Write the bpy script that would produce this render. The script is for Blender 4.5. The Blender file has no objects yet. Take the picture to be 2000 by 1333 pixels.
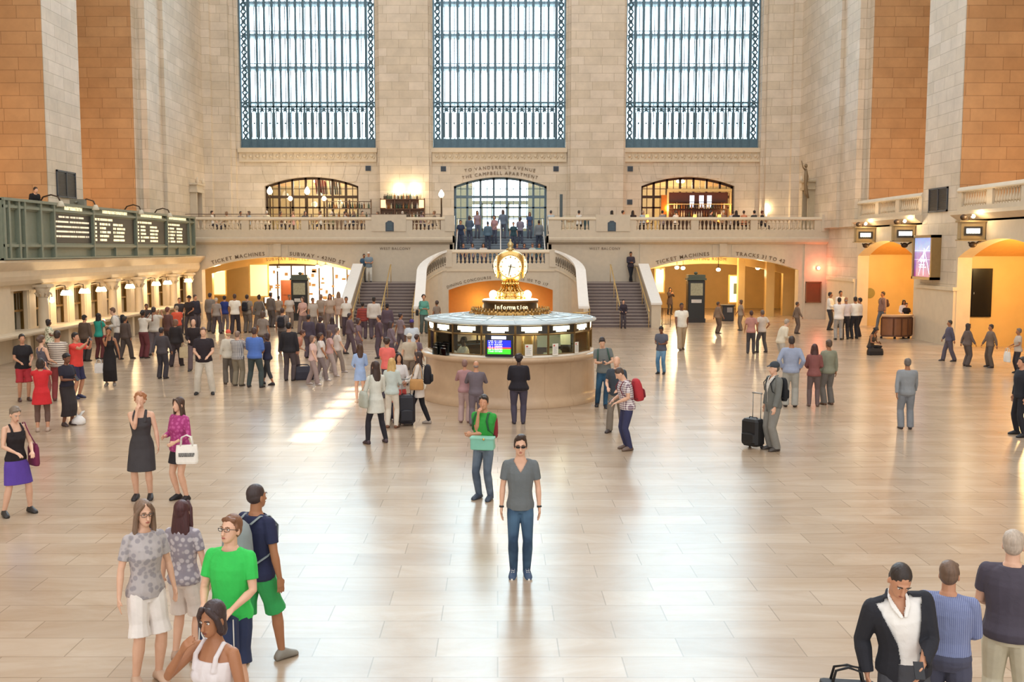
import bpy, bmesh, math, random
from math import sin, cos, pi, radians, atan2, sqrt, asin, tan
from mathutils import Vector as V, Matrix as M
random.seed(7)
SC = bpy.context.scene
COL = SC.collection
# ------------------------------------------------------------------ camera
FOC = 2000.0; VPX = 972.0; CH = 4.1; PIT = radians(5.14)
cam = bpy.data.objects.new('camera', bpy.data.cameras.new('camera'))
COL.objects.link(cam); SC.camera = cam
cam.location = (0, 0, CH); cam.rotation_euler = (pi/2 - PIT, 0, 0)
cam.data.sensor_width = 36; cam.data.lens = 36.0
cam.data.shift_x = 28/2000.0
cam.data.clip_end = 500
def ray(px, py):
    u = (px-VPX)/FOC; v = (666.5-py)/FOC
    return V((u, cos(PIT)+v*sin(PIT), -sin(PIT)+v*cos(PIT)))
def onz(px, py, z=0.0):
    d = ray(px, py); t = (z-CH)/d.z
    return V((d.x*t, d.y*t, z))
def at(px, py, Y):
    d = ray(px, py); t = Y/d.y
    return V((d.x*t, Y, CH+d.z*t))
# ------------------------------------------------------------------ mesh builder
def frame_for(d, ref):
    d = d.normalized(); a = ref - d*ref.dot(d)
    if a.length < 1e-4:
        ref = V((0, 1, 0)) if abs(d.y) < .9 else V((1, 0, 0)); a = ref - d*ref.dot(d)
    a.normalize(); return a, d.cross(a)
class MB:
    def __init__(s): s.v = []; s.f = []; s.m = []; s.cm = 0; s.sm = []
    def add(s, vs, fs, smooth=False):
        o = len(s.v); s.v += [tuple(v) for v in vs]
        for f in fs: s.f.append([i+o for i in f]); s.m.append(s.cm); s.sm.append(smooth)
        return s
    def mat(s, i): s.cm = i; return s
    def box(s, x0, x1, y0, y1, z0, z1):
        if x0 > x1: x0, x1 = x1, x0
        if y0 > y1: y0, y1 = y1, y0
        if z0 > z1: z0, z1 = z1, z0
        vs = [(x, y, z) for x in (x0, x1) for y in (y0, y1) for z in (z0, z1)]
        return s.add(vs, [(0,1,3,2),(4,6,7,5),(0,4,5,1),(2,3,7,6),(0,2,6,4),(1,5,7,3)])
    def rbox(s, x0, x1, y0, y1, z0, z1, r=.03):      # box with chamfered vertical edges and top
        p = [(x0+r,y0),(x1-r,y0),(x1,y0+r),(x1,y1-r),(x1-r,y1),(x0+r,y1),(x0,y1-r),(x0,y0+r)]
        cx, cy = (x0+x1)/2, (y0+y1)/2
        def sc(k, z): return [(cx+(a-cx)*k, cy+(b-cy)*k, z) for a, b in p]
        w = min(x1-x0, y1-y0); k = 1-1.2*r/max(w, .01)
        rings = [sc(k, z0), sc(1, z0+r), sc(1, z1-r), sc(k, z1)]
        return s.rings(rings)
    def rings(s, rings, cap=True, smooth=False, closed=True):
        n = len(rings[0]); vs = [v for r in rings for v in r]; fs = []
        for i in range(len(rings)-1):
            for j in range(n if closed else n-1):
                k = (j+1) % n; fs.append((i*n+j, i*n+k, (i+1)*n+k, (i+1)*n+j))
        if cap: fs.append(tuple(range(n-1, -1, -1))); fs.append(tuple((len(rings)-1)*n+j for j in range(n)))
        return s.add(vs, fs, smooth)
    def lathe(s, prof, c=(0,0,0), n=24, smooth=True, cap=True, ph=0):
        rs = [[(c[0]+r*cos(ph+2*pi*j/n), c[1]+r*sin(ph+2*pi*j/n), c[2]+z) for j in range(n)] for r, z in prof]
        return s.rings(rs, cap, smooth)
    def tube(s, pts, rad, n=8, ref=V((1,0,0)), smooth=True, round_=False):
        pts = [V(p) for p in pts]
        if not isinstance(rad, (list, tuple)): rad = [rad]*len(pts)
        if isinstance(rad, tuple): rad = list(rad) if len(rad) == len(pts) and isinstance(rad[0], tuple) else [rad]*len(pts)
        rad = [r if isinstance(r, tuple) else (r, r) for r in rad]
        if round_:
            d0 = (pts[0]-pts[1]).normalized(); d1 = (pts[-1]-pts[-2]).normalized()
            def capr(p, d, r): return [(p+d*min(r)*k, (r[0]*q, r[1]*q)) for k, q in ((.5,.86),(.85,.5),(.98,.15))]
            a = capr(pts[0], d0, rad[0])[::-1]; b = capr(pts[-1], d1, rad[-1])
            pts = [x[0] for x in a]+pts+[x[0] for x in b]; rad = [x[1] for x in a]+rad+[x[1] for x in b]
        rs = []
        for i, p in enumerate(pts):
            d = (pts[min(i+1, len(pts)-1)] - pts[max(i-1, 0)])
            a, b = frame_for(d, ref); ra, rb = rad[i]
            rs.append([p + a*ra*cos(2*pi*j/n) + b*rb*sin(2*pi*j/n) for j in range(n)])
        return s.rings(rs, True, smooth)
    def ell(s, c, r, R=None, n=12, m=8):
        c = V(c); rs = []
        for i in range(m+1):
            t = pi*i/m; q = max(sin(t), .02)
            ring = []
            for j in range(n):
                p = V((r[0]*q*cos(2*pi*j/n), r[1]*q*sin(2*pi*j/n), -r[2]*cos(t)))
                if R: p = R @ p
                ring.append(c+p)
            rs.append(ring)
        return s.rings(rs, True, True)
    def prism(s, poly, p0, ax, ay, az, h):           # polygon in plane (ax, ay) at p0 pushed h along az
        p0, ax, ay, az = V(p0), V(ax), V(ay), V(az)
        a = [p0+ax*x+ay*y for x, y in poly]; b = [p+az*h for p in a]
        return s.rings([a, b])
    def arch(s, a0, a1, zs, za, zt, b0, b1, axis='x', n=20):   # spandrel above a segmental arch
        w = (a1-a0)/2; c = (a0+a1)/2; g = za-zs; R = (w*w+g*g)/(2*g)
        def z(x): return za-R+sqrt(max(R*R-(x-c)**2, 0))
        xs = [a0+(a1-a0)*i/n for i in range(n+1)]
        for i in range(n):
            q = [(xs[i], z(xs[i])), (xs[i+1], z(xs[i+1])), (xs[i+1], zt), (xs[i], zt)]
            if axis == 'x': s.rings([[(x, b0, y) for x, y in q], [(x, b1, y) for x, y in q]])
            else: s.rings([[(b0, x, y) for x, y in q], [(b1, x, y) for x, y in q]])
        return s
    def xform(s, Mx): s.v = [tuple(Mx @ V(v)) for v in s.v]; return s
    def mesh(s, name, mats):
        me = bpy.data.meshes.new(name); me.from_pydata(s.v, [], s.f)
        for m in (mats if isinstance(mats, (list, tuple)) else [mats]): me.materials.append(m)
        me.polygons.foreach_set('material_index', s.m); me.polygons.foreach_set('use_smooth', s.sm)
        b = bmesh.new(); b.from_mesh(me); bmesh.ops.recalc_face_normals(b, faces=b.faces); b.to_mesh(me); b.free()
        return me
    def build(s, name, mats, parent=None, **kw):
        o = bpy.data.objects.new(name, s.mesh(name, mats)); COL.objects.link(o)
        if parent is not None: o.parent = parent
        return tag(o, **kw)
def tag(o, label=None, cat=None, group=None, kind=None):
    if label: o['label'] = label
    if cat: o['category'] = cat
    if group: o['group'] = group
    if kind: o['kind'] = kind
    return o
def empty(name, loc, rz=0, label=None, cat=None, group=None, kind=None):
    o = bpy.data.objects.new(name, None); COL.objects.link(o); o.location = loc; o.rotation_euler = (0, 0, rz)
    o.empty_display_size = .1
    return tag(o, label, cat, group, kind)
def copy_tree(o, parent=None):
    c = o.copy(); COL.objects.link(c); c.parent = parent
    for k in list(o.children): copy_tree(k, c)
    return c
def light(kind, loc, power, color, parent=None, radius=.15, **kw):
    l = bpy.data.lights.new('lamp_light', kind); l.energy = power; l.color = color
    if kind in ('POINT', 'SPOT'): l.shadow_soft_size = radius
    for k, v in kw.items(): setattr(l, k, v)
    o = bpy.data.objects.new('lamp_light', l); COL.objects.link(o); o.location = loc
    if parent is not None: o.parent = parent
    return o
# ------------------------------------------------------------------ materials
def srgb(h):
    if isinstance(h, str):
        h = h.lstrip('#'); c = [int(h[i:i+2], 16)/255 for i in (0, 2, 4)]
    else: c = h
    return tuple((x/12.92 if x <= .04045 else ((x+.055)/1.055)**2.4) for x in c)+(1,)
class NT:
    def __init__(s, name):
        s.mat = bpy.data.materials.new(name); s.mat.use_nodes = True; s.t = s.mat.node_tree; s.b = s.t.nodes['Principled BSDF']
    def n(s, typ, **kw):
        x = s.t.nodes.new(typ)
        for k, v in kw.items():
            if k in x.inputs.keys(): x.inputs[k].default_value = v
            else: setattr(x, k, v)
        return x
    def l(s, a, b): s.t.links.new(a, b)
    def set(s, **kw):
        for k, v in kw.items(): s.b.inputs[k.replace('_', ' ')].default_value = v
        return s
    def mix(s, fac, a, b, blend='MIX'):
        x = s.t.nodes.new('ShaderNodeMix'); x.data_type = 'RGBA'; x.blend_type = blend
        for i, v in ((0, fac), (6, a), (7, b)):
            if hasattr(v, 'is_linked') or hasattr(v, 'links'): s.l(v, x.inputs[i])
            else: x.inputs[i].default_value = v
        return x.outputs[2]
MC = {}
def plain(name, col, rough=.6, metal=0, noise=.12, scale=6, bump=0, emit=0, **kw):
    key = (name, str(col))
    if key in MC: return MC[key]
    t = NT(name); c = srgb(col); t.set(Roughness=rough, Metallic=metal)
    tc = t.n('ShaderNodeTexCoord'); nz = t.n('ShaderNodeTexNoise', Scale=scale, Detail=4.0); t.l(tc.outputs['Object'], nz.inputs['Vector'])
    lo = tuple(x*(1-noise) for x in c[:3])+(1,); hi = tuple(min(x*(1+noise), 1) for x in c[:3])+(1,)
    out = t.mix(nz.outputs['Fac'], lo, hi); t.l(out, t.b.inputs['Base Color'])
    if bump:
        bp = t.n('ShaderNodeBump', Strength=bump, Distance=.02); t.l(nz.outputs['Fac'], bp.inputs['Height']); t.l(bp.outputs['Normal'], t.b.inputs['Normal'])
    if emit: t.set(Emission_Strength=emit, Emission_Color=c)
    for k, v in kw.items(): t.b.inputs[k.replace('_', ' ')].default_value = v
    MC[key] = t.mat; return t.mat
def glow(name, col, s):
    key = (name, str(col), s)
    if key in MC: return MC[key]
    t = NT(name); t.set(Base_Color=srgb(col), Emission_Color=srgb(col), Emission_Strength=s, Roughness=.4)
    MC[key] = t.mat; return t.mat
def glass(name='clear_glass', col='#e8f0f0'):
    if name in MC: return MC[name]
    t = NT(name); tr = t.n('ShaderNodeBsdfTransparent', Color=srgb(col)); gl = t.n('ShaderNodeBsdfGlossy', Roughness=.03)
    fr = t.n('ShaderNodeFresnel', IOR=1.45); mx = t.n('ShaderNodeMixShader')
    t.l(fr.outputs[0], mx.inputs[0]); t.l(tr.outputs[0], mx.inputs[1]); t.l(gl.outputs[0], mx.inputs[2])
    t.l(mx.outputs[0], t.t.nodes['Material Output'].inputs['Surface']); MC[name] = t.mat; return t.mat
def stone(name, c1, c2, joint, bw=1.5, bh=.52, off=.5, rough=.55, msize=.012, tint=None, seed=0):
    t = NT(name); g = t.n('ShaderNodeNewGeometry'); sp = t.n('ShaderNodeSeparateXYZ'); t.l(g.outputs['Position'], sp.inputs[0])
    ad = t.n('ShaderNodeMath', operation='ADD'); t.l(sp.outputs[0], ad.inputs[0]); t.l(sp.outputs[1], ad.inputs[1])
    cb = t.n('ShaderNodeCombineXYZ'); t.l(ad.outputs[0], cb.inputs[0]); t.l(sp.outputs[2], cb.inputs[1]); cb.inputs[2].default_value = 0
    br = t.n('ShaderNodeTexBrick', Color1=srgb(c1), Color2=srgb(c2), Mortar=srgb(joint), Scale=1.0)
    br.inputs['Mortar Size'].default_value = msize; br.inputs['Mortar Smooth'].default_value = .2
    br.inputs['Brick Width'].default_value = bw; br.inputs['Row Height'].default_value = bh; br.offset = off; br.inputs['Bias'].default_value = -.1
    br.squash = .7; br.squash_frequency = 3; t.l(cb.outputs[0], br.inputs['Vector'])
    nz = t.n('ShaderNodeTexNoise', Scale=.9, Detail=7.0, Roughness=.65); t.l(g.outputs['Position'], nz.inputs['Vector'])
    rp = t.n('ShaderNodeMapRange'); rp.inputs[1].default_value = .3; rp.inputs[2].default_value = .7; rp.inputs[3].default_value = .84; rp.inputs[4].default_value = 1.08
    t.l(nz.outputs['Fac'], rp.inputs[0])
    cbn = t.n('ShaderNodeCombineXYZ')
    for i in range(3): t.l(rp.outputs[0], cbn.inputs[i])
    o = t.mix(1.0, br.outputs['Color'], cbn.outputs[0], 'MULTIPLY'); t.l(o, t.b.inputs['Base Color'])
    bp = t.n('ShaderNodeBump', Strength=.25, Distance=.02); bp.invert = True; t.l(br.outputs['Fac'], bp.inputs['Height']); t.l(bp.outputs['Normal'], t.b.inputs['Normal'])
    t.set(Roughness=rough); return t.mat
STONE = stone('limestone_blocks', '#dccebb', '#d0c1aa', '#b4a48c')
STONEW = stone('lamplit_limestone_blocks', '#c69a6c', '#ba8c5e', '#97704a')  # limestone again, with the orange of the recess lamps put into its colour
STONES = plain('smooth_limestone', '#d8c8ae', .5, noise=.1, scale=3, bump=.03)
STONED = plain('grey_marble', '#cfc2ac', .3, noise=.1, scale=4)
STONEY = plain('yellow_lit_marble', '#d2b274', .45, noise=.12, scale=1.6)  # yellow lamplight of the passages and lower rooms is mixed into this colour
def marble_floor():
    t = NT('polished_marble_tiles'); g = t.n('ShaderNodeNewGeometry')
    br = t.n('ShaderNodeTexBrick', Color1=srgb('#c6b49f'), Color2=srgb('#b7a48f'), Mortar=srgb('#a08f7b'), Scale=1.0)
    br.inputs['Mortar Size'].default_value = .008; br.inputs['Brick Width'].default_value = 1.25; br.inputs['Row Height'].default_value = .5; br.inputs['Mortar Smooth'].default_value = .3
    t.l(g.outputs['Position'], br.inputs['Vector'])
    mp = t.n('ShaderNodeMapping'); mp.inputs['Scale'].default_value = (.5, 1.5, 1); t.l(g.outputs['Position'], mp.inputs['Vector'])
    nz = t.n('ShaderNodeTexNoise', Scale=.8, Detail=8.0, Roughness=.7, Distortion=1.2); t.l(mp.outputs[0], nz.inputs['Vector'])
    rp = t.n('ShaderNodeValToRGB'); rp.color_ramp.elements[0].position = .3; rp.color_ramp.elements[0].color = srgb('#dccfbe'); rp.color_ramp.elements[1].position = .7; rp.color_ramp.elements[1].color = (1, 1, 1, 1)
    t.l(nz.outputs['Fac'], rp.inputs[0]); o = t.mix(.8, br.outputs['Color'], rp.outputs['Color'], 'MULTIPLY'); t.l(o, t.b.inputs['Base Color'])
    rr = t.n('ShaderNodeMapRange'); rr.inputs[3].default_value = .2; rr.inputs[4].default_value = .27; t.l(nz.outputs['Fac'], rr.inputs[0]); t.l(rr.outputs[0], t.b.inputs['Roughness'])
    t.set(**{'IOR': 1.85}); return t.mat
FLOOR = marble_floor()
BRONZE = plain('glow_blued_bronze', '#587382', .5, .3, noise=.2)  # blue of the window glow is put into the metal colour
DKBRONZE = plain('dark_bronze', '#4a3a2c', .45, .5)
BRASS = plain('polished_brass', '#e6c584', .3, .6, noise=.15)
GOLD = plain('gilded_brass', '#d6b06a', .24, 1, noise=.1)
DKGREEN = plain('green_painted_steel', '#7c8474', .5)
BLACKB = plain('board_black', '#33312f', .5)
STEEL = plain('steel', '#9a9a98', .35, .8)
WHITE = plain('white_marble', '#efece6', .35, noise=.05)
DARK = plain('dark_paint', '#2b2a2c', .5)
INK = plain('carved_letter_shadow', '#7a6650', .7)
# ------------------------------------------------------------------ text
def text_mb(mb, s, size, p0, ax, ay, depth=.02, align='CENTER', bold=0, spacing=1.0, arcR=None, n=None):
    """letters along ax (width), ay (height); arcR bends the line on a circle below it"""
    cu = bpy.data.curves.new('t', 'FONT'); cu.size = size; cu.align_x = 'LEFT' if arcR else align; cu.offset = bold; cu.resolution_u = 2; cu.space_character = spacing
    ax, ay, p0 = V(ax), V(ay), V(p0); nn = ax.cross(ay)
    ob = bpy.data.objects.new('t', cu); adv = []
    def flush(ch, fx):
        cu.body = ch; me = bpy.data.meshes.new_from_object(ob)
        vs = []; fs = [tuple(p.vertices) for p in me.polygons]
        for v in me.vertices: vs.append(fx(v.co.x, v.co.y))
        w = max([v.co.x for v in me.vertices], default=size*.3)
        if vs and depth:
            k = len(vs); vs2 = vs+[a+nn*depth for a in vs]; mb.add(vs2, [tuple(reversed(f)) for f in fs]+[tuple(i+k for i in f) for f in fs])
            e = {}
            for f in fs:
                for i in range(len(f)):
                    a, b = f[i], f[(i+1) % len(f)]
                    if (b, a) in e: del e[(b, a)]
                    else: e[(a, b)] = 1
            mb.add(vs2, [(a, b, b+k, a+k) for a, b in e])
        elif vs: mb.add(vs, fs)
        bpy.data.meshes.remove(me); return w
    if not arcR: flush(s, lambda x, y: p0+ax*x+ay*y)
    else:
        ws = []
        for ch in s:
            if ch == ' ': ws.append(size*.38); continue
            cu.body = ch; me = bpy.data.meshes.new_from_object(ob); ws.append(max([v.co.x for v in me.vertices], default=.1)+size*.14*spacing); bpy.data.meshes.remove(me)
        tot = sum(ws); x = {'CENTER': -tot/2, 'LEFT': 0, 'RIGHT': -tot}[align]
        c = p0 - ay*arcR
        # align gives where the run starts; n = starting arc offset in metres
        x += (n or 0)
        for ch, w in zip(s, ws):
            if ch != ' ':
                th = (x+w/2)/arcR; up = ay*cos(th)+ax*sin(th); al = ax*cos(th)-ay*sin(th); o = c+up*arcR-al*(w/2)
                flush(ch, lambda a, b: o+al*a+up*b)
            x += w
    bpy.data.objects.remove(ob); bpy.data.curves.remove(cu)
    return mb
# ================================================================== the setting
YW, YB, XL, XR, XC = 66.0, 60.0, -18.7, 19.2, .17
def struct(mb, name, mats, parent=None): return mb.build(name, mats, parent, kind=None if parent else 'structure')
struct(MB().box(-30, 30, -6, 60.2, -.3, 0), 'floor', FLOOR)
# hall side walls: piers with deep recesses between them
def side(sgn, X, name):
    w = MB(); s = sgn
    def bx(a, b, y0, y1, z0, z1): w.box(s*a, s*b, y0, y1, z0, z1)
    Z = 33.0; A = abs(X)
    bx(A, A+6, 54.9, 66.6, 0, Z)                          # corner pier
    bx(A+.3, A+6, 54.45, 54.95, 4.9, Z)
    # narrow pilaster strips on the pier face
    bx(A-.22, A+.1, 54.86, 56.62, 5.3, Z); bx(A-.12, A+.1, 56.6, 57.62, 5.3, Z); bx(A-.3, A+.1, 57.6, 64.9, 5.3, Z)
    for y0, y1 in ((43, 46.6), (31.3, 34.9), (19.6, 23.2), (7.9, 11.5)):
        bx(A, A+6, y0, y1, 0, Z); bx(A+.5, A+6, y1, y1+.35, 5.3, Z)
    return w
wl = side(-1, XL, 'wall_left'); wr = side(1, XR, 'wall_right')
# left: solid back of the recesses with one high clerestory opening near the camera
for y0, y1 in ((46.6, 54.9), (34.9, 43), (11.5, 19.6), (-6, 7.9)): wl.box(-24.8, -24.2, y0, y1, 0, 33)
wl.box(-24.8, -24.2, 23.2, 31.3, 0, 20.5); wl.box(-24.8, -24.2, 23.2, 31.3, 21.45, 33); wl.box(-24.8, -24.2, 23.2, 24.1, 20.5, 21.45); wl.box(-24.8, -24.2, 28.7, 31.3, 20.5, 21.45)
for y in (24.8, 25.7, 26.5, 27.3, 28.1): wl.box(-24.6, -24.5, y, y+.16, 20.5, 21.45)
wl.box(-24.6, -24.5, 24.1, 28.7, 20.9, 20.98)
WL = struct(wl, 'wall_left', STONE)
for y0, y1 in ((46.6, 54.9), (34.9, 43), (23.2, 31.3), (11.5, 19.6), (-6, 7.9)):
    wr.box(24.2, 24.8, y0, y1, 0, 33)
WR = struct(wr, 'wall_right', STONE)
# recess returns facing down the hall, with warm lamplight put into the stone colour
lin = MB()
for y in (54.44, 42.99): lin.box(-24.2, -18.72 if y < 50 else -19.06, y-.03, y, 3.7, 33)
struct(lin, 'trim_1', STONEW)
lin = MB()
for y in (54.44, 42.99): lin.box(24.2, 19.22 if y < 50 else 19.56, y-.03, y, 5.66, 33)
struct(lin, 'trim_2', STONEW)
# right: arcade at ground level under a gallery
ar = MB()
for y0, y1 in ((46.6, 54.9), (34.9, 43), (23.2, 31.3)):
    a0, a1 = y0+.7, y1-.15
    ar.box(XR, XR+.6, y0, a0, 0, 5.3); ar.box(XR, XR+.6, a1, y1, 0, 5.3)
    ar.arch(a0, a1, 3.74, 4.5, 5.3, XR, XR+.6, axis='y')
    ar.box(XR, XR+5, y0, y1, 5.2, 5.5)                     # gallery slab
    ar.rings([[(XR-.02, y, 5.28) for y in (y0, y1)]+[(XR+.5, y1, 5.28), (XR+.5, y0, 5.28)], [(XR-.35, y, 5.5) for y in (y0, y1)]+[(XR+.5, y1, 5.5), (XR+.5, y0, 5.5)], [(XR-.35, y, 5.64) for y in (y0, y1)]+[(XR+.5, y1, 5.64), (XR+.5, y0, 5.64)]])
struct(ar, 'wall_right_arcade', STONES)
inn = MB()
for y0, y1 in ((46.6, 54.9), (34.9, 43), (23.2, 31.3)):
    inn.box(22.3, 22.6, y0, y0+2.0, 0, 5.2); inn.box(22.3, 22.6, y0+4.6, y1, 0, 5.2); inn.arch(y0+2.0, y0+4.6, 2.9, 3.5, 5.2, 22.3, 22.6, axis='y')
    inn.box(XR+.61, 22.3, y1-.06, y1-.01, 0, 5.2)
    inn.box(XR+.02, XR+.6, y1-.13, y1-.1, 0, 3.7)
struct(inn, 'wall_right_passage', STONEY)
c = MB()
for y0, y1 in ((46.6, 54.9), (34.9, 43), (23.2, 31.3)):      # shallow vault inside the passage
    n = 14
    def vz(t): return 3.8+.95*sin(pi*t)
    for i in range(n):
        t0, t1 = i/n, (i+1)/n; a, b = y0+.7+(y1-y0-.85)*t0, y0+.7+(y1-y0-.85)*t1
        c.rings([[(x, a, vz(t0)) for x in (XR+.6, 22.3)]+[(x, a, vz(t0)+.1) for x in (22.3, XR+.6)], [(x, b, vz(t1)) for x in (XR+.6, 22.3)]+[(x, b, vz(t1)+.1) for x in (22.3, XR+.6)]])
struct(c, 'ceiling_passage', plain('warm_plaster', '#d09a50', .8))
g = MB()
for y0, y1 in ((46.6, 54.44), (34.9, 42.96)): g.box(-24.2, -18.8, y0, y1, 4.6, 4.9)
struct(g, 'floor_gallery_left', STONES)
# lower pale plinths on the piers
p = MB()
for y0, y1 in ((43, 46.6), (31.3, 34.9)): p.box(XR-.12, XR+.1, y0-.12, y1+.12, 0, 2.35); p.box(XR-.18, XR+.1, y0-.18, y1+.18, 2.35, 2.5)
p.box(XR-.12, XR+.1, 54.9, 59.4, 0, 2.35); p.box(XR-.18, XR+.1, 54.9, 59.4, 2.35, 2.5)
struct(p, 'baseboard_right', STONES)
# ---------------------------------------------------------------- west wall
WIN = ((-12.08, 4.32), (.1, 4.22), (12.38, 4.25)); DOOR = ((-11.9, 3.0), (.17, 2.97), (12.15, 2.97))
w = MB(); y0, y1 = YW, YW+.9; w.cm = 0
edges = [-24.7]+[e for c, h in WIN for e in (c-h, c+h)]+[24.7]
for i in range(0, 8, 2): w.box(edges[i], edges[i+1], y0, y1, 10.5, 33)
for c, h in WIN: w.box(c-h, c+h, y0, y1, 30.5, 33)
e2 = [-24.7]+[e for c, h in DOOR for e in (c-h, c+h)]+[24.7]
for i in range(0, 8, 2): w.box(e2[i], e2[i+1], y0, y1, 4.6, 10.5)
for c, h in DOOR: w.arch(c-h, c+h, 8.1, 8.68, 10.5, y0, y1)
w.box(-7.6, 8.0, y0, y1, 0, 4.6)
# piers standing forward of the window bays
def pier(a, b, d=.55): w.box(a, b, YW-d, YW+.01, 4.88, 33)
pier(-7.45, -4.35); pier(-7.62, -4.2, .25); pier(4.6, 7.95); pier(4.45, 8.1, .25)
pier(-18.7, -16.85, .7); pier(-18.7, -16.6, .35); pier(16.9, 19.2, .7); pier(16.65, 19.2, .35); pier(-18.7, -17.9, 1.1); pier(18.4, 19.2, 1.1)
WW = struct(w, 'wall_west', STONE)
# carved frieze and ledge under each big window
for i, (c, h) in enumerate(WIN):
    f = MB(); f.box(c-h-.1, c+h+.1, YW-.22, YW, 10.22, 10.5); f.box(c-h-.05, c+h+.05, YW-.1, YW, 9.72, 10.22); f.box(c-h-.05, c+h+.05, YW-.16, YW, 9.62, 9.74)
    k = int(2*h/.42)
    for j in range(k):
        x = c-h+.25+(2*h-.5)*j/(k-1)
        f.lathe([(.1, 0), (.1, .04), (.03, .07)], (0, 0, 0), 8); n = 8
        # little rosette
        o = len(f.v)-3*8
        for q in range(o, len(f.v)): vx, vy, vz = f.v[q]; f.v[q] = (x+vx, YW-.1-vz, 9.98+vy)
        f.tube([(x+.12, YW-.12, 9.8), (x+.21, YW-.13, 9.98), (x+.12, YW-.12, 10.14)], .03, 5)
    struct(f, 'trim_%d' % (i+3), STONES)
# voussoirs hinted as raised wedge stones round the two outer arches
v = MB()
for c, h in DOOR:
    for j in range(-3, 4):
        if c == .17: continue
        x = c+j*.86; tilt = j*.10; z0 = 8.74-.045*j*j*.9
        v.prism([(-.3, 0), (.3, 0), (.36+tilt*.0, 1.0), (-.36, 1.0)], (x, YW-.035, z0), (cos(tilt), 0, 0), (tilt*.9, 0, 1), (0, 1, 0), .03)
struct(v, 'trim_6', STONE)
# ---------------------------------------------------------------- big windows
ZB = 10.5
def big_window(i, c, h):
    bars = MB(); yy = YW+.35
    def layer(y, th, d, zs, foot):
        xs = [c-h+.62+(2*h-1.24)*k/15 for k in range(16)]
        for x in xs: bars.box(x-th, x+th, y, y+d, ZB, 30.5)
        for z in zs: bars.box(c-h, c+h, y, y+d*.8, z-.06, z+.06); bars.box(c-h, c+h, y, y+d*.8, z+.27, z+.31)
        return xs
    zs = (13.9, 15.62, 17.65, 19.65, 21.7, 23.7, 25.7, 27.7)
    xs = layer(yy, .062, .16, (), 0)
    for z in zs[1:]:
        bars.box(c-h+.3, c+h-.3, yy+.02, yy+.12, z-.04, z+.04); bars.box(c-h+.3, c+h-.3, yy+.02, yy+.1, z+.2, z+.235)
        for x in xs: bars.rings([[(x+a*q, yy-.03+b, z+dz) for a, b in ((-.08, 0), (.08, 0), (.08, .16), (-.08, .16))] for dz, q in ((-.42, .5), (-.3, 1), (.12, 1), (.3, .5))])
    bars.box(c-h, c+h, yy-.03, yy+.16, 13.35, 13.45)
    # ornamental crest of each light in the lower band
    for k in range(15):
        a, b = xs[k], xs[k+1]; m = (a+b)/2
        for q in range(8):
            t = 2*pi*q/8; bars.tube([(m, yy+.05, 12.98), (m+.19*cos(t), yy+.05, 12.98+.19*sin(t))], [.05, .02], 4)
        for dx in (-.16, .16): bars.tube([(m+dx, yy+.05, 11.2), (m+dx, yy+.05, 12.75), (m, yy+.05, 12.92)], .024, 4)
        bars.ell((m, yy+.05, 12.1), (.06, .03, .07), None, 6, 4)
    bars.box(c-h, c+h, yy, yy+.16, 13.1, 13.2)
    # foot panels
    foot = MB()
    for k in range(-1, 16):
        a = xs[k] if k >= 0 else c-h; b = xs[k+1] if k < 15 else c+h
        foot.box(a+.02, b-.02, yy-.04, yy+.1, ZB, 11.08); foot.box(a+.1, b-.1, yy-.06, yy-.03, ZB+.1, 10.98)
    for x in xs: foot.box(x-.02, x+.02, yy-.09, yy, ZB, 11.08)
    foot.box(c-h, c+h, yy-.08, yy+.12, ZB-.02, ZB+.1)
    # pierced ornamental side strips
    for s in (-1, 1):
        x0 = c+s*(h-.02); x1 = c+s*(h-.58); xa, xb = min(x0, x1), max(x0, x1); m = (xa+xb)/2
        bars.box(xa, xa+.07, yy-.06, yy+.18, 11.08, 30.5); bars.box(xb-.07, xb, yy-.06, yy+.18, 11.08, 30.5)
        z = 11.3; k = 0
        while z < 20.6:
            for q in range(4):
                t = pi/4+pi*q/2; bars.tube([(m, yy+.05, z), (m+.22*cos(t), yy+.05, z+.3*sin(t))], [.075, .05], 5)
            if k % 2: bars.ell((m, yy+.05, z), (.13, .05, .13), None, 8, 5)
            else:
                bars.ell((m, yy+.05, z+.02), (.07, .04, .1), None, 8, 5)
            z += .42; k += 1
    root = struct(bars, 'window_%d' % i, BRONZE)
    foot.build('foot_panels', BRONZE, root)
    # outer skin of the double window, two metres behind: plain narrow bars and walkway floors
    out = MB(); yo = YW+1.5
    for k in range(31): x = c-h-.6+(2*h+1.2)*k/30; out.box(x-.026, x+.026, yo, yo+.06, 9.6, 30.5)
    for z in (11.2, 13.5, 15.75, 17.8, 19.8, 21.8, 24, 26, 28): out.box(c-h-.6, c+h+.6, yo, yo+.08, z-.05, z+.05)
    for z in (13.42, 15.6, 17.64, 19.64): out.box(c-h, c+h, yo-.7, yo, z-.02, z+.02)
    out.build('outer_glazing_bars', plain('pale_bronze', '#a9b6ba', .5), root)
    g = MB(); g.box(c-h, c+h, yo+.1, yo+.11, 9.6, 30.5); g.build('pane', glass(), root)
for i, (c, h) in enumerate(WIN): big_window(i+1, c, h)
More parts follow.
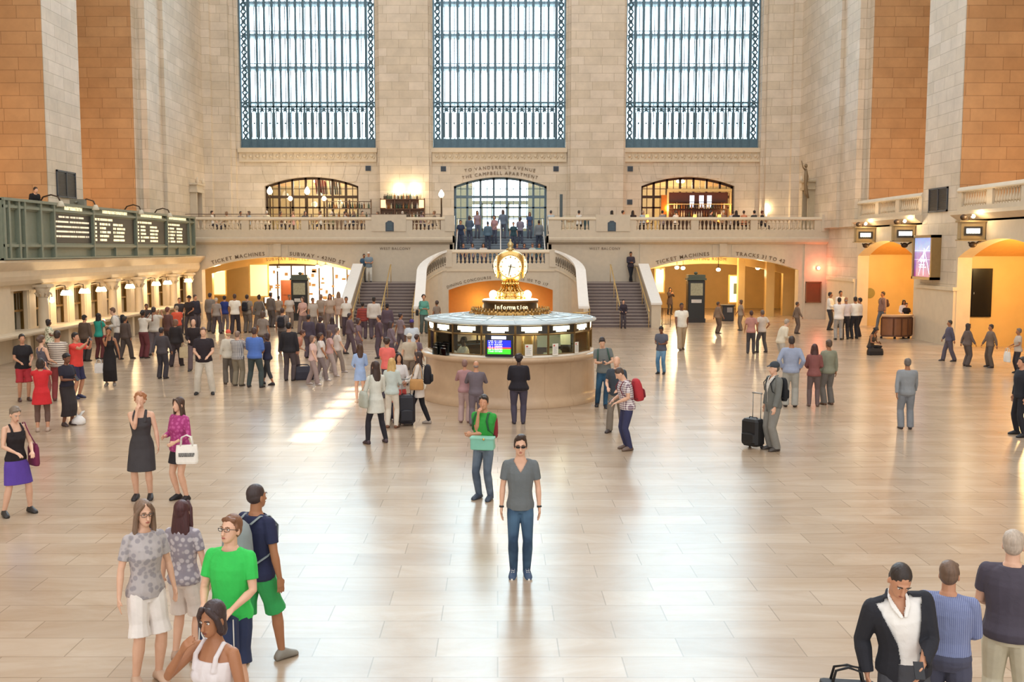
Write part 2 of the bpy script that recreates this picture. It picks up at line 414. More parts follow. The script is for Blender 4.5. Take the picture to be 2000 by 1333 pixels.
# ---------------------------------------------------------------- west doors (arched glazed screens)
def arch_z(x, c, h, zs, za):
    g = za-zs; R = (h*h+g*g)/(2*g); return za-R+sqrt(max(R*R-(x-c)**2, 0))
def door_screen(i, c, h, mat, low):
    f = MB(); yy = YW+.4; n = 7
    for k in range(n+1):
        x = c-h+2*h*k/n; x = min(max(x, c-h+.07), c+h-.07); f.box(x-.07, x+.07, yy, yy+.14, 4.88, arch_z(x, c, h, 8.1, 8.68)-.02)
    N = 20
    for k in range(N):
        xa, xb = c-h+2*h*k/N, c-h+2*h*(k+1)/N; za, zb = arch_z(xa, c, h, 8.1, 8.68), arch_z(xb, c, h, 8.1, 8.68)
        f.rings([[(xa, yy, za-.14), (xa, yy+.14, za-.14), (xa, yy+.14, za), (xa, yy, za)], [(xb, yy, zb-.14), (xb, yy+.14, zb-.14), (xb, yy+.14, zb), (xb, yy, zb)]])
    f.box(c-h, c+h, yy-.03, yy+.17, 7.35, 7.52); f.box(c-h, c+h, yy, yy+.14, 6.7, 6.8)
    for k in range(n):
        x = c-h+2*h*(k+.5)/n; f.box(x-.022, x+.022, yy+.04, yy+.09, 4.88, arch_z(x, c, h, 8.1, 8.68)-.1); f.box(x-h/n+.06, x+h/n-.06, yy+.04, yy+.09, 7.93, 7.97)
        if low: f.box(x-h/n+.06, x+h/n-.06, yy+.02, yy+.1, 4.88, 5.25); f.box(x-h/n+.06, x+h/n-.06, yy+.04, yy+.09, 6.02, 6.07)
    d = struct(f, 'door_%d' % i, mat)
    MB().box(c-h, c+h, yy+.06, yy+.07, 4.9, 8.1).build('pane', glass(), d)
door_screen(1, *DOOR[0], DKBRONZE, 1); door_screen(2, *DOOR[1], plain('blue_bronze', '#5d7484', .5, .2), 1); door_screen(3, *DOOR[2], plain('red_brown_bronze', '#4c2f20', .5, .2), 1)
# vestibules behind the doors
b = MB(); b.box(-24.7, 24.7, YW+.9, 76, 4.6, 4.85)
for a, c2 in ((-8.2, -7.9), (7.9, 8.2), (-17, -16.7), (16.7, 17)): b.box(a, c2, YW+.9, 76, 4.85, 9.4)
b.box(-17, -7.9, 72, 72.3, 4.85, 9.4); b.box(7.9, 17, 72, 72.3, 4.85, 9.4)
b.box(-17, -3.6, YW+.9, 74, 9.3, 9.45); b.box(3.6, 17, YW+.9, 74, 9.3, 9.45)
for a, c2 in ((-3.7, -1.72), (2.05, 3.9)): b.box(a, c2, 70, 70.2, 4.85, 9.4)
for z0, z1 in ((7.1, 7.35), (6.2, 6.35), (4.85, 5.5)): b.box(-1.72, 2.05, 70, 70.15, z0, z1)
for x in (-1.1, -.45, .7, 1.4): b.box(x, x+.1, 70, 70.15, 4.85, 7.2)
struct(b, 'wall_vestibule', plain('warm_plaster_wall', '#dcc9a8', .8))
# ---------------------------------------------------------------- under the west balcony
w = MB(); AL = (-12.85, 4.45); AR = (13.15, 4.45); ZS, ZA = 2.88, 3.62
for a, b2 in ((-24.7, AL[0]-AL[1]), (AL[0]+AL[1], -2.55), (2.9, AR[0]-AR[1]), (AR[0]+AR[1], 24.7)): w.box(a, b2, YB, YB+.7, 0, 4.45)
w.box(-2.55, 2.9, YB, YB+.3, 0, 2.95)
for c, h in (AL, AR): w.arch(c-h, c+h, ZS, ZA, 4.45, YB, YB+.7)
# paired flat pilasters over the keystone and at the arch ends
for c in (AL[0], AR[0]): w.box(c-.22, c+.22, YB-.12, YB, 3.68, 4.4); w.box(c-.62, c-.5, YB-.05, YB, 3.7, 4.35); w.box(c+.5, c+.62, YB-.05, YB, 3.7, 4.35)
w.box(17.9, 18.0, YB-.06, YB, 0, 4.4); w.box(8.3, 8.4, YB-.06, YB, 2.3, 4.4)
WB = struct(w, 'wall_balcony_front', STONED)
# concourse rooms behind the arches
rm = MB()
for sx, x0, x1 in ((0, -19.5, -7.6), (1, 8.0, 19.5)):
    rm.box(x0, x1, 71, 71.3, 0, 4.2); rm.box(x0-.3, x0, YB+.7, 71, 0, 4.2); rm.box(x1, x1+.3, YB+.7, 71, 0, 4.2)
rm.box(14.6, 15.0, YB+2.2, YB+2.6, 0, 3.6); rm.box(16.3, 16.8, YB+2.2, YB+2.7, 0, 3.6)
rm.arch(8.2, 17.6, 2.6, 3.2, 3.9, YB+3.2, YB+3.6); rm.arch(-17.6, -8.2, 2.6, 3.2, 3.9, YB+3.2, YB+3.6)
rm.box(17.6, 19.5, YB+3.2, YB+3.6, 0, 3.9); rm.box(-19.5, -17.6, YB+3.2, YB+3.6, 0, 3.9)
struct(rm, 'wall_lower_rooms', STONEY)
cl = MB(); cl.box(-19.8, -7.3, YB+.7, 71.3, 3.9, 4.2); cl.box(7.7, 19.8, YB+.7, 71.3, 3.9, 4.2); struct(cl, 'ceiling_lower', plain('cream_plaster', '#e4cd9c', .8))
struct(MB().box(-30, 30, 60.2, 72, -.3, 0), 'floor_lower', FLOOR)
# inscriptions
def inscr(par, runs):
    for args, kw in runs:
        m = MB(); text_mb(m, *args, **kw); m.build('inscription', INK, par)
AX, AZ = (1, 0, 0), (0, 0, 1)
Rr = (4.45**2+.74**2)/(2*.74)
inscr(WB, [
 (('TICKET MACHINES', .3, (AL[0], YB-.01, ZA+.12), AX, AZ, .015), dict(arcR=Rr+.12, align='RIGHT', n=-.7, spacing=1.25, bold=.004)),
 (('SUBWAY • 42ND ST', .3, (AL[0], YB-.01, ZA+.12), AX, AZ, .015), dict(arcR=Rr+.12, align='LEFT', n=.7, spacing=1.1, bold=.004)),
 (('TICKET MACHINES', .3, (AR[0], YB-.01, ZA+.12), AX, AZ, .015), dict(arcR=Rr+.12, align='RIGHT', n=-.75, spacing=1.2, bold=.004)),
 (('TRACKS 31 TO 42', .3, (AR[0], YB-.01, ZA+.12), AX, AZ, .015), dict(arcR=Rr+.12, align='LEFT', n=.75, spacing=1.1, bold=.004)),
 (('WEST BALCONY', .21, (-5.98, YB-.01, 4.05), AX, AZ, .015), dict(spacing=1.2)),
 (('WEST BALCONY', .21, (6.25, YB-.01, 4.05), AX, AZ, .015), dict(spacing=1.2))])
inscr(bpy.data.objects['wall_lower_rooms'], [
 (('WAITING ROOM', .26, (12.9, YB+3.18, 3.4), AX, AZ, .015), dict(arcR=18, spacing=1.2)),
 (('SUBWAY SHUTTLE', .26, (-12.9, YB+3.18, 3.4), AX, AZ, .015), dict(arcR=18, spacing=1.2))])
inscr(WW, [
 (('TO VANDERBILT AVENUE', .3, (.17, YW-.02, 9.18), AX, AZ, .02), dict(arcR=12, spacing=1.6)),
 (('THE CAMPBELL APARTMENT', .3, (.17, YW-.02, 8.82), AX, AZ, .02), dict(arcR=9.5, spacing=1.35))])
# balcony deck and its moulded front edge
d = MB()
for a, b2 in ((-19, -2.62), (2.96, 19.5)):
    d.box(a, b2, YB, YW+.9, 4.45, 4.88)
    prof = [(0, 4.36), (-.12, 4.4), (-.3, 4.5), (-.34, 4.62), (-.34, 4.72), (-.26, 4.78), (-.26, 5.12), (0, 5.12)]
    d.rings([[(x, YB+p, z) for p, z in prof] for x in (a, b2)])
d.box(-2.62, 2.96, 62.7, YW+.9, 4.45, 4.88)
d.box(-2.8, -2.62, YB, 62.7, 2.9, 4.88); d.box(2.96, 3.14, YB, 62.7, 2.9, 4.88)
struct(d, 'floor_balcony', STONED)
# ---------------------------------------------------------------- balustrades
def baluster_mesh(h, r=.078, n=10):
    m = MB(); m.box(-r*.95, r*.95, -r*.95, r*.95, 0, h*.1); m.box(-r*.95, r*.95, -r*.95, r*.95, h*.92, h)
    m.lathe([(r*.6, h*.1), (r*.95, h*.2), (r*1.0, h*.3), (r*.7, h*.48), (r*.42, h*.68), (r*.5, h*.74), (r*.42, h*.78), (r*.62, h*.92)], (0, 0, 0), n); return m.mesh('baluster', STONES)
BM = baluster_mesh(.57); BMR = baluster_mesh(.6)
def balustrade(loc, rz, L, panels, z_total, label, bm, bh, pitch, base=.0, solids=(), depth=.3, group='stone balustrades'):
    """along local x from 0 to L; panels = open ranges; base = plinth height"""
    r = empty('balustrade', loc, rz, label, 'balustrade', group)
    p = MB(); p.box(0, L, -depth/2, depth/2, 0, base); e = [0]+[x for q in panels for x in q]+[L]
    for i in range(0, len(e), 2): p.box(e[i], e[i+1], -depth/2, depth/2, base, base+bh)
    p.build('plinth', STONED, r)
    q = MB(); prof = [(-depth/2-.03, 0), (-depth/2-.05, .05), (-depth/2-.02, .12), (-depth/2+.04, z_total-base-bh), (depth/2-.04, z_total-base-bh), (depth/2+.02, .12), (depth/2+.05, .05), (depth/2+.03, 0)]
    q.rings([[(x, y, base+bh+z) for y, z in prof] for x in (0, L)]); q.build('rail', STONES, r)
    for x0, x1, zt in solids:
        s = MB(); s.box(x0, x1, -depth/2-.06, depth/2+.06, 0, zt); s.build('pedestal', STONED, r)
    for a, b in panels:
        k = max(1, round((b-a)/pitch))
        for i in range(k):
            o = bpy.data.objects.new('baluster', bm); COL.objects.link(o); o.parent = r; o.location = (a+(b-a)*(i+.5)/k, 0, base)
    return r
def X60(px): return (px-VPX)*YB/FOC*1.0
x0 = -18.7; yb = YB-.1
balustrade((x0, yb, 5.12), 0, X60(888)-x0, [tuple(X60(v)-x0 for v in q) for q in ((372, 476), (491, 592), (606, 716), (807, 862))], .82,
  'stone balustrade of the west balcony left of the central stairs', BM, .57, .235, .08, [(X60(728)-x0, X60(795)-x0, .96), (X60(870)-x0, X60(889)-x0, .9)])
x0 = X60(1070)
balustrade((x0, yb, 5.12), 0, 19.2-x0, [tuple(X60(v)-x0 for v in q) for q in ((1095, 1149), (1240, 1346), (1361, 1461), (1475, 1585))], .82,
  'stone balustrade of the west balcony right of the central stairs', BM, .57, .235, .08, [(X60(1162)-x0, X60(1228)-x0, .96), (X60(1598)-x0, 19.2-x0, .96)])
for y0, y1, lab in ((46.6, 54.9, 'pale gallery balustrade between the corner pier and the pier with the dark louvre'), (34.9, 43, 'pale gallery balustrade at the right edge of the photo above the second arch'), (23.2, 31.3, 'pale gallery balustrade further along the right wall')):
    if y0 < 30: continue
    L = y1-y0; balustrade((XR+.1, y1, 5.64), -pi/2, L, [(.35, 2.55), (3.0, 5.2), (5.65, L-.35)], 1.0, lab, BMR, .6, .22, .2)
# plaques on the balcony pedestals, square vents in the wall
for px, lab in ((761, 'small dark arched plaque on the balcony pedestal left of the stairs'), (1195, 'small dark arched plaque on the balcony pedestal right of the stairs')):
    c = at(px, 442, YB-.32); m = MB(); m.prism([(-.24, -.3), (.24, -.3), (.24, .2), (.12, .27), (.1, .31), (-.1, .31), (-.12, .27), (-.24, .2)], (c.x, c.y, c.z), AX, AZ, (0, 1, 0), .035)
    r = m.build('plaque', plain('slate_blue_bronze', '#4a5560', .5, .3), label=lab, cat='plaque', group='balcony plaques')
    m = MB()
    for k in range(5): m.box(c.x-.15, c.x+.15, c.y-.01, c.y, c.z-.2+k*.09, c.z-.17+k*.09)
    m.build('raised_lines', BRONZE, r)
for px, py, lab in ((719, 329, 'small square blue-grey vent high beside the left pier'), (866, 330, 'small square vent left of the carved avenue lettering'), (1086, 330, 'small square vent right of the carved avenue lettering'), (1231, 330, 'small square vent above the right bar arch'), (1230, 395, 'lower small square vent left of the bar')):
    c = at(px, py, YW-.04); m = MB(); m.box(c.x-.17, c.x+.17, YW-.05, YW, c.z-.16, c.z+.16); r = m.build('wall_vent', plain('slate_blue', '#4e5e70', .5), label=lab, cat='vent', group='square vents on the west wall')
    m = MB()
    for k in range(4): m.box(c.x-.14, c.x+.14, YW-.07, YW-.045, c.z-.13+k*.07, c.z-.1+k*.07)
    m.build('louvre', DARK, r)
def louvre(X, y0, y1, z0, z1, s, lab):
    m = MB(); m.box(X-s*.06, X, y0, y0+.07, z0, z1); m.box(X-s*.06, X, y1-.07, y1, z0, z1); m.box(X-s*.06, X, y0, y1, z0, z0+.07); m.box(X-s*.06, X, y0, y1, z1-.07, z1); m.box(X-s*.06, X, (y0+y1)/2-.03, (y0+y1)/2+.03, z0, z1); m.box(X-s*.01, X, y0, y1, z0, z1)
    r = m.build('louvre_vent', plain('dark_blue_grey', '#3b424c', .5), label=lab, cat='vent', group='large louvred vents on the piers')
    m = MB(); k = int((z1-z0-.14)/.06)
    for i in range(k): z = z0+.08+i*.06; m.box(X-s*.045, X-s*.012, y0+.07, y1-.07, z, z+.03)
    m.build('slat_panel', DARK, r)
louvre(XL, 43.8, 45.75, 6.3, 7.45, -1, 'large dark louvred vent on the left pier above the departure board')
louvre(XR, 44.0, 45.9, 5.7, 6.75, 1, 'large dark louvred vent on the right pier above the screen')
# ---------------------------------------------------------------- west stairs
sm = plain('dark_worn_stair', '#6f6260', .4); N = 14; RIS = 2.2/N; TR = .335; YS = 53.55
def flight(x0, x1, y0, n, ris, tr, z0=0, ylast=None):
    m = MB()
    for k in range(n):
        y = y0+k*tr; m.box(x0, x1, y, (ylast or y0+n*tr+.02), z0+k*ris, z0+(k+1)*ris-.03)
    e = MB()
    for k in range(n): y = y0+k*tr; e.box(x0, x1, y-.03, y+tr, z0+(k+1)*ris-.03, z0+(k+1)*ris)
    return m, e
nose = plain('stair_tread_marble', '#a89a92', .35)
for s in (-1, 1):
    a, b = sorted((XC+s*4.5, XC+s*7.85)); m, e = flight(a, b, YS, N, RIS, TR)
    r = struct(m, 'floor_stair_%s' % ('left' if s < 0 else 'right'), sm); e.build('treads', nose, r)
    l = MB(); l.box(a, b+0, YS+N*TR, YB, 2.0, 2.2); l.box(*sorted((XC+s*4.5, XC+s*2.6)), YB-1.5, YB, 2.0, 2.2)
    # short inner flight up to the central landing
    for k in range(6): l.box(*sorted((XC+s*(4.45-k*.3), XC+s*2.4)), YB-1.6, YB, 2.2+k*.14, 2.2+(k+1)*.14)
    struct(l, 'floor_landing_%s' % ('left' if s < 0 else 'right'), sm)
    # outer cheek wall with broad white capping
    q = MB(); xo, xi = XC+s*7.85, XC+s*8.35
    xs = sorted((xo, xi))
    q.rings([[(x, YS-.25, 0), (x, YS-.25, 1.2), (x, YS, 1.25), (x, YS+N*TR, 3.15), (x, YB, 3.15), (x, YB, 0)] for x in xs])
    cw = struct(q, 'wall_stair_%s' % ('left' if s < 0 else 'right'), STONED)
    q = MB(); xs2 = (xs[0]-.04, xs[1]+.04)
    q.rings([[(x, YS-.32, 1.2), (x, YS-.32, 1.31), (x, YS+N*TR, 3.27), (x, YS+N*TR, 3.15)] for x in xs2]); q.build('capping', WHITE, cw)
    # brass rails
    def rail(pts, lab, posts=(), par=None):
        m = MB(); m.tube(pts, .035, 8); r = m.build('brass_handrail', BRASS, None, label=lab, cat='handrail', group='brass stair handrails')
        p = MB()
        for (x, y, zt, zb) in posts: p.tube([(x, y, zb), (x, y, zt)], .02, 6)
        if posts: p.build('post', BRASS, r)
        return r
    side_ = 'left' if s < 0 else 'right'
    xm = XC+s*6.25
    rail([(xm, YS-.1, .95), (xm, YS+.05, 1.05), (xm, YS+N*TR, 3.2), (xm, YS+N*TR+.3, 3.2)], 'bright brass centre handrail of the %s flight of stairs' % side_, [(xm, YS-.05, .98, 0), (xm, YS+1.5, 1.7, .7), (xm, YS+3, 2.35, 1.35), (xm, YS+N*TR+.2, 3.2, 2.2)])
    xr = XC+s*7.72
    rail([(xr, YS-.3, .85), (xr, YS, 1.0), (xr, YS+N*TR, 3.05), (xr, YB-.2, 3.05)], 'brass wall handrail on the outer cheek of the %s flight' % side_, [(xr, YS-.2, .9, 0), (xr, YS+2.3, 2.0, 1.0)])
    xq = XC+s*4.62
    rail([(xq-s*.9, YS-.75, .82), (xq-s*.3, YS-.7, .8), (xq, YS-.4, .85), (xq, YS, 1.05), (xq, YS+4.2, 2.95), (xq-s*.25, YS+4.8, 3.3)], 'brass handrail curling round the foot of the inner cheek on the %s' % side_, [(xq, YS-.3, .9, 0)])
# central block with the lower concourse arch: straight front, curved shoulders, sloping cheeks
def plan(s):
    P = [(XC+s*3.0, 57.0, 4.02)]
    for k in range(1, 9):
        t = (pi/2)*k/8; P.append((XC+s*(3.0+1.3*sin(t)), 57.0-.0-1.5*(1-cos(t)), 4.02-(4.02-2.95)*(k/8)**1.25))
    P.append((XC+s*4.3, YS, 1.18)); P.append((XC+s*4.3, YS-.3, 1.1)); return P
cb = MB(); CW = (XC-2.9, XC+2.9)
cb.box(XC-3.0, CW[0], 57, 57.3, 0, 3.1); cb.box(CW[1], XC+3.0, 57, 57.3, 0, 3.1); cb.arch(CW[0], CW[1], 1.82, 2.36, 3.1, 57, 57.3)
for s in (-1, 1):
    P = plan(s)
    for (ax_, ay_, az_), (bx_, by_, bz_) in zip(P, P[1:]):
        d = (V((bx_, by_, 0))-V((ax_, ay_, 0))).normalized(); off = V((-s*d.y, s*d.x, 0))*.25
        def quad(z0a, z0b, z1a, z1b, w=0): cb.rings([[(ax_, ay_, z0a), (bx_, by_, z0b), (bx_+off.x, by_+off.y, z0b), (ax_+off.x, ay_+off.y, z0a)], [(ax_, ay_, z1a), (bx_, by_, z1b), (bx_+off.x, by_+off.y, z1b), (ax_+off.x, ay_+off.y, z1a)]])
        quad(0, 0, az_-.1, bz_-.1)
CBW = struct(cb, 'wall_dining_arch', STONED)
m = MB()
for s in (-1, 1):
    P = plan(s); rs = []
    for x, y, z in P: rs.append((x, y, z))
    # capping widens down the cheek
    ring = []
    for i, (x, y, z) in enumerate(rs):
        d = V(rs[min(i+1, len(rs)-1)])-V(rs[max(i-1, 0)]); d.z = 0; d.normalize(); n_ = V((d.y, -d.x, 0)); wd = .17+.1*(i/len(rs))
        ring.append([V((x, y, z-.1))+n_*wd, V((x, y, z+.02))+n_*wd, V((x, y, z+.02))-n_*wd*1.2, V((x, y, z-.1))-n_*wd*1.2])
    m.rings(ring)
m.build('capping', WHITE, CBW)
m = MB()
for s in (-1, 1):       # dark blind baluster slots along the curved shoulder and a moulded band
    P = plan(s)
    for i in range(0, 8):
        a, b = V(P[i]), V(P[i+1]); d = b-a; 
        for t in (.3, .8):
            p = a.lerp(b, t); n_ = V((s*d.y, -s*d.x, 0)).normalized()
            m.ell(p+n_*.02+V((0, 0, -.5)), (.06, .06, .2), None, 8, 6); m.ell(p+n_*.02+V((0, 0, -.76)), (.04, .04, .06), None, 8, 4)
m.build('baluster_slots', plain('shaded_slot', '#8b8070', .7), CBW)
m = MB(); m.box(XC-3.0, XC+3.0, 56.94, 57, 2.86, 2.96); 
for s in (-1, 1):
    P = plan(s); ring = []
    for i in range(0, 9):
        x, y, z = P[i]; d = V(P[i+1])-V(P[max(i-1, 0)]); d.z = 0; d.normalize(); n_ = V((s*d.y, -s*d.x, 0))
        zz = z-1.1; ring.append([V((x, y, zz))+n_*.06, V((x, y, zz+.09))+n_*.06, V((x, y, zz+.09))-n_*.02, V((x, y, zz))-n_*.02])
    m.rings(ring)
m.build('moulding', STONES, CBW)
inscr(CBW, [(('DINING CONCOURSE', .22, (XC, 56.99, 2.46), AX, AZ, .015), dict(arcR=8.2, align='RIGHT', n=-.5, spacing=1.1)),
            (('TRACKS 100 TO 117', .22, (XC, 56.99, 2.46), AX, AZ, .015), dict(arcR=8.2, align='LEFT', n=.35, spacing=1.1))])
balustrade((XC-3.0, 57.15, 3.1), 0, 6.0, [(.55, 5.45)], .97, 'stone balustrade of the central landing behind the gilded clock', BM, .57, .235, .2, [(-.1, .3, .95), (5.7, 6.1, .95)], depth=.28)
l = MB(); l.box(XC-3, XC+3, 57.3, YB, 2.9, 3.1); l.box(XC-3, XC+3, YB, 60.4, 2.9, 3.1); struct(l, 'floor_landing_centre', sm)
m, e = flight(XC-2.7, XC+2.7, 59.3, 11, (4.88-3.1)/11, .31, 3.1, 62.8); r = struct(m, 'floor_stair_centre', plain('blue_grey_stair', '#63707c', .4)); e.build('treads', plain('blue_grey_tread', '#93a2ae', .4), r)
for s, lab in ((-1, 'thin pale handrail at the left side of the central stairs'), (0, 'thin pale handrail up the middle of the central stairs'), (1, 'thin pale handrail at the right side of the central stairs')):
    x = XC+s*2.55; m = MB(); m.tube([(x, 58.9, 3.1), (x, 58.9, 4.0), (x, 59.3, 4.2), (x, 62.6, 5.9), (x, 62.9, 5.9), (x, 62.9, 4.9)], .03, 8); m.build('stair_handrail', WHITE, label=lab, cat='handrail', group='handrails of the central stairs')
# ramp room behind the dining arch, warm plaster
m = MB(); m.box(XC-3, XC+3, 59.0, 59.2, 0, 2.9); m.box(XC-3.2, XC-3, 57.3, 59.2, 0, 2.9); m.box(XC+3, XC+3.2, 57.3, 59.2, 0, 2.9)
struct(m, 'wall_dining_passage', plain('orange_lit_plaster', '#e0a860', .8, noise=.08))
# ================================================================== fittings
def bars_of_glyphs(mb, x0, x1, z, h, y, rng, gap=.35, dens=.8):   # short strokes standing for lettering too small to read
    x = x0
    while x < x1:
        w = h*rng.uniform(.45, .65)
        if rng.random() < dens: mb.box(x, x+w*.8, y-.01, y, z, z+h)
        x += w
# --- departure board (local x runs away from the camera along the left wall, faces +X world)
B = empty('departure_board', (-17.15, 36.6, 3.72), pi/2, 'long green framed departure board above the ticket windows on the left', 'departure board')
L = 21.3; rng = random.Random(3)
# after rotation by 90deg local x -> world y, local y -> world -x ; front faces local -y
m = MB(); m.box(-1.1, L, 0, 1.6, .02, 2.1); m.build('cabinet', DKGREEN, B)
xs = [0, .8, 2.2, 3.0, 7.6, 13.2, 18.9, 20.7, L] if False else [0, 1.7, 3.0, 7.05, 12.6, 17.0, 20.3, L]
m = MB()
for x in (-1.1, -.75, 0, .45, 1.75, 2.9, 6.75, 11.9, 16.4, 20.2, L-.12): m.box(x, x+.13, -.16, 0, 0, 2.12); m.box(x-.02, x+.2, -.1, 0, 0, 2.12)
for z in (.5, 1.86): m.box(-1.1, L, -.14, 0, z-.05, z+.05); m.box(-1.1, L, -.06, 0, z-.11, z+.11)
m.box(-1.12, L+.02, -.18, 0, 2.06, 2.16); m.box(-1.12, L+.02, -.18, 0, 0, .06)
for x in (9.3, 14.2, 18.3): m.box(x, x+.1, -.12, 0, 0, .5)
m.build('frame', DKGREEN, B)
LET = glow('lit_letters', '#f4e6bc', .95); LET2 = glow('dim_lit_letters', '#e8dcc0', .7)
heads = [(3.1, 6.7, 'INFORMATION'), (7.0, 11.8, 'HARLEM LINE DEPARTURES'), (12.15, 16.3, 'HUDSON LINE DEPARTURES'), (16.65, 20.1, 'NEW HAVEN DEPARTURES')]
for i, (a, b, s) in enumerate(heads):
    m = MB(); m.box(a, b, -.045, 0, .62, 1.76); p = m.build('display_panel', BLACKB, B)
    m = MB(); w = (b-a); text_mb(m, s, .25 if i else .26, (a+w*(.5 if i != 0 else .5), -.075, 1.87), AX, AZ, .02, spacing=.95, bold=.006); m.build('line_title', LET, B)
    m = MB()
    if i == 0:
        for r in range(5):
            z = 1.6-r*.19; bars_of_glyphs(m, a+.15+(.3 if r == 0 else 0), b-.25-(.5 if r == 0 else 0), z, .07, -.05, rng, dens=.85)
        m.build('lettering', LET2, p)
    else:
        text_mb(m, 'TIME  TRK  DESTINATION  REMARKS', .13, (a+.1, -.05, 1.6), AX, AZ, .01, align='LEFT', spacing=.95, bold=.004)
        for r in range(5):
            z = 1.4-r*.17; bars_of_glyphs(m, a+.12, a+.3, z, .095, -.05, rng, dens=1); bars_of_glyphs(m, a+w*.14, a+w*(.14+rng.uniform(.12, .28)), z, .095, -.05, rng)
            bars_of_glyphs(m, a+w*.46, a+w*(.7+rng.uniform(0, .08)), z, .095, -.05, rng, dens=.85)
        m.build('lettering', LET, p)
# gooseneck picture lamps on top of the board
for i, y in enumerate((39.6, 44.2, 48.9, 53.5)):
    r = empty('gooseneck_lamp', (-17.1, 36.6+[6.0, 11.4, 15.6, 4.9][i] if i < 3 else 39.2, 5.85), pi/2, ['curved gooseneck lamp on the board above its second panel', 'curved gooseneck lamp on the board between the second and third panels', 'curved gooseneck lamp on the board over the last panel', 'curved gooseneck lamp near the left end of the board'][i], 'lamp', 'gooseneck lamps on the departure board')
    m = MB(); m.tube([(0, .3, 0), (0, .15, .22), (0, -.15, .3), (0, -.42, .22), (0, -.5, .02)], .03, 6); m.build('arm', DKBRONZE, r)
    m = MB(); m.lathe([(.04, .12), (.08, .1), (.15, -.08), (.14, -.1)], (0, -.5, -.05), 12); m.build('lamp_shade', plain('pale_enamel', '#cfc9b4', .4), r)
m = MB(); m.box(-.3, .3, -.15, .1, 0, .28); m.tube([(.0, -.15, .16), (0, -.35, .14)], .05, 8); o = m.build('speaker_box', plain('grey_casing', '#777a70', .6), label='small grey projector box standing on top of the board', cat='box'); o.location = (-17.3, 42.6, 5.86)
# --- ticket hall front on the left
TX = -17.1
w = MB()
w.rings([[(TX-.55+p, y, z) for p, z in ((0, 2.75), (.15, 2.8), (.25, 2.95), (.3, 3.1), (.3, 3.3), (.5, 3.5), (.62, 3.62), (.62, 3.7), (-.6, 3.7), (-.6, 2.75))] for y in (28, 59.9)])
w.box(-18.7, TX-.65, 28, 59.9, 0, .95); 
for y in (30.1, 35.5): w.box(-18.5, TX-.55, y, y+1.6, 0, 3.2)
for y in [39.2+k*5.4/3 for k in range(-5, 12)]:
    w.box(-18.6, TX-.75, y-.36, y+.36, 0, 2.8); w.box(-18.6, TX-.7, y-.42, y+.42, 0, .25); w.box(TX-.79, TX-.73, y-.24, y+.24, .98, 2.55)
w.box(-18.6, TX-.62, 28, 59.9, 2.55, 2.85)
struct(w, 'wall_ticket_front', STONES)
w = MB()
w.box(-18.75, -18.5, 28, 59.9, .95, 2.8); struct(w, 'wall_ticket_back', plain('olive_brown_screen', '#5b5138', .5))
for k, y in enumerate([39.2+.9+k*1.8 for k in range(-5, 11)]):
    w = MB(); x = -18.05
    for yy in (y-.5, y+.5): w.box(x-.05, x+.05, yy-.03, yy+.03, .95, 2.55)
    w.box(x-.05, x+.05, y-.5, y+.5, 1.75, 1.83); w.box(x-.05, x+.05, y-.5, y+.5, 2.45, 2.55); w.box(x-.05, x+.05, y-.5, y+.5, .95, 1.03)
    for q in range(5): w.box(x-.02, x+.02, y-.42+q*.21, y-.41+q*.21, 1.83, 2.45)
    f = struct(w, 'window_%d' % (10+k), plain('brass_ticket_frame', '#8b6f3e', .35, .8))
    MB().box(-18.3, -18.28, y-.5, y+.5, .95, 2.45).build('pane', plain('dim_ticket_booth', '#4a4636', .2), f)
m = MB()
m.rings([[(-17.3, y, .95), (-16.95, y, .95), (-16.9, y, 1.02), (-16.9, y, 1.07), (-18.2, y, 1.07), (-18.2, y, .95)] for y in (33, 58.6)])
m.build('ticket_counter', STONES, label='long pale stone counter running below the ticket windows', cat='counter')
for y in [33.6+k*3.6 for k in range(7)]: MB().box(-17.9, -17.15, y, y+.25, 0, .95).build('bracket', STONES, bpy.data.objects['ticket_counter'])
# columns
for y, lab in ((39.3, 'pale column with carved capital at the left, holding the blue-white lamp'), (46.4, 'second free column of the ticket front, left of the middle lamps'), (49.8, 'third free column of the ticket front'), (55.1, 'farthest free column of the ticket front'), (57.9, 'column at the far end of the ticket front')):
    r = empty('column', (TX-.35, y, 0), 0, lab, 'column', 'columns of the ticket front')
    m = MB(); m.box(-.27, .27, -.27, .27, 0, .95); m.lathe([(.25, .95), (.26, 1.0), (.2, 1.05), (.2, 1.1), (.175, 2.2), (.2, 2.24)], (0, 0, 0), 16); m.build('shaft', STONES, r)
    m = MB(); m.lathe([(.18, 2.22), (.2, 2.35), (.25, 2.5), (.3, 2.64)], (0, 0, 0), 16)
    for q in range(8):
        t = q*pi/4; m.tube([(.2*cos(t), .2*sin(t), 2.28), (.27*cos(t), .27*sin(t), 2.42), (.31*cos(t), .31*sin(t), 2.4)], .035, 5)
    m.box(-.3, .3, -.3, .3, 2.64, 2.75); m.build('capital', STONES, r)
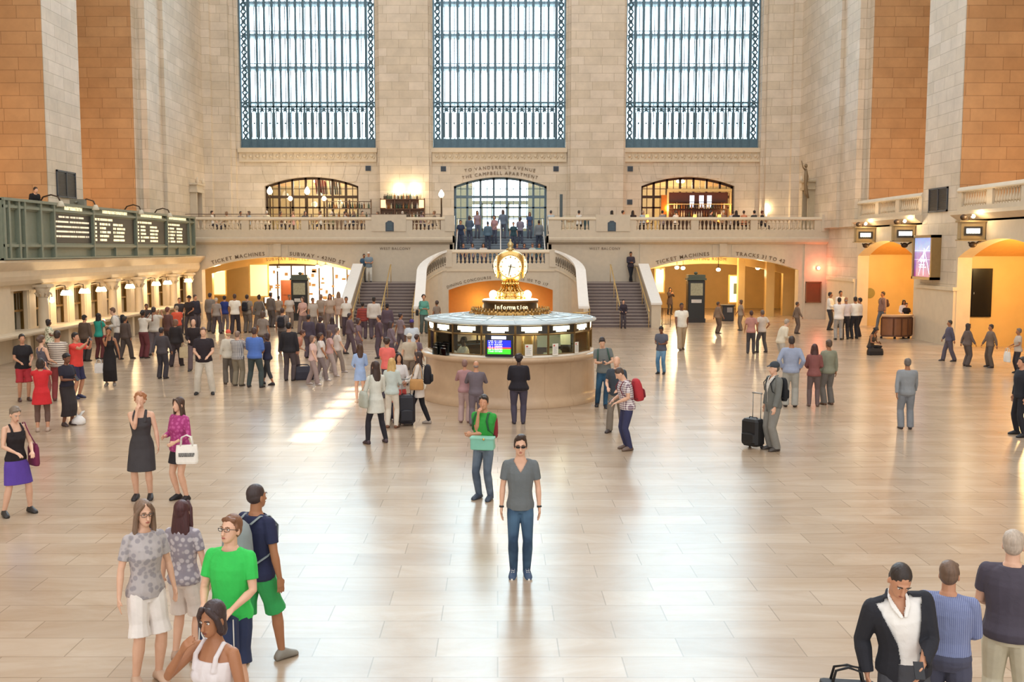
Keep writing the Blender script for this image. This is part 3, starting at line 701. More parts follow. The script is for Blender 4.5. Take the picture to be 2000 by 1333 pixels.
# ticket lamps: bracket with clustered glass shades
WARM = (1, .68, .36); SH = glow('lit_glass_shade', '#ffe6b0', 5)
for i, (y, two) in enumerate(((41.1, 1), (42.9, 1), (44.7, 1), (48.2, 1), (51.9, 1), (53.7, 1), (57.3, 1))):
    r = empty('ticket_lamp', (TX-.35, y, 2.6), 0, ['cluster of bell glass lamps, first from the left along the ticket windows', 'second bell glass lamp cluster from the left at the ticket windows', 'third bell glass lamp cluster at the ticket windows', 'bell glass lamp cluster just beyond the second column', 'bell glass lamp cluster in the middle of the far ticket windows', 'bell glass lamp cluster before the far columns', 'farthest bell glass lamp cluster, beside the arch'][i], 'lamp', 'bell glass lamps along the ticket windows')
    m = MB(); m.tube([(-.35, 0, -.02), (-.1, 0, .05), (.1, 0, .02), (.1, 0, -.12)], .022, 6); m.tube([(.1, -.16, -.14), (.1, .16, -.14)], .018, 6); m.tube([(-.05, 0, -.14), (.25, 0, -.14)], .018, 6); m.build('bracket', DKBRONZE, r)
    for dx, dy in ((.1, -.17), (.1, .17), (.27, 0)):
        m = MB(); m.lathe([(.035, -.14), (.06, -.17), (.1, -.24), (.125, -.33), (.1, -.35)], (dx, dy, 0), 12); m.build('glass_shade', SH, r)
    light('POINT', (.25, 0, -.5), 34, WARM, r, .12)
r = empty('column_lamp', (TX-.1, 39.5, 2.15), 0, 'small bluish white lamp hanging on the first column', 'lamp'); m = MB(); m.lathe([(.04, .1), (.07, .05), (.09, -.08), (.04, -.12)], (0, 0, 0), 10); m.build('bulb', glow('cool_bulb', '#dfeaff', 4), r); m = MB(); m.tube([(-.25, 0, .2), (0, 0, .22), (0, 0, .1)], .02, 6); m.build('arm', DKBRONZE, r)
# --- bracket signs with lamps on the right wall
for i, (pxr, Y, lab) in enumerate(((1697, 52.4, 'small lit gate sign box nearest the corner, with a lamp on top'), (1770, 47.4, 'lit gate sign box between the first arch and the screen pier'), (1910, 40.6, 'large lit gate sign box above the second arch on the right'))):
    r = empty('gate_sign', (XR, Y, 4.82), 0, lab, 'sign', 'lit gate signs on the right wall')
    m = MB(); m.rbox(-1.02, -.02, -.16, .16, -.36, .36, .03); m.box(-1.08, .04, -.2, .2, .33, .4); m.box(-1.06, .02, -.19, .19, -.4, -.35); m.build('box', plain('bronze_cream', '#a5906a', .4, .3), r)
    m = MB(); m.box(-.87, -.17, -.185, -.16, -.2, .16); m.build('recess', DARK, r)
    m = MB(); q = random.Random(i); bars_of_glyphs(m, -.8, -.26, -.11, .19, -.19, q, dens=1); m.box(-.78, -.28, -.187, -.186, -.1, .06); m.build('lettering', glow('lit_sign_letters', '#fff6dc', 5), r)
    m = MB(); m.tube([(-.1, 0, -.38), (-.5, 0, -.62), (-.62, 0, -.45)], .04, 6); m.ell((-.45, 0, -.55), (.16, .1, .12)); m.build('scroll_bracket', DKBRONZE, r)
    m = MB(); m.tube([(-.62, 0, .38), (-.66, -.08, .52), (-.56, -.12, .6)], .025, 6); m.ell((-.85, 0, .52), (.14, .09, .12)); m.build('lamp_arm', DKBRONZE, r)
    m = MB(); m.ell((-.52, -.1, .56), (.075, .075, .075)); m.build('bulb', glow('sign_bulb', '#fff0c0', 30), r)
    light('POINT', (-.6, -.35, .6), 26, (1, .72, .42), r, .08)
# --- screen on the right pier
r = empty('advert_screen', (XR, 45.55, 3.73), -pi/2, 'tall framed advert screen with purple and blue picture on the right pier', 'screen')
m = MB(); m.box(-1.05, 1.05, -.42, 0, -.98, -.86); m.box(-1.05, 1.05, -.42, 0, .86, .98); m.box(-1.05, -.93, -.42, 0, -.98, .98); m.box(.93, 1.05, -.42, 0, -.98, .98); m.box(-1.0, 1.0, -.3, 0, -.95, .95); m.build('frame', plain('bronze_gold_frame', '#9a7f52', .4, .4), r)
t = NT('screen_picture'); tc = t.n('ShaderNodeTexCoord'); sp = t.n('ShaderNodeSeparateXYZ'); t.l(tc.outputs['Object'], sp.inputs[0])
rp = t.n('ShaderNodeMapRange'); rp.inputs[1].default_value = -.86; rp.inputs[2].default_value = .86; t.l(sp.outputs[2], rp.inputs[0])
cr = t.n('ShaderNodeValToRGB'); cr.color_ramp.interpolation = 'LINEAR'; E = cr.color_ramp.elements; E[0].position = 0; E[0].color = srgb('#a53b78'); E[1].position = 1; E[1].color = srgb('#9fb4ee')
for p_, c_ in ((.3, '#8e5aa8'), (.62, '#b48ccc'), (.66, '#c9d2f0')): e = E.new(p_); e.color = srgb(c_)
t.l(rp.outputs[0], cr.inputs[0]); nz = t.n('ShaderNodeTexNoise', Scale=5.0, Detail=5.0); t.l(tc.outputs['Object'], nz.inputs['Vector']); o = t.mix(.35, cr.outputs[0], nz.outputs['Color'], 'OVERLAY')
t.l(o, t.b.inputs['Emission Color']); t.set(Emission_Strength=.95, Base_Color=(0, 0, 0, 1), Roughness=.3)
m = MB(); m.box(-.93, .93, -.34, -.3, -.86, .86); m.build('display', t.mat, r)
m = MB(); wv = glow('screen_white', '#ffffff', .9)
for a, b in (((-.5, -.2), (.6, .5)), ((.1, .4), (.75, -.75)), ((.1, .3), (-.4, -.8)), ((.1, .3), (.1, -.8))): m.tube([(a[0], -.345, a[1]), (b[0], -.345, b[1])], .018, 4)
for z in (.3, -.1): m.box(-.93, .93, -.345, -.34, z-.005, z+.005)
text_mb(m, 'LEARN', .2, (0, -.345, -.2), AX, AZ, .005); m.box(-.4, .2, -.345, -.34, -.35, -.31); m.box(-.4, .35, -.345, -.34, -.45, -.41); m.build('white_lines', wv, r)
# black panel in the second passage, round grey disc, brown notice board, red lamp
m = MB(); m.box(-.4, .4, -.08, 0, 0, 1.95); m.box(-.44, .44, -.05, 0, -.04, 1.99); o = m.build('black_panel', plain('black_gloss', '#141416', .2), label='tall black panel on the yellow wall inside the second arch', cat='panel'); o.location = (20.25, 42.92, 1.3)
m = MB(); m.ell((-.33, -.09, .95), (.02, .02, .05)); m.build('latch', STEEL, o)
c = at(1699, 573, 54.8); m = MB(); m.tube([(0, 0, 0), (0, -.04, 0)], .27, 24, smooth=False); o = m.build('wall_disc', plain('olive_disc', '#8f8146', .5), label='round olive disc on the yellow passage wall behind the desk', cat='disc'); o.location = (c.x, 54.83, c.z)
c = at(1588, 571, YB); m = MB(); m.box(-.42, .42, -.06, 0, -.58, .58); o = m.build('notice_board', plain('reddish_brown_panel', '#7d3c1c', .5), label='reddish brown square panel on the wall below the red lamp', cat='panel'); o.location = (c.x, YB, c.z)
m = MB(); m.box(-.46, .46, -.09, -.02, -.62, -.56); m.box(-.46, .46, -.09, -.02, .56, .62); m.box(-.46, -.4, -.09, -.02, -.6, .6); m.box(.4, .46, -.09, -.02, -.6, .6); m.build('frame', plain('brown_frame', '#8a5a3a', .5), o)
c = at(1599, 524, YB-.2); r = empty('red_lamp', (c.x, YB, c.z), 0, 'glowing reddish lamp on the wall right of the tracks arch', 'lamp'); m = MB(); m.ell((0, -.18, 0), (.1, .1, .1)); m.build('bulb', glow('red_bulb', '#ff8a70', 14), r); m = MB(); m.box(-.07, .07, -.1, 0, -.07, .07); m.build('base', STEEL, r); light('POINT', (0, -.5, 0), 40, (1, .22, .12), r, .08)
# doorway ornaments on the corner piers
def doorcase(X, s, y, lab, statue):
    r = empty('balcony_doorway', (X-s*.3, y, 4.88), -s*pi/2, lab, 'doorway'); m = MB(); h = 2.6 if not statue else 2.75
    for a in (-.62, .5): m.box(a, a+.12, -.4, 0, 0, h); 
    m.box(-.75, .75, -.48, 0, h, h+.18); m.box(-.66, .66, -.42, 0, h+.18, h+.45); m.box(-.8, .8, -.52, 0, h+.45, h+.55); m.build('surround', STONED if not statue else plain('carved_pale_stone', '#b9a98c', .6), r)
    m = MB(); m.box(-.5, .5, -.05, -.02, 0, h); m.build('door_leaf', plain('brown_door_wood', '#6e523c', .5), r)
    m = MB()
    for x in (-.6, .6): m.lathe([(.05, 0), (.09, .08), (.11, .2), (.05, .32), (.02, .4)], (x, -.45, h+.5), 8)
    m.build('finial', STONES, r)
doorcase(XL, -1, 59.2+3.2, 'carved stone doorway with small finials on the left corner pier', 0); doorcase(XR, 1, 62.2, 'carved stone doorway below the bronze figure on the right corner pier', 1)
c = (XR-.95, 61.3, 7.4); r = empty('wall_figure', c, 0, 'slim bronze figure lamp standing beside the right balcony doorway', 'ornament'); m = MB(); m.tube([(.2, 0, -.3), (.05, 0, 0), (0, 0, .5), (.03, 0, 1.0), (0, 0, 1.45)], [.05, .13, .1, .14, .06], 8); m.ell((0, 0, 1.6), (.1, .1, .13)); m.tube([(0, 0, 1.3), (-.2, -.1, 1.5), (-.3, -.1, 1.9)], [.05, .04, .03], 6); m.build('figure', plain('weathered_bronze', '#8a7558', .5, .3), r)
# uplights in the recesses (warm floods that stain the returns orange)
for s, X in ((-1, XL), (1, XR)):
    for y0, y1 in ((46.6, 54.9), (34.9, 43)):
        r = empty('flood_lamp', (X+s*2.6, (y0+y1)/2-1.2, 5.64 if s > 0 else 5.9), 0, ['warm flood lamp lighting the recess', ''][0]+(' on the right wall' if s > 0 else ' on the left wall')+(' nearest the corner' if y0 > 40 else ' nearer the viewer'), 'lamp', 'flood lamps in the wall recesses')
        m = MB(); m.box(-.15, .15, -.12, .12, 0, .08); m.tube([(0, 0, .08), (0, 0, .2)], .03, 6); m.lathe([(.1, .18), (.16, .3), (.15, .32)], (0, 0, 0), 12); m.build('housing', DARK, r)
        light('SPOT', (0, 0, .5), 420, (1, .58, .3), r, .3, spot_size=radians(150), spot_blend=1.0).rotation_euler = (radians(125), 0, 0)
        light('POINT', (0, 0, 4.5), 45, (1, .58, .3), r, .5)
# passage lamps at ground level, right
for y in (51.0, 39.5):
    r = empty('passage_lamp', (20.9, y, 4.55), 0, 'hanging passage lamp inside the %s arch of the right wall' % ('first' if y > 50 else 'second'), 'lamp', 'hanging lamps in the right passages'); m = MB(); m.tube([(0, 0, 0), (0, 0, -.55)], .015, 6); m.lathe([(.05, -.5), (.16, -.68), (.14, -.7)], (0, 0, 0), 12); m.build('fitting', DKBRONZE, r); m = MB(); m.ell((0, 0, -.7), (.09, .09, .07)); m.build('bulb', glow('passage_bulb', '#ffdc90', 8), r)
    light('POINT', (0, 0, -1.0), 420, (1, .66, .26), r, .25)
# ================================================================== information booth
BC = V((.35, 28.4, 0)); BR = 2.32
def circ(r, z, n=64, ph=0): return [(r*cos(ph+2*pi*j/n), r*sin(ph+2*pi*j/n), z) for j in range(n)]
bo = empty('information_booth', BC, 0, 'round marble information booth with brass windows under a ribbed grey roof', 'booth')
m = MB(); m.lathe([(BR+.13, 0), (BR+.13, .14), (BR+.06, .2), (BR+.02, .3), (BR+.02, 1.12), (BR+.06, 1.16), (BR+.14, 1.2), (BR+.16, 1.26), (BR+.12, 1.31), (BR-.5, 1.31)], (0, 0, 0), 96, cap=False)
t = stone('booth_marble', '#c9ad8e', '#c2a485', '#a88c6e', 1.6, 5, rough=.25, msize=.006); m.build('counter', t, bo)
m = MB(); m.lathe([(BR-.02, 1.31), (BR-.02, 1.36), (BR-.12, 1.36)], (0, 0, 0), 96, cap=False); m.build('counter_edge', plain('white_edge_tiles', '#e6dfd2', .3), bo)
PH = radians(-90+2.6); n16 = 16
fr = MB(); RG = BR-.06
for k in range(n16):
    t = PH+k*2*pi/n16; c_, s_ = cos(t), sin(t); fr.tube([(RG*c_, RG*s_, 1.31), (RG*c_, RG*s_, 2.18)], .028, 4, smooth=False)
for z, r_ in ((1.37, .02), (1.9, .024), (2.16, .03)):
    for k in range(n16):
        a, b_ = PH+k*2*pi/n16, PH+(k+1)*2*pi/n16; fr.tube([(RG*cos(a), RG*sin(a), z), (RG*cos(b_), RG*sin(b_), z)], r_, 4, smooth=False)
fr.build('window_frame', plain('aged_brass', '#8f7550', .35, .7), bo)
gl = MB(); bk = MB(); sg = MB()
for k in range(n16):
    a, b_ = PH+k*2*pi/n16, PH+(k+1)*2*pi/n16; A_ = V((RG*cos(a), RG*sin(a), 0)); B_ = V((RG*cos(b_), RG*sin(b_), 0)); d = (B_-A_); e = d.normalized(); nn = V((e.y, -e.x, 0))
    def panel(mb, u0, u1, z0, z1, off, th): mb.rings([[A_+e*u+nn*off+V((0, 0, z)) for u, z in ((u0, z0), (u1, z0), (u1, z1), (u0, z1))], [A_+e*u+nn*(off-th)+V((0, 0, z)) for u, z in ((u0, z0), (u1, z0), (u1, z1), (u0, z1))]])
    W_ = d.length; panel(gl, .03, W_-.03, 1.39, 1.88, -.01, .01); panel(bk, .03, W_-.03, 1.925, 2.135, 0, .03)
    sgp = MB(); panel(sgp, .16, W_-.18, 2.0, 2.1, .012, .01); panel(sgp, .26, W_-.28, 1.955, 2.0, .012, .01); sgp.build('lit_sign', glow('booth_sign_letters', '#fff4cc', 4.5), bo)
gl.build('glass', glass(), bo); bk.build('sign_band', plain('dark_sign_band', '#2f2a22', .3), bo)
m = MB(); m.lathe([(RG-.1, 2.15), (BR+.03, 2.15), (BR+.06, 2.17), (BR+.06, 2.2), (1.0, 2.34), (1.0, 2.2)], (0, 0, 0), 96, cap=False)
for k in range(16):
    t = PH+k*2*pi/16; m.tube([((BR+.05)*cos(t), (BR+.05)*sin(t), 2.205), (1.0*cos(t), 1.0*sin(t), 2.35)], .02, 5)
for r_ in (1.35, 1.7, 2.05, 2.3): m.lathe([(r_, 2.2+.14*(2.38-r_)/1.38-.005), (r_, 2.225+.14*(2.38-r_)/1.38), (r_-.04, 2.225+.14*(2.38-r_)/1.38), (r_-.04, 2.2+.14*(2.38-r_)/1.38)], (0, 0, 0), 64, cap=False)
m.build('roof', plain('ribbed_blue_grey_metal', '#c6d4da', .35, .3), bo)
m = MB(); m.lathe([(BR-.1, 2.14), (0, 2.14)], (0, 0, 0), 48, cap=False); m.lathe([(BR-.3, 0), (BR-.3, .95), (BR-.2, .95)], (0, 0, 0), 48, cap=False); m.build('interior', plain('booth_ceiling', '#cdbb8e', .6), bo)
m = MB(); m.lathe([(.7, .0), (.7, 2.14)], (0, 0, 0), 24, cap=False)
for k in range(12): t = k*pi/6; m.tube([(.71*cos(t), .71*sin(t), .9), (.71*cos(t), .71*sin(t), 2.14)], .04, 6)
m.build('inner_column', BRASS, bo)
m = MB()
for k in range(5): t = -pi/2+.9+k*.28; m.box(1.3*cos(t)-.13, 1.3*cos(t)+.13, 1.3*sin(t)-.02, 1.3*sin(t), 1.0, 1.3)
for t in (-1.0, -.75, -.4): m.box(1.6*cos(t)-.16, 1.6*cos(t)+.16, 1.6*sin(t), 1.6*sin(t)+.05, 1.5, 1.88)
m.build('shelf_fittings', plain('pale_green_glass_doors', '#cfd8c0', .3), bo)
m = MB(); m.box(-1.72, -1.42, -1.15, -1.1, 1.31, 1.86); m.ell((-1.57, -1.16, 1.62), (.07, .02, .09)); m.build('inner_door', plain('dark_booth_door', '#3b2720', .4), bo)
light('POINT', (0, -1.5, 2.0), 26, (1, .8, .5), bo, .2); light('POINT', (1.3, -.9, 2.0), 16, (1, .8, .5), bo, .2); light('POINT', (-1.3, -.9, 2.0), 16, (1, .8, .5), bo, .2)
# brass crown and drum with lettering
m = MB(); m.lathe([(1.02, 2.22), (1.08, 2.26), (1.1, 2.4), (1.02, 2.44), (1.0, 2.3)], (0, 0, 0), 64, cap=False)
for k in range(56):
    t = 2*pi*k/56; x, y = 1.07*cos(t), 1.07*sin(t); m.tube([(x, y, 2.42), (x, y, 2.5)], [.035, .012], 5)
    if k % 2: m.ell((x*1.03, y*1.03, 2.33), (.05, .05, .06), None, 6, 4)
m.build('crown', plain('aged_gilt', '#b08a50', .3, .85, noise=.35, scale=14), bo)
m = MB(); m.lathe([(.74, 2.4), (.74, 2.62), (.78, 2.63), (.78, 2.68), (.6, 2.7), (0, 2.7)], (0, 0, 0), 64, cap=False); m.build('drum', plain('dark_gilt', '#6f5232', .3, .7), bo)
m = MB()
for s_, p0 in (('Information', -pi/2+.02), ('Information', -pi/2+2*pi/3), ('Information', -pi/2-2*pi/3)):
    k = len(s_)
    for i_, ch in enumerate(s_):
        t = p0+(i_-(k-1)/2)*.118; text_mb(m, ch, .165, (.755*cos(t), .755*sin(t), 2.475), (-sin(t), cos(t), 0), AZ, .012, bold=.004)
m.build('lettering', plain('cream_letters', '#fff3d0', .4, emit=.5), bo)
m = MB(); m.lathe([(.45, 2.7), (.5, 2.72), (.78, 2.7), (.74, 2.72)], (0, 0, 0), 48); m.build('top_ledge', glow('lit_ledge_glass', '#fff2dc', 1.2), bo)
# ornate brass pedestal, two globe lamps
m = MB(); m.lathe([(.42, 2.7), (.44, 2.76), (.36, 2.8), (.34, 2.86), (.4, 2.9), (.3, 2.95), (.2, 2.99), (.24, 3.03), (.15, 3.08), (.13, 3.14), (.2, 3.19), (.12, 3.22)], (0, 0, 0), 28)
for k in range(16):
    t = 2*pi*k/16; c_, s_ = cos(t), sin(t); m.tube([(.4*c_, .4*s_, 2.74), (.43*c_, .43*s_, 2.86), (.28*c_, .28*s_, 2.98), (.2*c_, .2*s_, 3.12)], .028, 5); m.ell((.22*c_, .22*s_, 3.18), (.035, .035, .05), None, 6, 4)
    m.ell((.46*c_, .46*s_, 2.76), (.04, .04, .05), None, 6, 4)
for s in (-1, 1): m.tube([(s*.25, -.1, 2.78), (s*.38, -.12, 2.86), (s*.46, -.12, 2.72)], .03, 6); m.lathe([(.05, 2.68), (.08, 2.7), (.04, 2.75)], (s*.47, -.12, 0), 10)
m.build('pedestal', GOLD, bo)
for s in (-1, 1):
    m = MB(); m.ell((s*.47, -.12, 2.84), (.115, .115, .125), None, 16, 12); m.build('globe_lamp', glow('booth_globe', '#fff0d8', 9), bo); light('POINT', (s*.47, -.3, 2.86), 22, (1, .8, .5), bo, .12)
# clock
ck = empty('clock', BC+V((0, 0, 3.2)), 0, 'gilded four-faced ball clock on top of the information booth', 'clock')
m = MB(); zc = .42; Rb = .46
prof = [(.1, -.02), (.14, .0), (.2, .03), (.16, .06)]; m.lathe(prof, (0, 0, 0), 24)
n = 32; rs = []
for i in range(17):
    t = pi*i/16; zz = zc-Rb*1.02*cos(t); r_ = Rb*sin(t)
    rs.append([((r_*cos(2*pi*j/n)), (r_*sin(2*pi*j/n)), zz) for j in range(n)])
# flatten four sides where the faces sit
rs = rs[1:-1]
m.rings(rs, True, True); m.build('case', GOLD, ck)
for q in range(4):
    R_ = M.Rotation(q*pi/2, 4, 'Z')
    m = MB(); Rd = .474; am = asin(.31/Rd); m.rings([[(Rd*sin(am*k/6)*cos(2*pi*j/40), -Rd*cos(am*k/6), zc+Rd*sin(am*k/6)*sin(2*pi*j/40)) for j in range(40)] for k in range(6, 0, -1)], False, True); m.add([(Rd*sin(am/6)*cos(2*pi*j/40), -Rd*cos(am/6), zc+Rd*sin(am/6)*sin(2*pi*j/40)) for j in range(40)], [tuple(range(40))])
    m.xform(R_); f = m.build('dial', glow('opal_dial', '#fff0cc', .75), ck)
    m = MB()
    for k in range(40):
        t = 2*pi*k/40; t2 = 2*pi*(k+1)/40; m.tube([(.315*cos(t), -.352, zc+.315*sin(t)), (.315*cos(t2), -.352, zc+.315*sin(t2))], .02, 5)
    m.xform(R_); m.build('bezel', GOLD, ck)
    m = MB()
    for k in range(12): t = pi*k/6; w_ = .012 if k % 3 else .018; m.tube([(.24*sin(t), -.412, zc+.24*cos(t)), (.275*sin(t), -.392, zc+.275*cos(t))], w_, 4)
    m.xform(R_); m.build('hour_marks', plain('gilt_numerals', '#b89248', .5), f)
    for ang, ln, w_ in ((radians(192), .27, .012), (radians(101), .2, .009)):
        m = MB(); m.tube([(-.06*sin(ang), -.475, zc-.06*cos(ang)), (0, -.482, zc), (ln*.6*sin(ang), -.458, zc+ln*.6*cos(ang)), (ln*sin(ang), -.405, zc+ln*cos(ang))], [w_*1.2, w_*1.2, w_, w_*.6], 4); m.xform(R_); m.build('clock_hand', plain('black_hand', '#2a2015', .5), f)
m = MB(); m.lathe([(.1, zc+Rb-.02), (.12, zc+Rb+.02), (.05, zc+Rb+.06), (.07, zc+Rb+.1), (.09, zc+Rb+.15), (.05, zc+Rb+.2), (.02, zc+Rb+.25), (.03, zc+Rb+.28), (.0, zc+Rb+.3)], (0, 0, 0), 14); m.build('acorn_finial', plain('pale_brass', '#c9b98a', .3, .8), ck)
# booth monitor and notices
r = empty('departures_monitor', BC+V((-.31, -BR+.0, 1.35)), radians(-9), 'colour monitor with blue, red and green bands in the booth window', 'monitor')
m = MB(); m.box(-.36, .36, -.02, .05, 0, .56); m.build('casing', plain('black_casing', '#15161c', .3), r)
sc_ = MB(); 
for z0, z1, c_ in ((.07, .2, '#33cc22'), (.2, .245, '#e03a2a'), (.245, .42, '#1722ee')): MB().box(-.3, .3, -.026, -.02, z0, z1).build('screen_band', glow('screen'+c_, c_, 1.6), r)
m = MB(); m.box(-.2, .18, -.026, -.02, .45, .53); q = random.Random(5)
for row in range(7): 
    for x in (-.27, -.2, -.12): bars_of_glyphs(m, x, x+(.05 if x < -.15 else .2), .395-row*.045, .022, -.027, q)
m.build('screen_text', glow('screen_text', '#d8dcff', 1.3), r)
for i, (px, w_) in enumerate(((1032, .2), (1084, .17), (1128, .15))):
    c = at(px, 691, 26.3); dx = c.x-BC.x; t = asin(max(-1, min(1, dx/(BR-.02)))); pos = BC+V(((BR-.0)*sin(t), -(BR-.0)*cos(t), 1.36))
    r = MB().box(-w_/2, w_/2, -.012, 0, 0, .3).build('paper_notice', plain('notice_paper', '#ebe7dc', .7), label=['white notice with a coloured crest propped in the booth window beside the monitor', 'white notice propped in the second booth window right of the monitor', 'white notice propped in the rightmost visible booth window'][i], cat='notice', group='paper notices in the booth windows')
    r.location = pos; r.rotation_euler = (0, 0, t)
    m = MB(); q = random.Random(9+i)
    for row in range(6): m.box(-w_*.36, w_*q.uniform(.15, .38), -.014, -.012, .05+row*.03, .058+row*.03)
    m.build('printed_lines', plain('grey_print', '#8b8b90', .7), r); MB().box(-w_*.36, -w_*.1, -.015, -.012, .23, .27).build('crest', plain('red_print', '#c45048', .6), r)
# small things on the counter
for i, (t, lab) in enumerate(((-.95, 'brochure rack on the left of the booth counter'), (-.8, 'second brochure rack on the booth counter, nearer the dark door'))):
    r = empty('brochure_rack', BC+V(((BR+.0)*sin(t)-.1, -(BR+.0)*cos(t), 1.31)), t, lab, 'rack', 'brochure racks on the booth counter')
    m = MB(); 
    for k in range(3): m.box(-.12, .12, -.04+k*.05, -.03+k*.05, 0, .18+k*.07); 
    m.box(-.12, -.11, -.04, .08, 0, .3); m.box(.11, .12, -.04, .08, 0, .3); m.build('rack', glass('acrylic', '#d0d8dc'), r)
    for k in range(3):
        for q in range(2): MB().box(-.1+q*.11, -.01+q*.11, -.028+k*.05, -.008+k*.05, .01, .2+k*.06).build('brochure', plain('brochure%d' % ((k+q) % 3), ['#4e5866', '#b8b4a4', '#3a3a3e'][(k+q) % 3], .5), r)
# ================================================================== floor items
def suitcase(loc, rz, lab, col, h=.68, w=.42, d=.26, handle=.36, group='black wheeled suitcases beside the booth', tilt=0):
    r = empty('suitcase', loc, rz, lab, 'suitcase', group); r.rotation_euler = (tilt, 0, rz)
    c = plain('suitcase_'+col, col, .5, bump=.1); m = MB(); m.rbox(-w/2, w/2, -d/2, d/2, .06, h, .05); m.build('shell', c, r)
    m = MB(); m.rbox(-w*.4, w*.4, -d/2-.04, -d/2+.02, .12, h*.55, .03); m.build('pocket', c, r)
    m = MB()
    for s in (-1, 1): m.tube([(s*.1, d/2-.04, h-.1), (s*.1, d/2-.04, h+handle)], .009, 6)
    m.tube([(-.12, d/2-.04, h+handle), (.12, d/2-.04, h+handle)], .016, 6); m.build('pull_handle', STEEL, r)
    for s in (-1, 1):
        m = MB(); m.tube([(s*w*.36-.015, d/2-.05, .04), (s*w*.36+.015, d/2-.05, .04)], .04, 12); m.build('wheel', DARK, r)
    m = MB(); m.tube([(-.1, 0, h), (-.09, 0, h+.03), (.09, 0, h+.03), (.1, 0, h)], .012, 6); m.build('carry_handle', DARK, r); return r
p = onz(794, 832); suitcase((p.x, p.y, 0), .15, 'dark upright suitcase held by the woman in the cream coat', '#1c1c26', .72, .4)
p = onz(771, 827); suitcase((p.x-.03, p.y+.35, 0), -.2, 'navy suitcase standing just behind and left of the other dark case', '#23233c', .66, .36)
p = onz(1470, 876); suitcase((p.x, p.y, 0), -.9, 'black trolley case tilted beside the man in the grey suit', '#19191b', .62, .42, .3, .52, 'trolley case', tilt=0)
def bag(loc, rz, name, lab, col, w, h, d, handle=.15, extra=None, cat='bag', soft=.04, text=None):
    r = empty(name, loc, rz, lab, cat); c = plain('bag_'+col, col, .6, bump=.15, scale=14)
    m = MB(); k = .88; m.rings([[(-w/2*a, -d/2*b, z) for a, b in ((1, 1), (-1, 1), (-1, -1), (1, -1))] if 0 else [(x*a*w/2, y*b*d/2, z) for x, y in ((-1, -.7), (-.85, -1), (.85, -1), (1, -.7), (1, .7), (.85, 1), (-.85, 1), (-1, .7))] for z, a, b in ((0, .94, .9), (h*.1, 1, 1), (h*.6, 1.0, .95), (h, .93, .55))]); m.build('body', c, r)
    m = MB()
    for y in (-d*.25, d*.25): m.tube([(-w*.28, y, h*.95), (-w*.22, y, h+handle*.8), (0, y*.6, h+handle), (w*.22, y, h+handle*.8), (w*.28, y, h*.95)], .011, 6)
    if handle: m.build('handle', c, r)
    if text: mm = MB(); text_mb(mm, text, h*.17, (0, -d/2-.004, h*.42), AX, AZ, .004, bold=.004, spacing=.85); mm.build('lettering', DARK, r)
    return r
# white carrier bag on the floor
p = onz(154, 830); r = empty('plastic_bag', (p.x, p.y, 0), .3, 'white knotted carrier bag on the floor beside the woman in the long dark skirt', 'bag')
m = MB(); m.rings([[(x*a+j*sin(3*t_)*.01, y*a*.7, z) for t_ in [2*pi*q/14 for q in range(14)] for x, y in ((cos(t_), sin(t_)),) for j in (1,)] for z, a in ((0, .12), (.04, .16), (.12, .15), (.19, .08), (.22, .035))], True, True)
m.tube([(-.02, 0, .2), (-.1, 0, .32), (-.07, 0, .4)], [(.03, .01), (.03, .008), (.008, .006)], 6); m.tube([(.02, 0, .2), (.09, 0, .29), (.14, 0, .32)], [(.03, .01), (.03, .008), (.008, .006)], 6); m.build('body', plain('white_plastic', '#ece8e4', .4, bump=.3, scale=18), r)
# desk with two attendants
c = onz(1762, 663); r = empty('help_desk', (c.x-.12, c.y+.75, 0), radians(8), 'curved brown panelled help desk on small feet by the right pier', 'desk')
m = MB()
def arcpts(R, a0=-.75, a1=.75, k=14, yo=2.0): return [(R*sin(a0+(a1-a0)*i/k)*.62, yo*0+.9-R*cos(a0+(a1-a0)*i/k)*.9) for i in range(k+1)]
def slab(mb, R0, R1, z0, z1):
    o_, i_ = arcpts(R0), arcpts(R1)[::-1]; ring = [(x, y) for x, y in o_+i_]; mb.rings([[(x, y, z0) for x, y in ring], [(x, y, z1) for x, y in ring]])
slab(m, 1.78, 1.3, .1, 1.02); m.build('body', plain('reddish_wood', '#8a5836', .4, noise=.25, scale=3), r)
m = MB(); slab(m, 1.86, 1.2, 1.02, 1.1); m.build('desk_top', plain('pale_wood_top', '#d9ab80', .3), r)
m = MB(); slab(m, 1.8, 1.3, .1, .17); slab(m, 1.8, 1.3, .92, .97)
for i in (0, 4, 7, 10, 14): x, y = arcpts(1.79)[i]; m.box(x-.025, x+.025, y-.02, y+.03, .15, .95)
m.build('trim', plain('dark_wood_trim', '#5d3620', .4), r)
for i in (0, 5, 9, 14):
    x, y = arcpts(1.6)[i]; m = MB(); m.lathe([(.05, 0), (.06, .05), (.03, .11)], (x, y, 0), 8); m.build('foot', DARK, r)
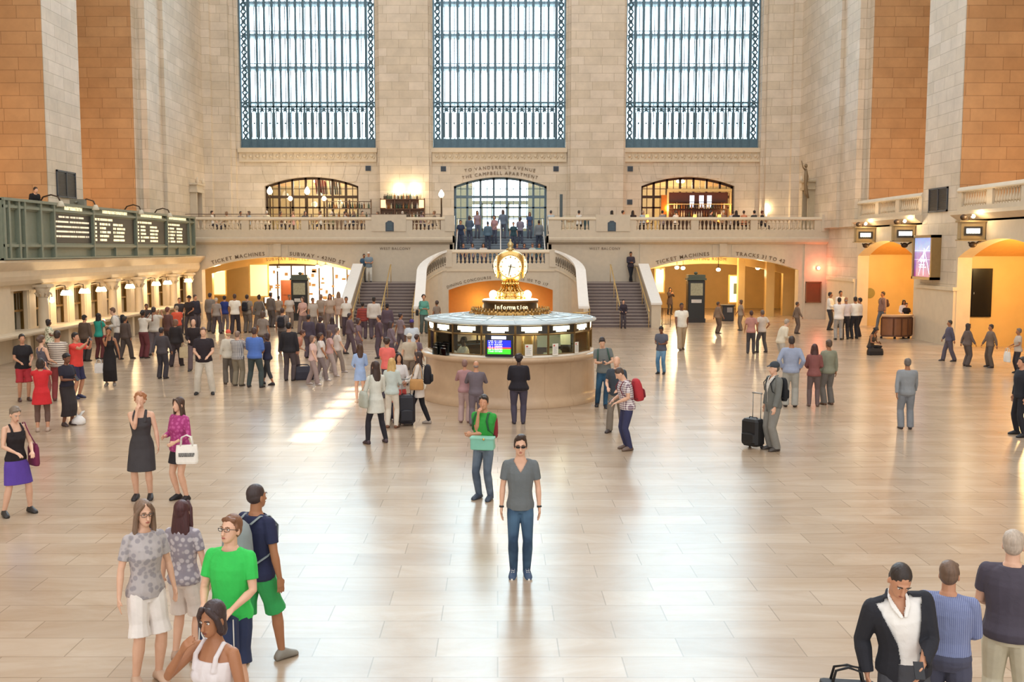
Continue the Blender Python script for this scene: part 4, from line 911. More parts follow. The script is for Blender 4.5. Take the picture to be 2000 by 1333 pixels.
# kiosks
def kiosk(px, py, Y, w, h, lab, rz=0):
    c = at(px, py, Y); r = empty('information_kiosk', (c.x, Y, 0), rz, lab, 'kiosk', 'dark information kiosks')
    m = MB(); m.rbox(-w/2, w/2, -w/3, w/3, 0, h*.86, .04); m.build('cabinet', plain('dark_green_black', '#272a2c', .35), r)
    m = MB(); m.box(-w*.56, w*.56, -w*.38, w*.38, h*.86, h*.9); m.box(-w*.5, w*.5, -w/3, w/3, h*.9, h*.97); m.ell((0, 0, h*1.0), (w*.12, w*.12, h*.03)); m.build('cap', plain('green_grey_cap', '#4e584c', .4), r)
    m = MB(); m.box(-w*.36, w*.36, -w/3-.02, -w/3, h*.55, h*.8); m.build('map_panel', plain('lit_map', '#8f8a70', .4, noise=.5, scale=9, emit=.25), r)
    m = MB(); m.box(-w*.3, w*.3, -w/3-.02, -w/3, h*.4, h*.47); m.build('leaflets', plain('white_leaflet', '#c9c8c4', .6), r)
    m = MB(); m.box(-w*.54, w*.54, -w*.36, w*.36, 0, h*.08); m.build('plinth', DARK, r); return r
kiosk(1358, 600, 57.4, .95, 2.75, 'dark freestanding map kiosk with a green cap inside the right arch'); kiosk(587, 600, 59.0, .95, 2.7, 'dark freestanding map kiosk in front of the bright shop on the left')
c = onz(1420, 627); r = empty('litter_bin', (c.x, c.y, 0), 0, 'dark square litter bin with a white notice near the right arch', 'bin'); m = MB(); m.rbox(-.33, .33, -.3, .3, 0, .86, .04); m.build('body', plain('grey_black_bin', '#34353a', .5), r); m = MB(); m.box(-.36, .36, -.33, .33, .84, .92); m.build('lid', DARK, r); m = MB(); m.box(-.08, .22, -.32, -.3, .5, .78); m.build('notice', plain('faded_notice', '#8b8c8c', .6), r)
for i, px in enumerate((1302, 1286)):
    c = onz(px, 640); r = empty('barrier', (c.x, c.y+.2, 0), .35, ['low metal crowd barrier at the foot of the right stairs', 'second low barrier set against the stair cheek'][i], 'barrier', 'metal barriers by the right stairs'); m = MB(); m.tube([(-.25, 0, 0), (-.25, 0, 1.0), (.25, 0, 1.0), (.25, 0, 0)], .02, 6); m.tube([(-.25, 0, .15), (.25, 0, .15)], .012, 6)
    for k in range(4): m.tube([(-.15+k*.1, 0, .15), (-.15+k*.1, 0, 1.0)], .008, 5)
    m.build('rail_frame', DKBRONZE, r)
# rooms under the balcony: shop window, posters, lamps
c = at(643, 545, 66.4); r = empty('shop_front', (-12.0, 66.5, 0), 0, 'very bright white shop front beyond the left arch', 'shop front')
m = MB(); m.box(-3.2, 3.1, 0, .1, .6, 3.0); m.build('lit_window', glow('shop_light', '#fff3dc', 2.6), r)
m = MB(); 
for k in range(8): m.box(-3.2+k*.9, -3.12+k*.9, -.1, 0, 0, 3.0)
m.box(-3.2, 3.1, -.1, 0, 3.0, 3.3); m.box(-3.2, 3.1, -.1, 0, .4, .6); m.build('mullions', DKBRONZE, r)
q = random.Random(2)
for k in range(40): x = -3.0+q.random()*5.9; z = .7+q.random()*1.9; MB().box(x, x+q.uniform(.1, .3), -.25, -.05, z, z+q.uniform(.08, .25)).build('displayed_item', plain('shop_goods', '#b79a78', .6, noise=.5), r)
for px, py, Y, w_, h_, lab, e in ((506, 548, 62.5, 1.05, 1.9, 'pale blank poster panel on the yellow wall inside the left arch', .35), (1437, 565, 63.0, .75, 1.6, 'bright lit poster case on the yellow wall inside the right arch', 1.6), (1288, 548, 66, .5, 1.5, 'narrow lit panel far inside the right arch', .7), (428, 545, 66, .8, 2.0, 'glazed lit doorway at the far left inside the ticket machines arch', .6)):
    c = at(px, py, Y); r = empty('poster_case', (c.x, Y, c.z), 0, lab, 'poster'); m = MB(); m.box(-w_/2-.08, w_/2+.08, -.05, .06, -h_/2-.08, h_/2+.08); m.build('frame', plain('ochre_frame', '#c8a55c', .4), r); m = MB(); m.box(-w_/2, w_/2, -.07, -.05, -h_/2, h_/2); m.build('lit_sheet', glow('lit_sheet%.1f' % e, '#ffeec0', e), r)
    if px == 1437: m = MB(); m.box(-.15, .1, -.08, -.07, -.3, .35); m.build('picture', plain('poster_picture', '#6e7a60', .6), r)
m = MB(); m.box(-.4, .4, -.15, 0, 0, 1.6); m.box(-.3, .3, -.2, -.15, .7, 1.4); o = m.build('ticket_machine', plain('ticket_machine_red', '#8a4a2a', .4), label='reddish ticket machine on the wall left of the left kiosk', cat='ticket machine'); c = at(560, 570, 62.8); o.location = (c.x, 63.1, .6)
for i, (px, py, Y, e) in enumerate(((545, 527, 61.5, 1), (620, 521, 61.8, 1.6), (636, 521, 62.4, 1.2), (1322, 523, 61.5, 1.6), (1334, 524, 62.4, 1), (1403, 527, 62.0, 1), (1480, 524, 64, .6), (1290, 530, 66, .6), (430, 524, 64, .8))):
    c = at(px, py, Y); lab = ['star-bright ceiling lamp near the keystone of the left arch', 'brightest ceiling lamp before the shop', 'ceiling lamp just behind the brightest one by the shop', 'bright ceiling lamp at the left of the waiting room arch', 'second ceiling lamp behind it at the waiting room arch', 'bright ceiling lamp above the dark kiosk under the waiting room lettering', 'dim ceiling lamp right of the kiosk', 'dim ceiling lamp deep inside the right arch', 'ceiling lamp over the glazed doorway on the far left'][i]
    r = empty('ceiling_lamp', (c.x, Y, c.z), 0, lab, 'lamp', 'ceiling lamps under the balcony'); m = MB(); m.ell((0, 0, 0), (.13, .13, .1), None, 12, 8); m.build('bulb', glow('ceiling_bulb', '#ffe9b8', 26), r); m = MB(); m.tube([(0, 0, .08), (0, 0, 3.9-c.z if 3.9 > c.z+.1 else .2)], .02, 6); m.lathe([(.14, .1), (.05, .16)], (0, 0, 0), 12); m.build('fitting', DKBRONZE, r)
    light('POINT', (0, -.1, -.35), 150*e, (1, .72, .38), r, .2)
c = (.17, 58.3, 1.55); r = empty('passage_lamp', c, 0, 'warm lamp inside the low dining concourse arch', 'lamp'); m = MB(); m.ell((0, 0, 0), (.1, .1, .08)); m.build('bulb', glow('dining_bulb', '#ffd090', 4), r); r.location = (2.6, 58.6, .5)
light('POINT', (-1.2, -.3, .6), 38, (1, .55, .2), r, .4); light('POINT', (-3.7, -.3, .6), 38, (1, .55, .16), r, .4)
# ================================================================== on the balcony
for i, (px, py, Y, h_, lab) in enumerate(((527, 375, 64.2, 2.9, 'tall flame-shaped balcony lamp on a pole, leftmost'), (567, 388, 62.5, 2.2, 'lower round balcony lamp between the two tall ones'), (600, 375, 64.4, 2.9, 'tall balcony lamp on a pole near the middle of the left arch'), (633, 388, 63.5, 2.2, 'low round balcony lamp at the right part of the left arch'), (862, 381, 63.8, 2.9, 'balcony lamp on a double pole beside the central stairs'))):
    c = at(px, py, Y); r = empty('balcony_lamp', (c.x, Y, 4.88), 0, lab, 'lamp', 'pole lamps on the left balcony'); z = c.z-4.88; m = MB(); m.lathe([(.16, 0), (.14, .06), (.05, .12), (.045, z-.2), (.09, z-.16)], (0, 0, 0), 10); m.build('pole', DKBRONZE, r)
    m = MB(); m.lathe([(.07, z-.17), (.17, z-.02), (.16, z+.1), (.08, z+.25), (.02, z+.32)] if i != 1 and i != 3 else [(.05, z-.14), (.13, z-.06), (.14, z+.02), (.08, z+.12), (.02, z+.15)], (0, 0, 0), 14); m.build('lamp_shade', glow('balcony_globe', '#fff0d0', 7), r)
    light('POINT', (0, -.3, z), 75, (1, .76, .48), r, .2)
for i, (px, py) in enumerate(((778, 377), (810, 377), (1497, 416))):
    c = at(px, py, YW-.75); r = empty('wall_uplight', (c.x, YW-.55 if i < 2 else YW-.5, c.z), 0, ['left wall uplight above the bottle shelves', 'right wall uplight above the bottle shelves', 'small warm candle lamp at the right end of the bar tables'][i], 'lamp', 'wall uplights' if i < 2 else None); m = MB(); m.lathe([(.03, -.2), (.05, -.1), (.1, .02), (.08, .1), (.03, .2)], (0, -.2, 0), 10); m.build('lamp_shade', glow('uplight', '#ffe6b0', 12), r); m = MB(); m.box(-.03, .03, -.2, 0, -.22, -.12); m.build('arm', BRASS, r)
    light('POINT', (0, -.3, .3), 50, (1, .75, .42), r, .1)
for i, px in enumerate((1264, 1357, 1405)):
    c = at(px, 418, 61.6); r = empty('table_lamp', (c.x, 61.6, 5.63), 0, ['glowing orange table lamp left of the bar', 'glowing orange table lamp before the middle of the bar', 'glowing orange table lamp right of the bar middle'][i], 'lamp', 'orange table lamps on the right balcony'); m = MB(); m.lathe([(.06, 0), (.06, .02), (.015, .03), (.015, .1)], (0, 0, 0), 8); m.build('stand', BRASS, r); m = MB(); m.lathe([(.11, .1), (.12, .3), (.09, .52), (.08, .52)], (0, 0, 0), 12); m.build('lamp_shade', glow('orange_shade', '#ff9a3c', 4), r); light('POINT', (0, -.3, .3), 15, (1, .5, .16), r, .1)
# bottle shelves: one against the pier on the left balcony, one in the right arch
BOT = [plain('bottle_%d' % i, c, .15) for i, c in enumerate(('#4a3424', '#d8cba8', '#39503a', '#8c5a2a', '#c9c9c2', '#22201e'))]
def bottle_mesh(i):
    m = MB(); m.lathe([(.036, 0), (.04, .02), (.04, .17), (.016, .22), (.014, .29), (.018, .3)], (0, 0, 0), 8); return m.mesh('bottle', BOT[i])
BMESH = [bottle_mesh(i) for i in range(6)]
def bottles(x0, x1, y, z, n, labs, group, q):
    for k in range(n):
        o = bpy.data.objects.new('bottle', BMESH[q.randrange(6)]); COL.objects.link(o); o.location = (x0+(x1-x0)*(k+.5)/n, y, z); s_ = q.uniform(.85, 1.15); o.scale = (1.3, 1.3, s_*1.2)
        tag(o, labs, 'bottle', group)
q = random.Random(4)
r = empty('bottle_shelf', (-6.0, YW-.9, 4.88), 0, 'backlit wooden bottle shelves against the pier on the left balcony', 'shelf'); m = MB()
for z in (1.15, 1.75, 2.35): m.box(-1.4, 1.4, -.15, .15, z-.04, z)
for x in (-1.4, -.5, .45, 1.36): m.box(x, x+.05, -.15, .15, 0, 2.4)
m.box(-1.4, 1.4, .1, .15, 0, 2.35); m.build('shelves', plain('dark_shelf_wood', '#6b4c38', .5), r)
for x in (-1.35, 1.05): m = MB(); m.box(x, x+.3, -.2, -.14, 1.8, 2.3); m.build('lit_panel', glow('shelf_light', '#ffc890', 1.5), r)
for z, lv in ((1.15, 'lowest'), (1.75, 'middle'), (2.35, 'top')): bottles(-7.2, -4.8, YW-.92, 4.88+z, 22, 'small bottle on the %s shelf against the left balcony pier' % lv, 'bottles on the %s shelf of the left balcony' % lv, q)
r = empty('bar_counter', (-9.6, 64.6, 4.88), 0, 'pale bar shelf unit standing before the right part of the left arch', 'shelf'); m = MB(); m.box(-1.1, 1.7, -.2, .2, 0, 1.15)
for z in (1.75, 2.2): m.box(-1.1, 1.7, -.15, .15, z-.04, z)
for x in (-1.1, .3, 1.65): m.box(x, x+.05, -.15, .15, 1.1, 2.3)
m.build('shelves', plain('grey_brown_wood', '#75604e', .5), r)
for z, lv in ((1.15, 'lower'), (1.75, 'upper')): bottles(-10.6, -8.0, 64.6, 4.88+z, 18, 'small bottle on the %s shelf before the left arch' % lv, 'bottles on the %s shelf before the left arch' % lv, q)
# right bar with copper posts and canopy
c0, c1 = at(1302, 400, 65.0).x, at(1428, 400, 65.0).x
r = empty('bar', ((c0+c1)/2, 65.0, 4.88), 0, 'copper framed bar with canopy and bottle shelves inside the right arch', 'bar'); hw = (c1-c0)/2
m = MB(); 
for x in (-hw, hw-.12): m.box(x, x+.12, -.1, .1, 0, 2.95)
m.box(-hw, hw, -.15, .15, 2.82, 2.98); m.box(-hw, hw, -.2, -.1, 2.0, 2.05); m.build('canopy_frame', BRASS, r)
m = MB(); m.box(-hw+.1, hw-.1, .5, .55, 0, 2.8); m.build('back_panel', plain('red_brown_wood', '#5c2c1c', .4), r)
m = MB()
for z in (1.25, 1.75, 2.2): m.box(-hw+.2, hw-.2, .2, .5, z-.03, z)
m.build('shelves', plain('dark_wood', '#3c2418', .4), r)
m = MB(); m.box(-hw-.3, hw+.2, -.9, -.4, 0, 1.02); m.box(-hw-.35, hw+.25, -.98, -.36, 1.02, 1.08); m.build('counter', plain('dark_wood', '#3c2418', .4), r)
m = MB(); 
for x in (-.35, .25, .75): m.box(x-.14, x+.14, .46, .49, 1.85, 2.6)
m.build('lit_mirror', glow('mirror_light', '#e8ecff', 1.6), r)
m = MB(); m.box(-hw-.35, -hw-.02, -.1, .1, 1.4, 2.6); m.build('copper_screen', plain('copper', '#c8702c', .3, .8), r)
light('POINT', (-hw+.2, -.6, 1.8), 70, (1, .45, .12), r, .2); light('POINT', (hw-.2, -.6, 1.8), 40, (1, .45, .12), r, .2)
for z, lv in ((1.25, 'lower'), (1.75, 'middle')): bottles((c0+c1)/2-hw+.3, (c0+c1)/2+hw-.3, 65.3, 4.88+z, 22, 'bottle on the %s shelf of the bar in the right arch' % lv, 'bottles on the %s shelf of the bar' % lv, q)
# tables and chairs along the balustrades
def table(x, y, lab, cloth, grp):
    r = empty('dining_table', (x, y, 4.88), 0, lab, 'table', grp); m = MB(); m.box(-.4, .4, -.4, .4, .72, .76); m.build('tabletop', plain('white_cloth', '#e6ded0', .7) if cloth else plain('dark_wood', '#3c2418', .4), r); m = MB(); m.tube([(0, 0, 0), (0, 0, .72)], .035, 8); m.lathe([(.22, 0), (.2, .03), (.03, .05)], (0, 0, 0), 12); m.build('pedestal', DARK, r); return r
tx = [-16.6, -15.3, -14.0, -12.7, -11.4, -10.1, -8.8, -7.5, -4.6]
for i, x in enumerate(tx): table(x, 61.5, 'small dining table behind the left balcony balustrade', 1, 'dining tables on the left balcony')
for i, x in enumerate((7.6, 8.9, 10.3, 11.8, 13.1, 14.4, 15.6)): table(x, 61.5, 'dark bar table behind the right balcony balustrade', 0, 'bar tables on the right balcony')
STOOL = None
def stool(x, y, h, lab, grp):
    global STOOL
    if STOOL is None:
        STOOL = empty('bar_stool', (x, y, 4.88), 0, lab, 'stool', grp); m = MB(); m.lathe([(.17, -.05), (.19, -.03), (.18, 0), (0, .0)], (0, 0, 0), 14); m.build('seat', plain('dark_leather', '#33241e', .5), STOOL)
        for k in range(4): t = pi/4+k*pi/2; MB().tube([(.1*cos(t), .1*sin(t), -.04), (.19*cos(t), .19*sin(t), -.66)], .014, 5).build('leg', DARK, STOOL)
        STOOL.location.z = 4.88+.66; r = STOOL
    else: r = copy_tree(STOOL)
    r.location = (x, y, 4.88+.66); tag(r, lab, 'stool', grp); return r
# dark metal rail with planter screens behind the left balustrade
r = empty('metal_railing', (-18.6, 60.75, 4.88), 0, 'thin dark metal railing standing just behind the left balcony balustrade', 'railing'); m = MB(); m.box(0, 15.2, -.02, .02, 1.24, 1.28); m.box(0, 15.2, -.015, .015, 1.12, 1.14)
for k in range(9): m.box(k*1.9, k*1.9+.05, -.025, .025, 0, 1.28)
m.build('rails', plain('brown_metal', '#6e5748', .5), r)
# glasses and napkins on the left tables: little white cones
for i, x in enumerate((-15.2, -13.3, -11.4, -9.0)):
    m = MB(); m.lathe([(.08, 0), (.05, .12), (.005, .3)], (0, 0, 0), 8); o = m.build('folded_napkin', plain('napkin', '#f2ede2', .8), label='white folded napkin standing on a left balcony table', cat='napkin', group='napkins on the left balcony tables'); o.location = ([-15.3, -12.7, -11.4, -8.8][i], 61.4, 5.64)
# hostess stand and dark screen right of the stairs
c = at(1113, 420, 61.5); r = empty('hostess_stand', (c.x, 61.6, 4.88), 0, 'small white stand on the balcony right of the central stairs', 'stand'); m = MB(); m.box(-.28, .28, -.2, .2, 0, 1.15); m.box(-.32, .32, -.24, .24, 1.15, 1.2); m.build('body', plain('cream_wood', '#e2d6bc', .5), r); m = MB(); m.box(-.22, .22, -.21, -.2, .8, 1.1); m.build('panel', plain('tan_panel', '#b89a70', .6), r)
c = at(1159, 424, 62); r = empty('service_counter', (c.x, 62.2, 4.88), 0, 'long dark blue-green counter behind the right balustrade', 'counter'); m = MB(); m.box(-.55, .55, -.3, .3, 0, 1.05); m.box(-.6, .6, -.34, .34, 1.05, 1.1); m.build('body', plain('dark_teal', '#34525a', .5), r)
c = at(1096, 405, 64); r = empty('menu_board', (c.x, 64, 4.88), 0, 'tall narrow dark menu board at the right edge of the central doors', 'board'); m = MB(); m.box(-.09, .09, -.03, .03, .9, 2.6); m.build('panel', plain('slate', '#4f5b60', .5), r); m = MB(); m.tube([(0, 0, 0), (0, 0, .9)], .03, 6); m.lathe([(.2, 0), (.18, .04), (.03, .06)], (0, 0, 0), 10); m.build('stand', DARK, r)
# hanging flags beyond the left arch
for i, (px, cols) in enumerate(((626, ('#b8485a', '#f0ece6')), (651, ('#6a7480', '#f4f0ea')))):
    c = at(px, 362, 68.5); r = empty('flag', (c.x, 68.5+i*.5, c.z), 0, ['draped red and white flag hanging beyond the left arch', 'draped grey and white flag hanging beside the striped one'][i], 'flag'); m = MB(); k = 10
    for a_ in range(k):
        m.cm = a_ % 2; x0_, x1_ = -.4+a_*.08, -.32+a_*.08
        m.rings([[(x0_, .06*sin(a_*1.3), .7-.05*a_), (x1_, .06*sin((a_+1)*1.3), .65-.05*a_), (x1_+.1, .06*sin((a_+1)*1.3)+.02, -.6), (x0_+.1, .06*sin(a_*1.3)+.02, -.6)], [(x0_, .06*sin(a_*1.3)+.02, .7-.05*a_), (x1_, .06*sin((a_+1)*1.3)+.02, .65-.05*a_), (x1_+.1, .06*sin((a_+1)*1.3)+.04, -.6), (x0_+.1, .06*sin(a_*1.3)+.04, -.6)]])
    m.build('cloth', [plain('flag'+c_, c_, .8) for c_ in cols], r); m = MB(); m.tube([(-.6, 0, .9), (.6, 0, .5)], .02, 6); m.build('pole', BRASS, r)
# vestibule lamps
for x, y, p_, c_ in ((-12, 69, 420, (1, .8, .56)), (12.2, 69, 420, (1, .7, .4)), (-5.5, 69, 0, 0)):
    if not p_: continue
    r = empty('vestibule_lamp', (x, y, 8.6), 0, 'round ceiling lamp in the %s vestibule behind the glazed arch' % ('left' if x < 0 else 'right'), 'lamp', 'vestibule lamps'); m = MB(); m.ell((0, 0, 0), (.3, .3, .12)); m.build('bowl', glow('vestibule_bowl', '#fff0d8', 4), r); m = MB(); m.tube([(0, 0, .1), (0, 0, .7)], .02, 6); m.build('rod', BRASS, r); light('POINT', (0, 0, -.4), p_, c_, r, .3)
# ================================================================== light
w = bpy.data.worlds.new('sky'); SC.world = w; w.use_nodes = True; nt = w.node_tree; bg = nt.nodes['Background']
tc = nt.nodes.new('ShaderNodeTexCoord'); sp = nt.nodes.new('ShaderNodeSeparateXYZ'); nt.links.new(tc.outputs['Generated'], sp.inputs[0])
mr = nt.nodes.new('ShaderNodeMapRange'); mr.inputs[1].default_value = .55; mr.inputs[2].default_value = .97; mr.interpolation_type = 'SMOOTHSTEP'; nt.links.new(sp.outputs[1], mr.inputs[0])
mx = nt.nodes.new('ShaderNodeMix'); mx.data_type = 'RGBA'; nt.links.new(mr.outputs[0], mx.inputs[0]); mx.inputs[6].default_value = SKY_TOP if 'SKY_TOP' in globals() else (1.26, 1.24, 1.22, 1); mx.inputs[7].default_value = (6.8, 8.3, 9.6, 1)
nt.links.new(mx.outputs[2], bg.inputs['Color']); bg.inputs['Strength'].default_value = 1.15
# spot lamp standing in for low sun, aimed through the added slot
tgt = V((-3.7, 25.8, 0)); src = V((-24.5, 26.4, 21.3)); dv = (src-tgt).normalized()
l = light('SPOT', src+dv*30, 1500000, (1, .97, .92), None, .25, spot_size=radians(16), spot_blend=.2); l.rotation_euler = dv.to_track_quat('Z', 'Y').to_euler(); l.name = 'sun_stand_in_spot'
SC.view_settings.view_transform = 'Standard'; SC.view_settings.look = 'None'; SC.view_settings.gamma = 1; SC.view_settings.exposure = .1; SC.view_settings.use_curve_mapping = False
# ================================================================== people
SKIN = {'fair': '#e0b498', 'mid': '#c99474', 'tan': '#a87452', 'brown': '#7c513a', 'dark': '#54382a'}
def skin_mat(k):
    key = ('skin', k)
    if key in MC: return MC[key]
    t = NT('skin_'+k); c = srgb(SKIN[k]); tc = t.n('ShaderNodeTexCoord'); nz = t.n('ShaderNodeTexNoise', Scale=9.0, Detail=3.0); t.l(tc.outputs['Object'], nz.inputs['Vector'])
    o = t.mix(nz.outputs['Fac'], (c[0]*.86, c[1]*.78, c[2]*.74, 1), (min(c[0]*1.1, 1), c[1]*1.12, c[2]*1.14, 1)); t.l(o, t.b.inputs['Base Color']); t.set(Roughness=.5); t.b.inputs['Subsurface Weight'].default_value = .0
    MC[key] = t.mat; return t.mat
def cloth(col, pat=None, col2='#ffffff'):
    key = ('cloth', col, pat, col2)
    if key in MC: return MC[key]
    t = NT('cloth_'+(pat or 'plain')); tc = t.n('ShaderNodeTexCoord'); a = srgb(col); b = srgb(col2)
    nz = t.n('ShaderNodeTexNoise', Scale=7.0, Detail=5.0); t.l(tc.outputs['Object'], nz.inputs['Vector'])
    base = t.mix(nz.outputs['Fac'], tuple(x*.8 for x in a[:3])+(1,), tuple(min(x*1.2, 1) for x in a[:3])+(1,))
    def wave(axis, sc, w):
        wv = t.n('ShaderNodeTexWave', Scale=sc); wv.bands_direction = axis; t.l(tc.outputs['Object'], wv.inputs['Vector'])
        r = t.n('ShaderNodeMapRange'); r.inputs[1].default_value = 1-w-.05; r.inputs[2].default_value = 1-w+.05; t.l(wv.outputs['Fac'], r.inputs[0]); return r.outputs[0]
    if pat == 'stripe': base = t.mix(wave('Z', 5.5, .5), base, b)
    elif pat == 'fine': base = t.mix(wave('Z', 14, .4), base, b)
    elif pat == 'pin': base = t.mix(wave('X', 22, .3), base, b)
    elif pat == 'plaid':
        m1 = t.mix(wave('Z', 7, .45), base, b); m2 = t.mix(wave('X', 7, .45), base, b); base = t.mix(.5, m1, m2)
    elif pat == 'floral':
        vo = t.n('ShaderNodeTexVoronoi', Scale=18.0); t.l(tc.outputs['Object'], vo.inputs['Vector']); r = t.n('ShaderNodeMapRange'); r.inputs[1].default_value = .35; r.inputs[2].default_value = .5; t.l(vo.outputs['Distance'], r.inputs[0]); base = t.mix(r.outputs[0], b, base)
    elif pat == 'denim':
        g = t.n('ShaderNodeSeparateXYZ'); t.l(tc.outputs['Object'], g.inputs[0]); r = t.n('ShaderNodeTexNoise', Scale=3.0, Detail=2.0); t.l(tc.outputs['Object'], r.inputs['Vector']); r2 = t.n('ShaderNodeMapRange'); r2.inputs[1].default_value = .42; r2.inputs[2].default_value = .62; t.l(r.outputs['Fac'], r2.inputs[0]); base = t.mix(r2.outputs[0], base, b)
    t.l(base, t.b.inputs['Base Color']); t.set(Roughness=.85)
    bp = t.n('ShaderNodeBump', Strength=.35, Distance=.015); n2 = t.n('ShaderNodeTexNoise', Scale=14.0, Detail=3.0, Distortion=.8); t.l(tc.outputs['Object'], n2.inputs['Vector']); t.l(n2.outputs['Fac'], bp.inputs['Height']); t.l(bp.outputs['Normal'], t.b.inputs['Normal'])
    MC[key] = t.mat; return t.mat
def hair_mat(col):
    key = ('hair', col)
    if key in MC: return MC[key]
    t = NT('hair'); c = srgb(col); tc = t.n('ShaderNodeTexCoord'); mp = t.n('ShaderNodeMapping'); mp.inputs['Scale'].default_value = (60, 60, 9); t.l(tc.outputs['Object'], mp.inputs['Vector'])
    nz = t.n('ShaderNodeTexNoise', Scale=1.0, Detail=4.0); t.l(mp.outputs[0], nz.inputs['Vector']); o = t.mix(nz.outputs['Fac'], tuple(x*.55 for x in c[:3])+(1,), tuple(min(x*1.5, 1) for x in c[:3])+(1,)); t.l(o, t.b.inputs['Base Color']); t.set(Roughness=.5)
    bp = t.n('ShaderNodeBump', Strength=.6, Distance=.01); t.l(nz.outputs['Fac'], bp.inputs['Height']); t.l(bp.outputs['Normal'], t.b.inputs['Normal']); MC[key] = t.mat; return t.mat
JOBS = []
def remeshed(mb, name, mats, parent, voxel, smooth=2, post=None, S=1.0):
    me = bpy.data.meshes.new(name); me.from_pydata([(x*S, y*S, z*S) for x, y, z in mb.v], [], mb.f)
    for m in (mats if isinstance(mats, (list, tuple)) else [mats]): me.materials.append(m)
    b = bmesh.new(); b.from_mesh(me); bmesh.ops.recalc_face_normals(b, faces=b.faces); b.to_mesh(me); b.free()
    o = bpy.data.objects.new(name, me); COL.objects.link(o)
    if parent is not None: o.parent = parent
    r = o.modifiers.new('r', 'REMESH'); r.mode = 'VOXEL'; r.voxel_size = voxel; r.use_smooth_shade = True
    if smooth: q = o.modifiers.new('s', 'SMOOTH'); q.iterations = smooth; q.factor = .5
    JOBS.append((o, post)); return o
def finalize():
    dg = bpy.context.evaluated_depsgraph_get(); out = []
    for o, post in JOBS: out.append(bpy.data.meshes.new_from_object(o.evaluated_get(dg)))
    for (o, post), me in zip(JOBS, out):
        old = o.data; mats = list(old.materials); o.modifiers.clear(); me.name = old.name
        me.materials.clear()
        for m in mats: me.materials.append(m)
        o.data = me; bpy.data.meshes.remove(old)
        if post: post(o, me)
    JOBS.clear()
def ik(a, t, l1, l2, pole):
    d = t-a; L = d.length; mx = (l1+l2)*.995
    if L > mx: d = d*(mx/L); L = mx; t = a+d
    u = d.normalized(); c = (l1*l1+L*L-l2*l2)/(2*L*l1); c = max(-1, min(1, c)); p = (pole-u*pole.dot(u))
    p = p.normalized() if p.length > 1e-5 else V((0, -1, 0))
    return a+u*(l1*c)+p*(l1*sqrt(max(0, 1-c*c))), t
POSES = {
 'hang': ((-.27, -.03, .86), (.27, -.03, .86)), 'phone': ((-.06, -.27, 1.14), (.09, -.26, 1.12)), 'phone1': ((-.10, -.30, 1.22), (.27, -.03, .86)),
 'phone_hi': ((-.05, -.30, 1.38), (.08, -.30, 1.36)), 'photo': ((-.08, -.42, 1.52), (.08, -.42, 1.52)), 'cross': ((.13, -.20, 1.18), (-.12, -.22, 1.14)),
 'chin': ((-.02, -.155, 1.44), (-.10, -.20, 1.13)), 'mouth': ((-.03, -.16, 1.47), (.30, -.06, .86)), 'hip': ((-.22, -.04, .98), (.22, -.04, .98)), 'pocket': ((-.21, -.06, .90), (.21, -.06, .90)),
 'counter': ((-.2, -.36, 1.2), (.2, -.36, 1.2)), 'walk': ((-.25, -.22, .9), (.26, .15, .9)), 'pull': ((-.27, -.03, .86), (.27, .18, .86)), 'hold': ((-.12, -.26, 1.06), (.14, -.26, 1.04)),
 'lap': ((-.08, -.34, .98), (.10, -.34, .98)), 'point': ((-.3, -.45, 1.35), (.27, -.03, .86)), 'oneup': ((-.05, -.24, 1.5), (.24, -.1, 1.05)), 'bagarm': ((-.1, -.24, 1.12), (.2, -.24, 1.06)),
}
PEOPLE = []
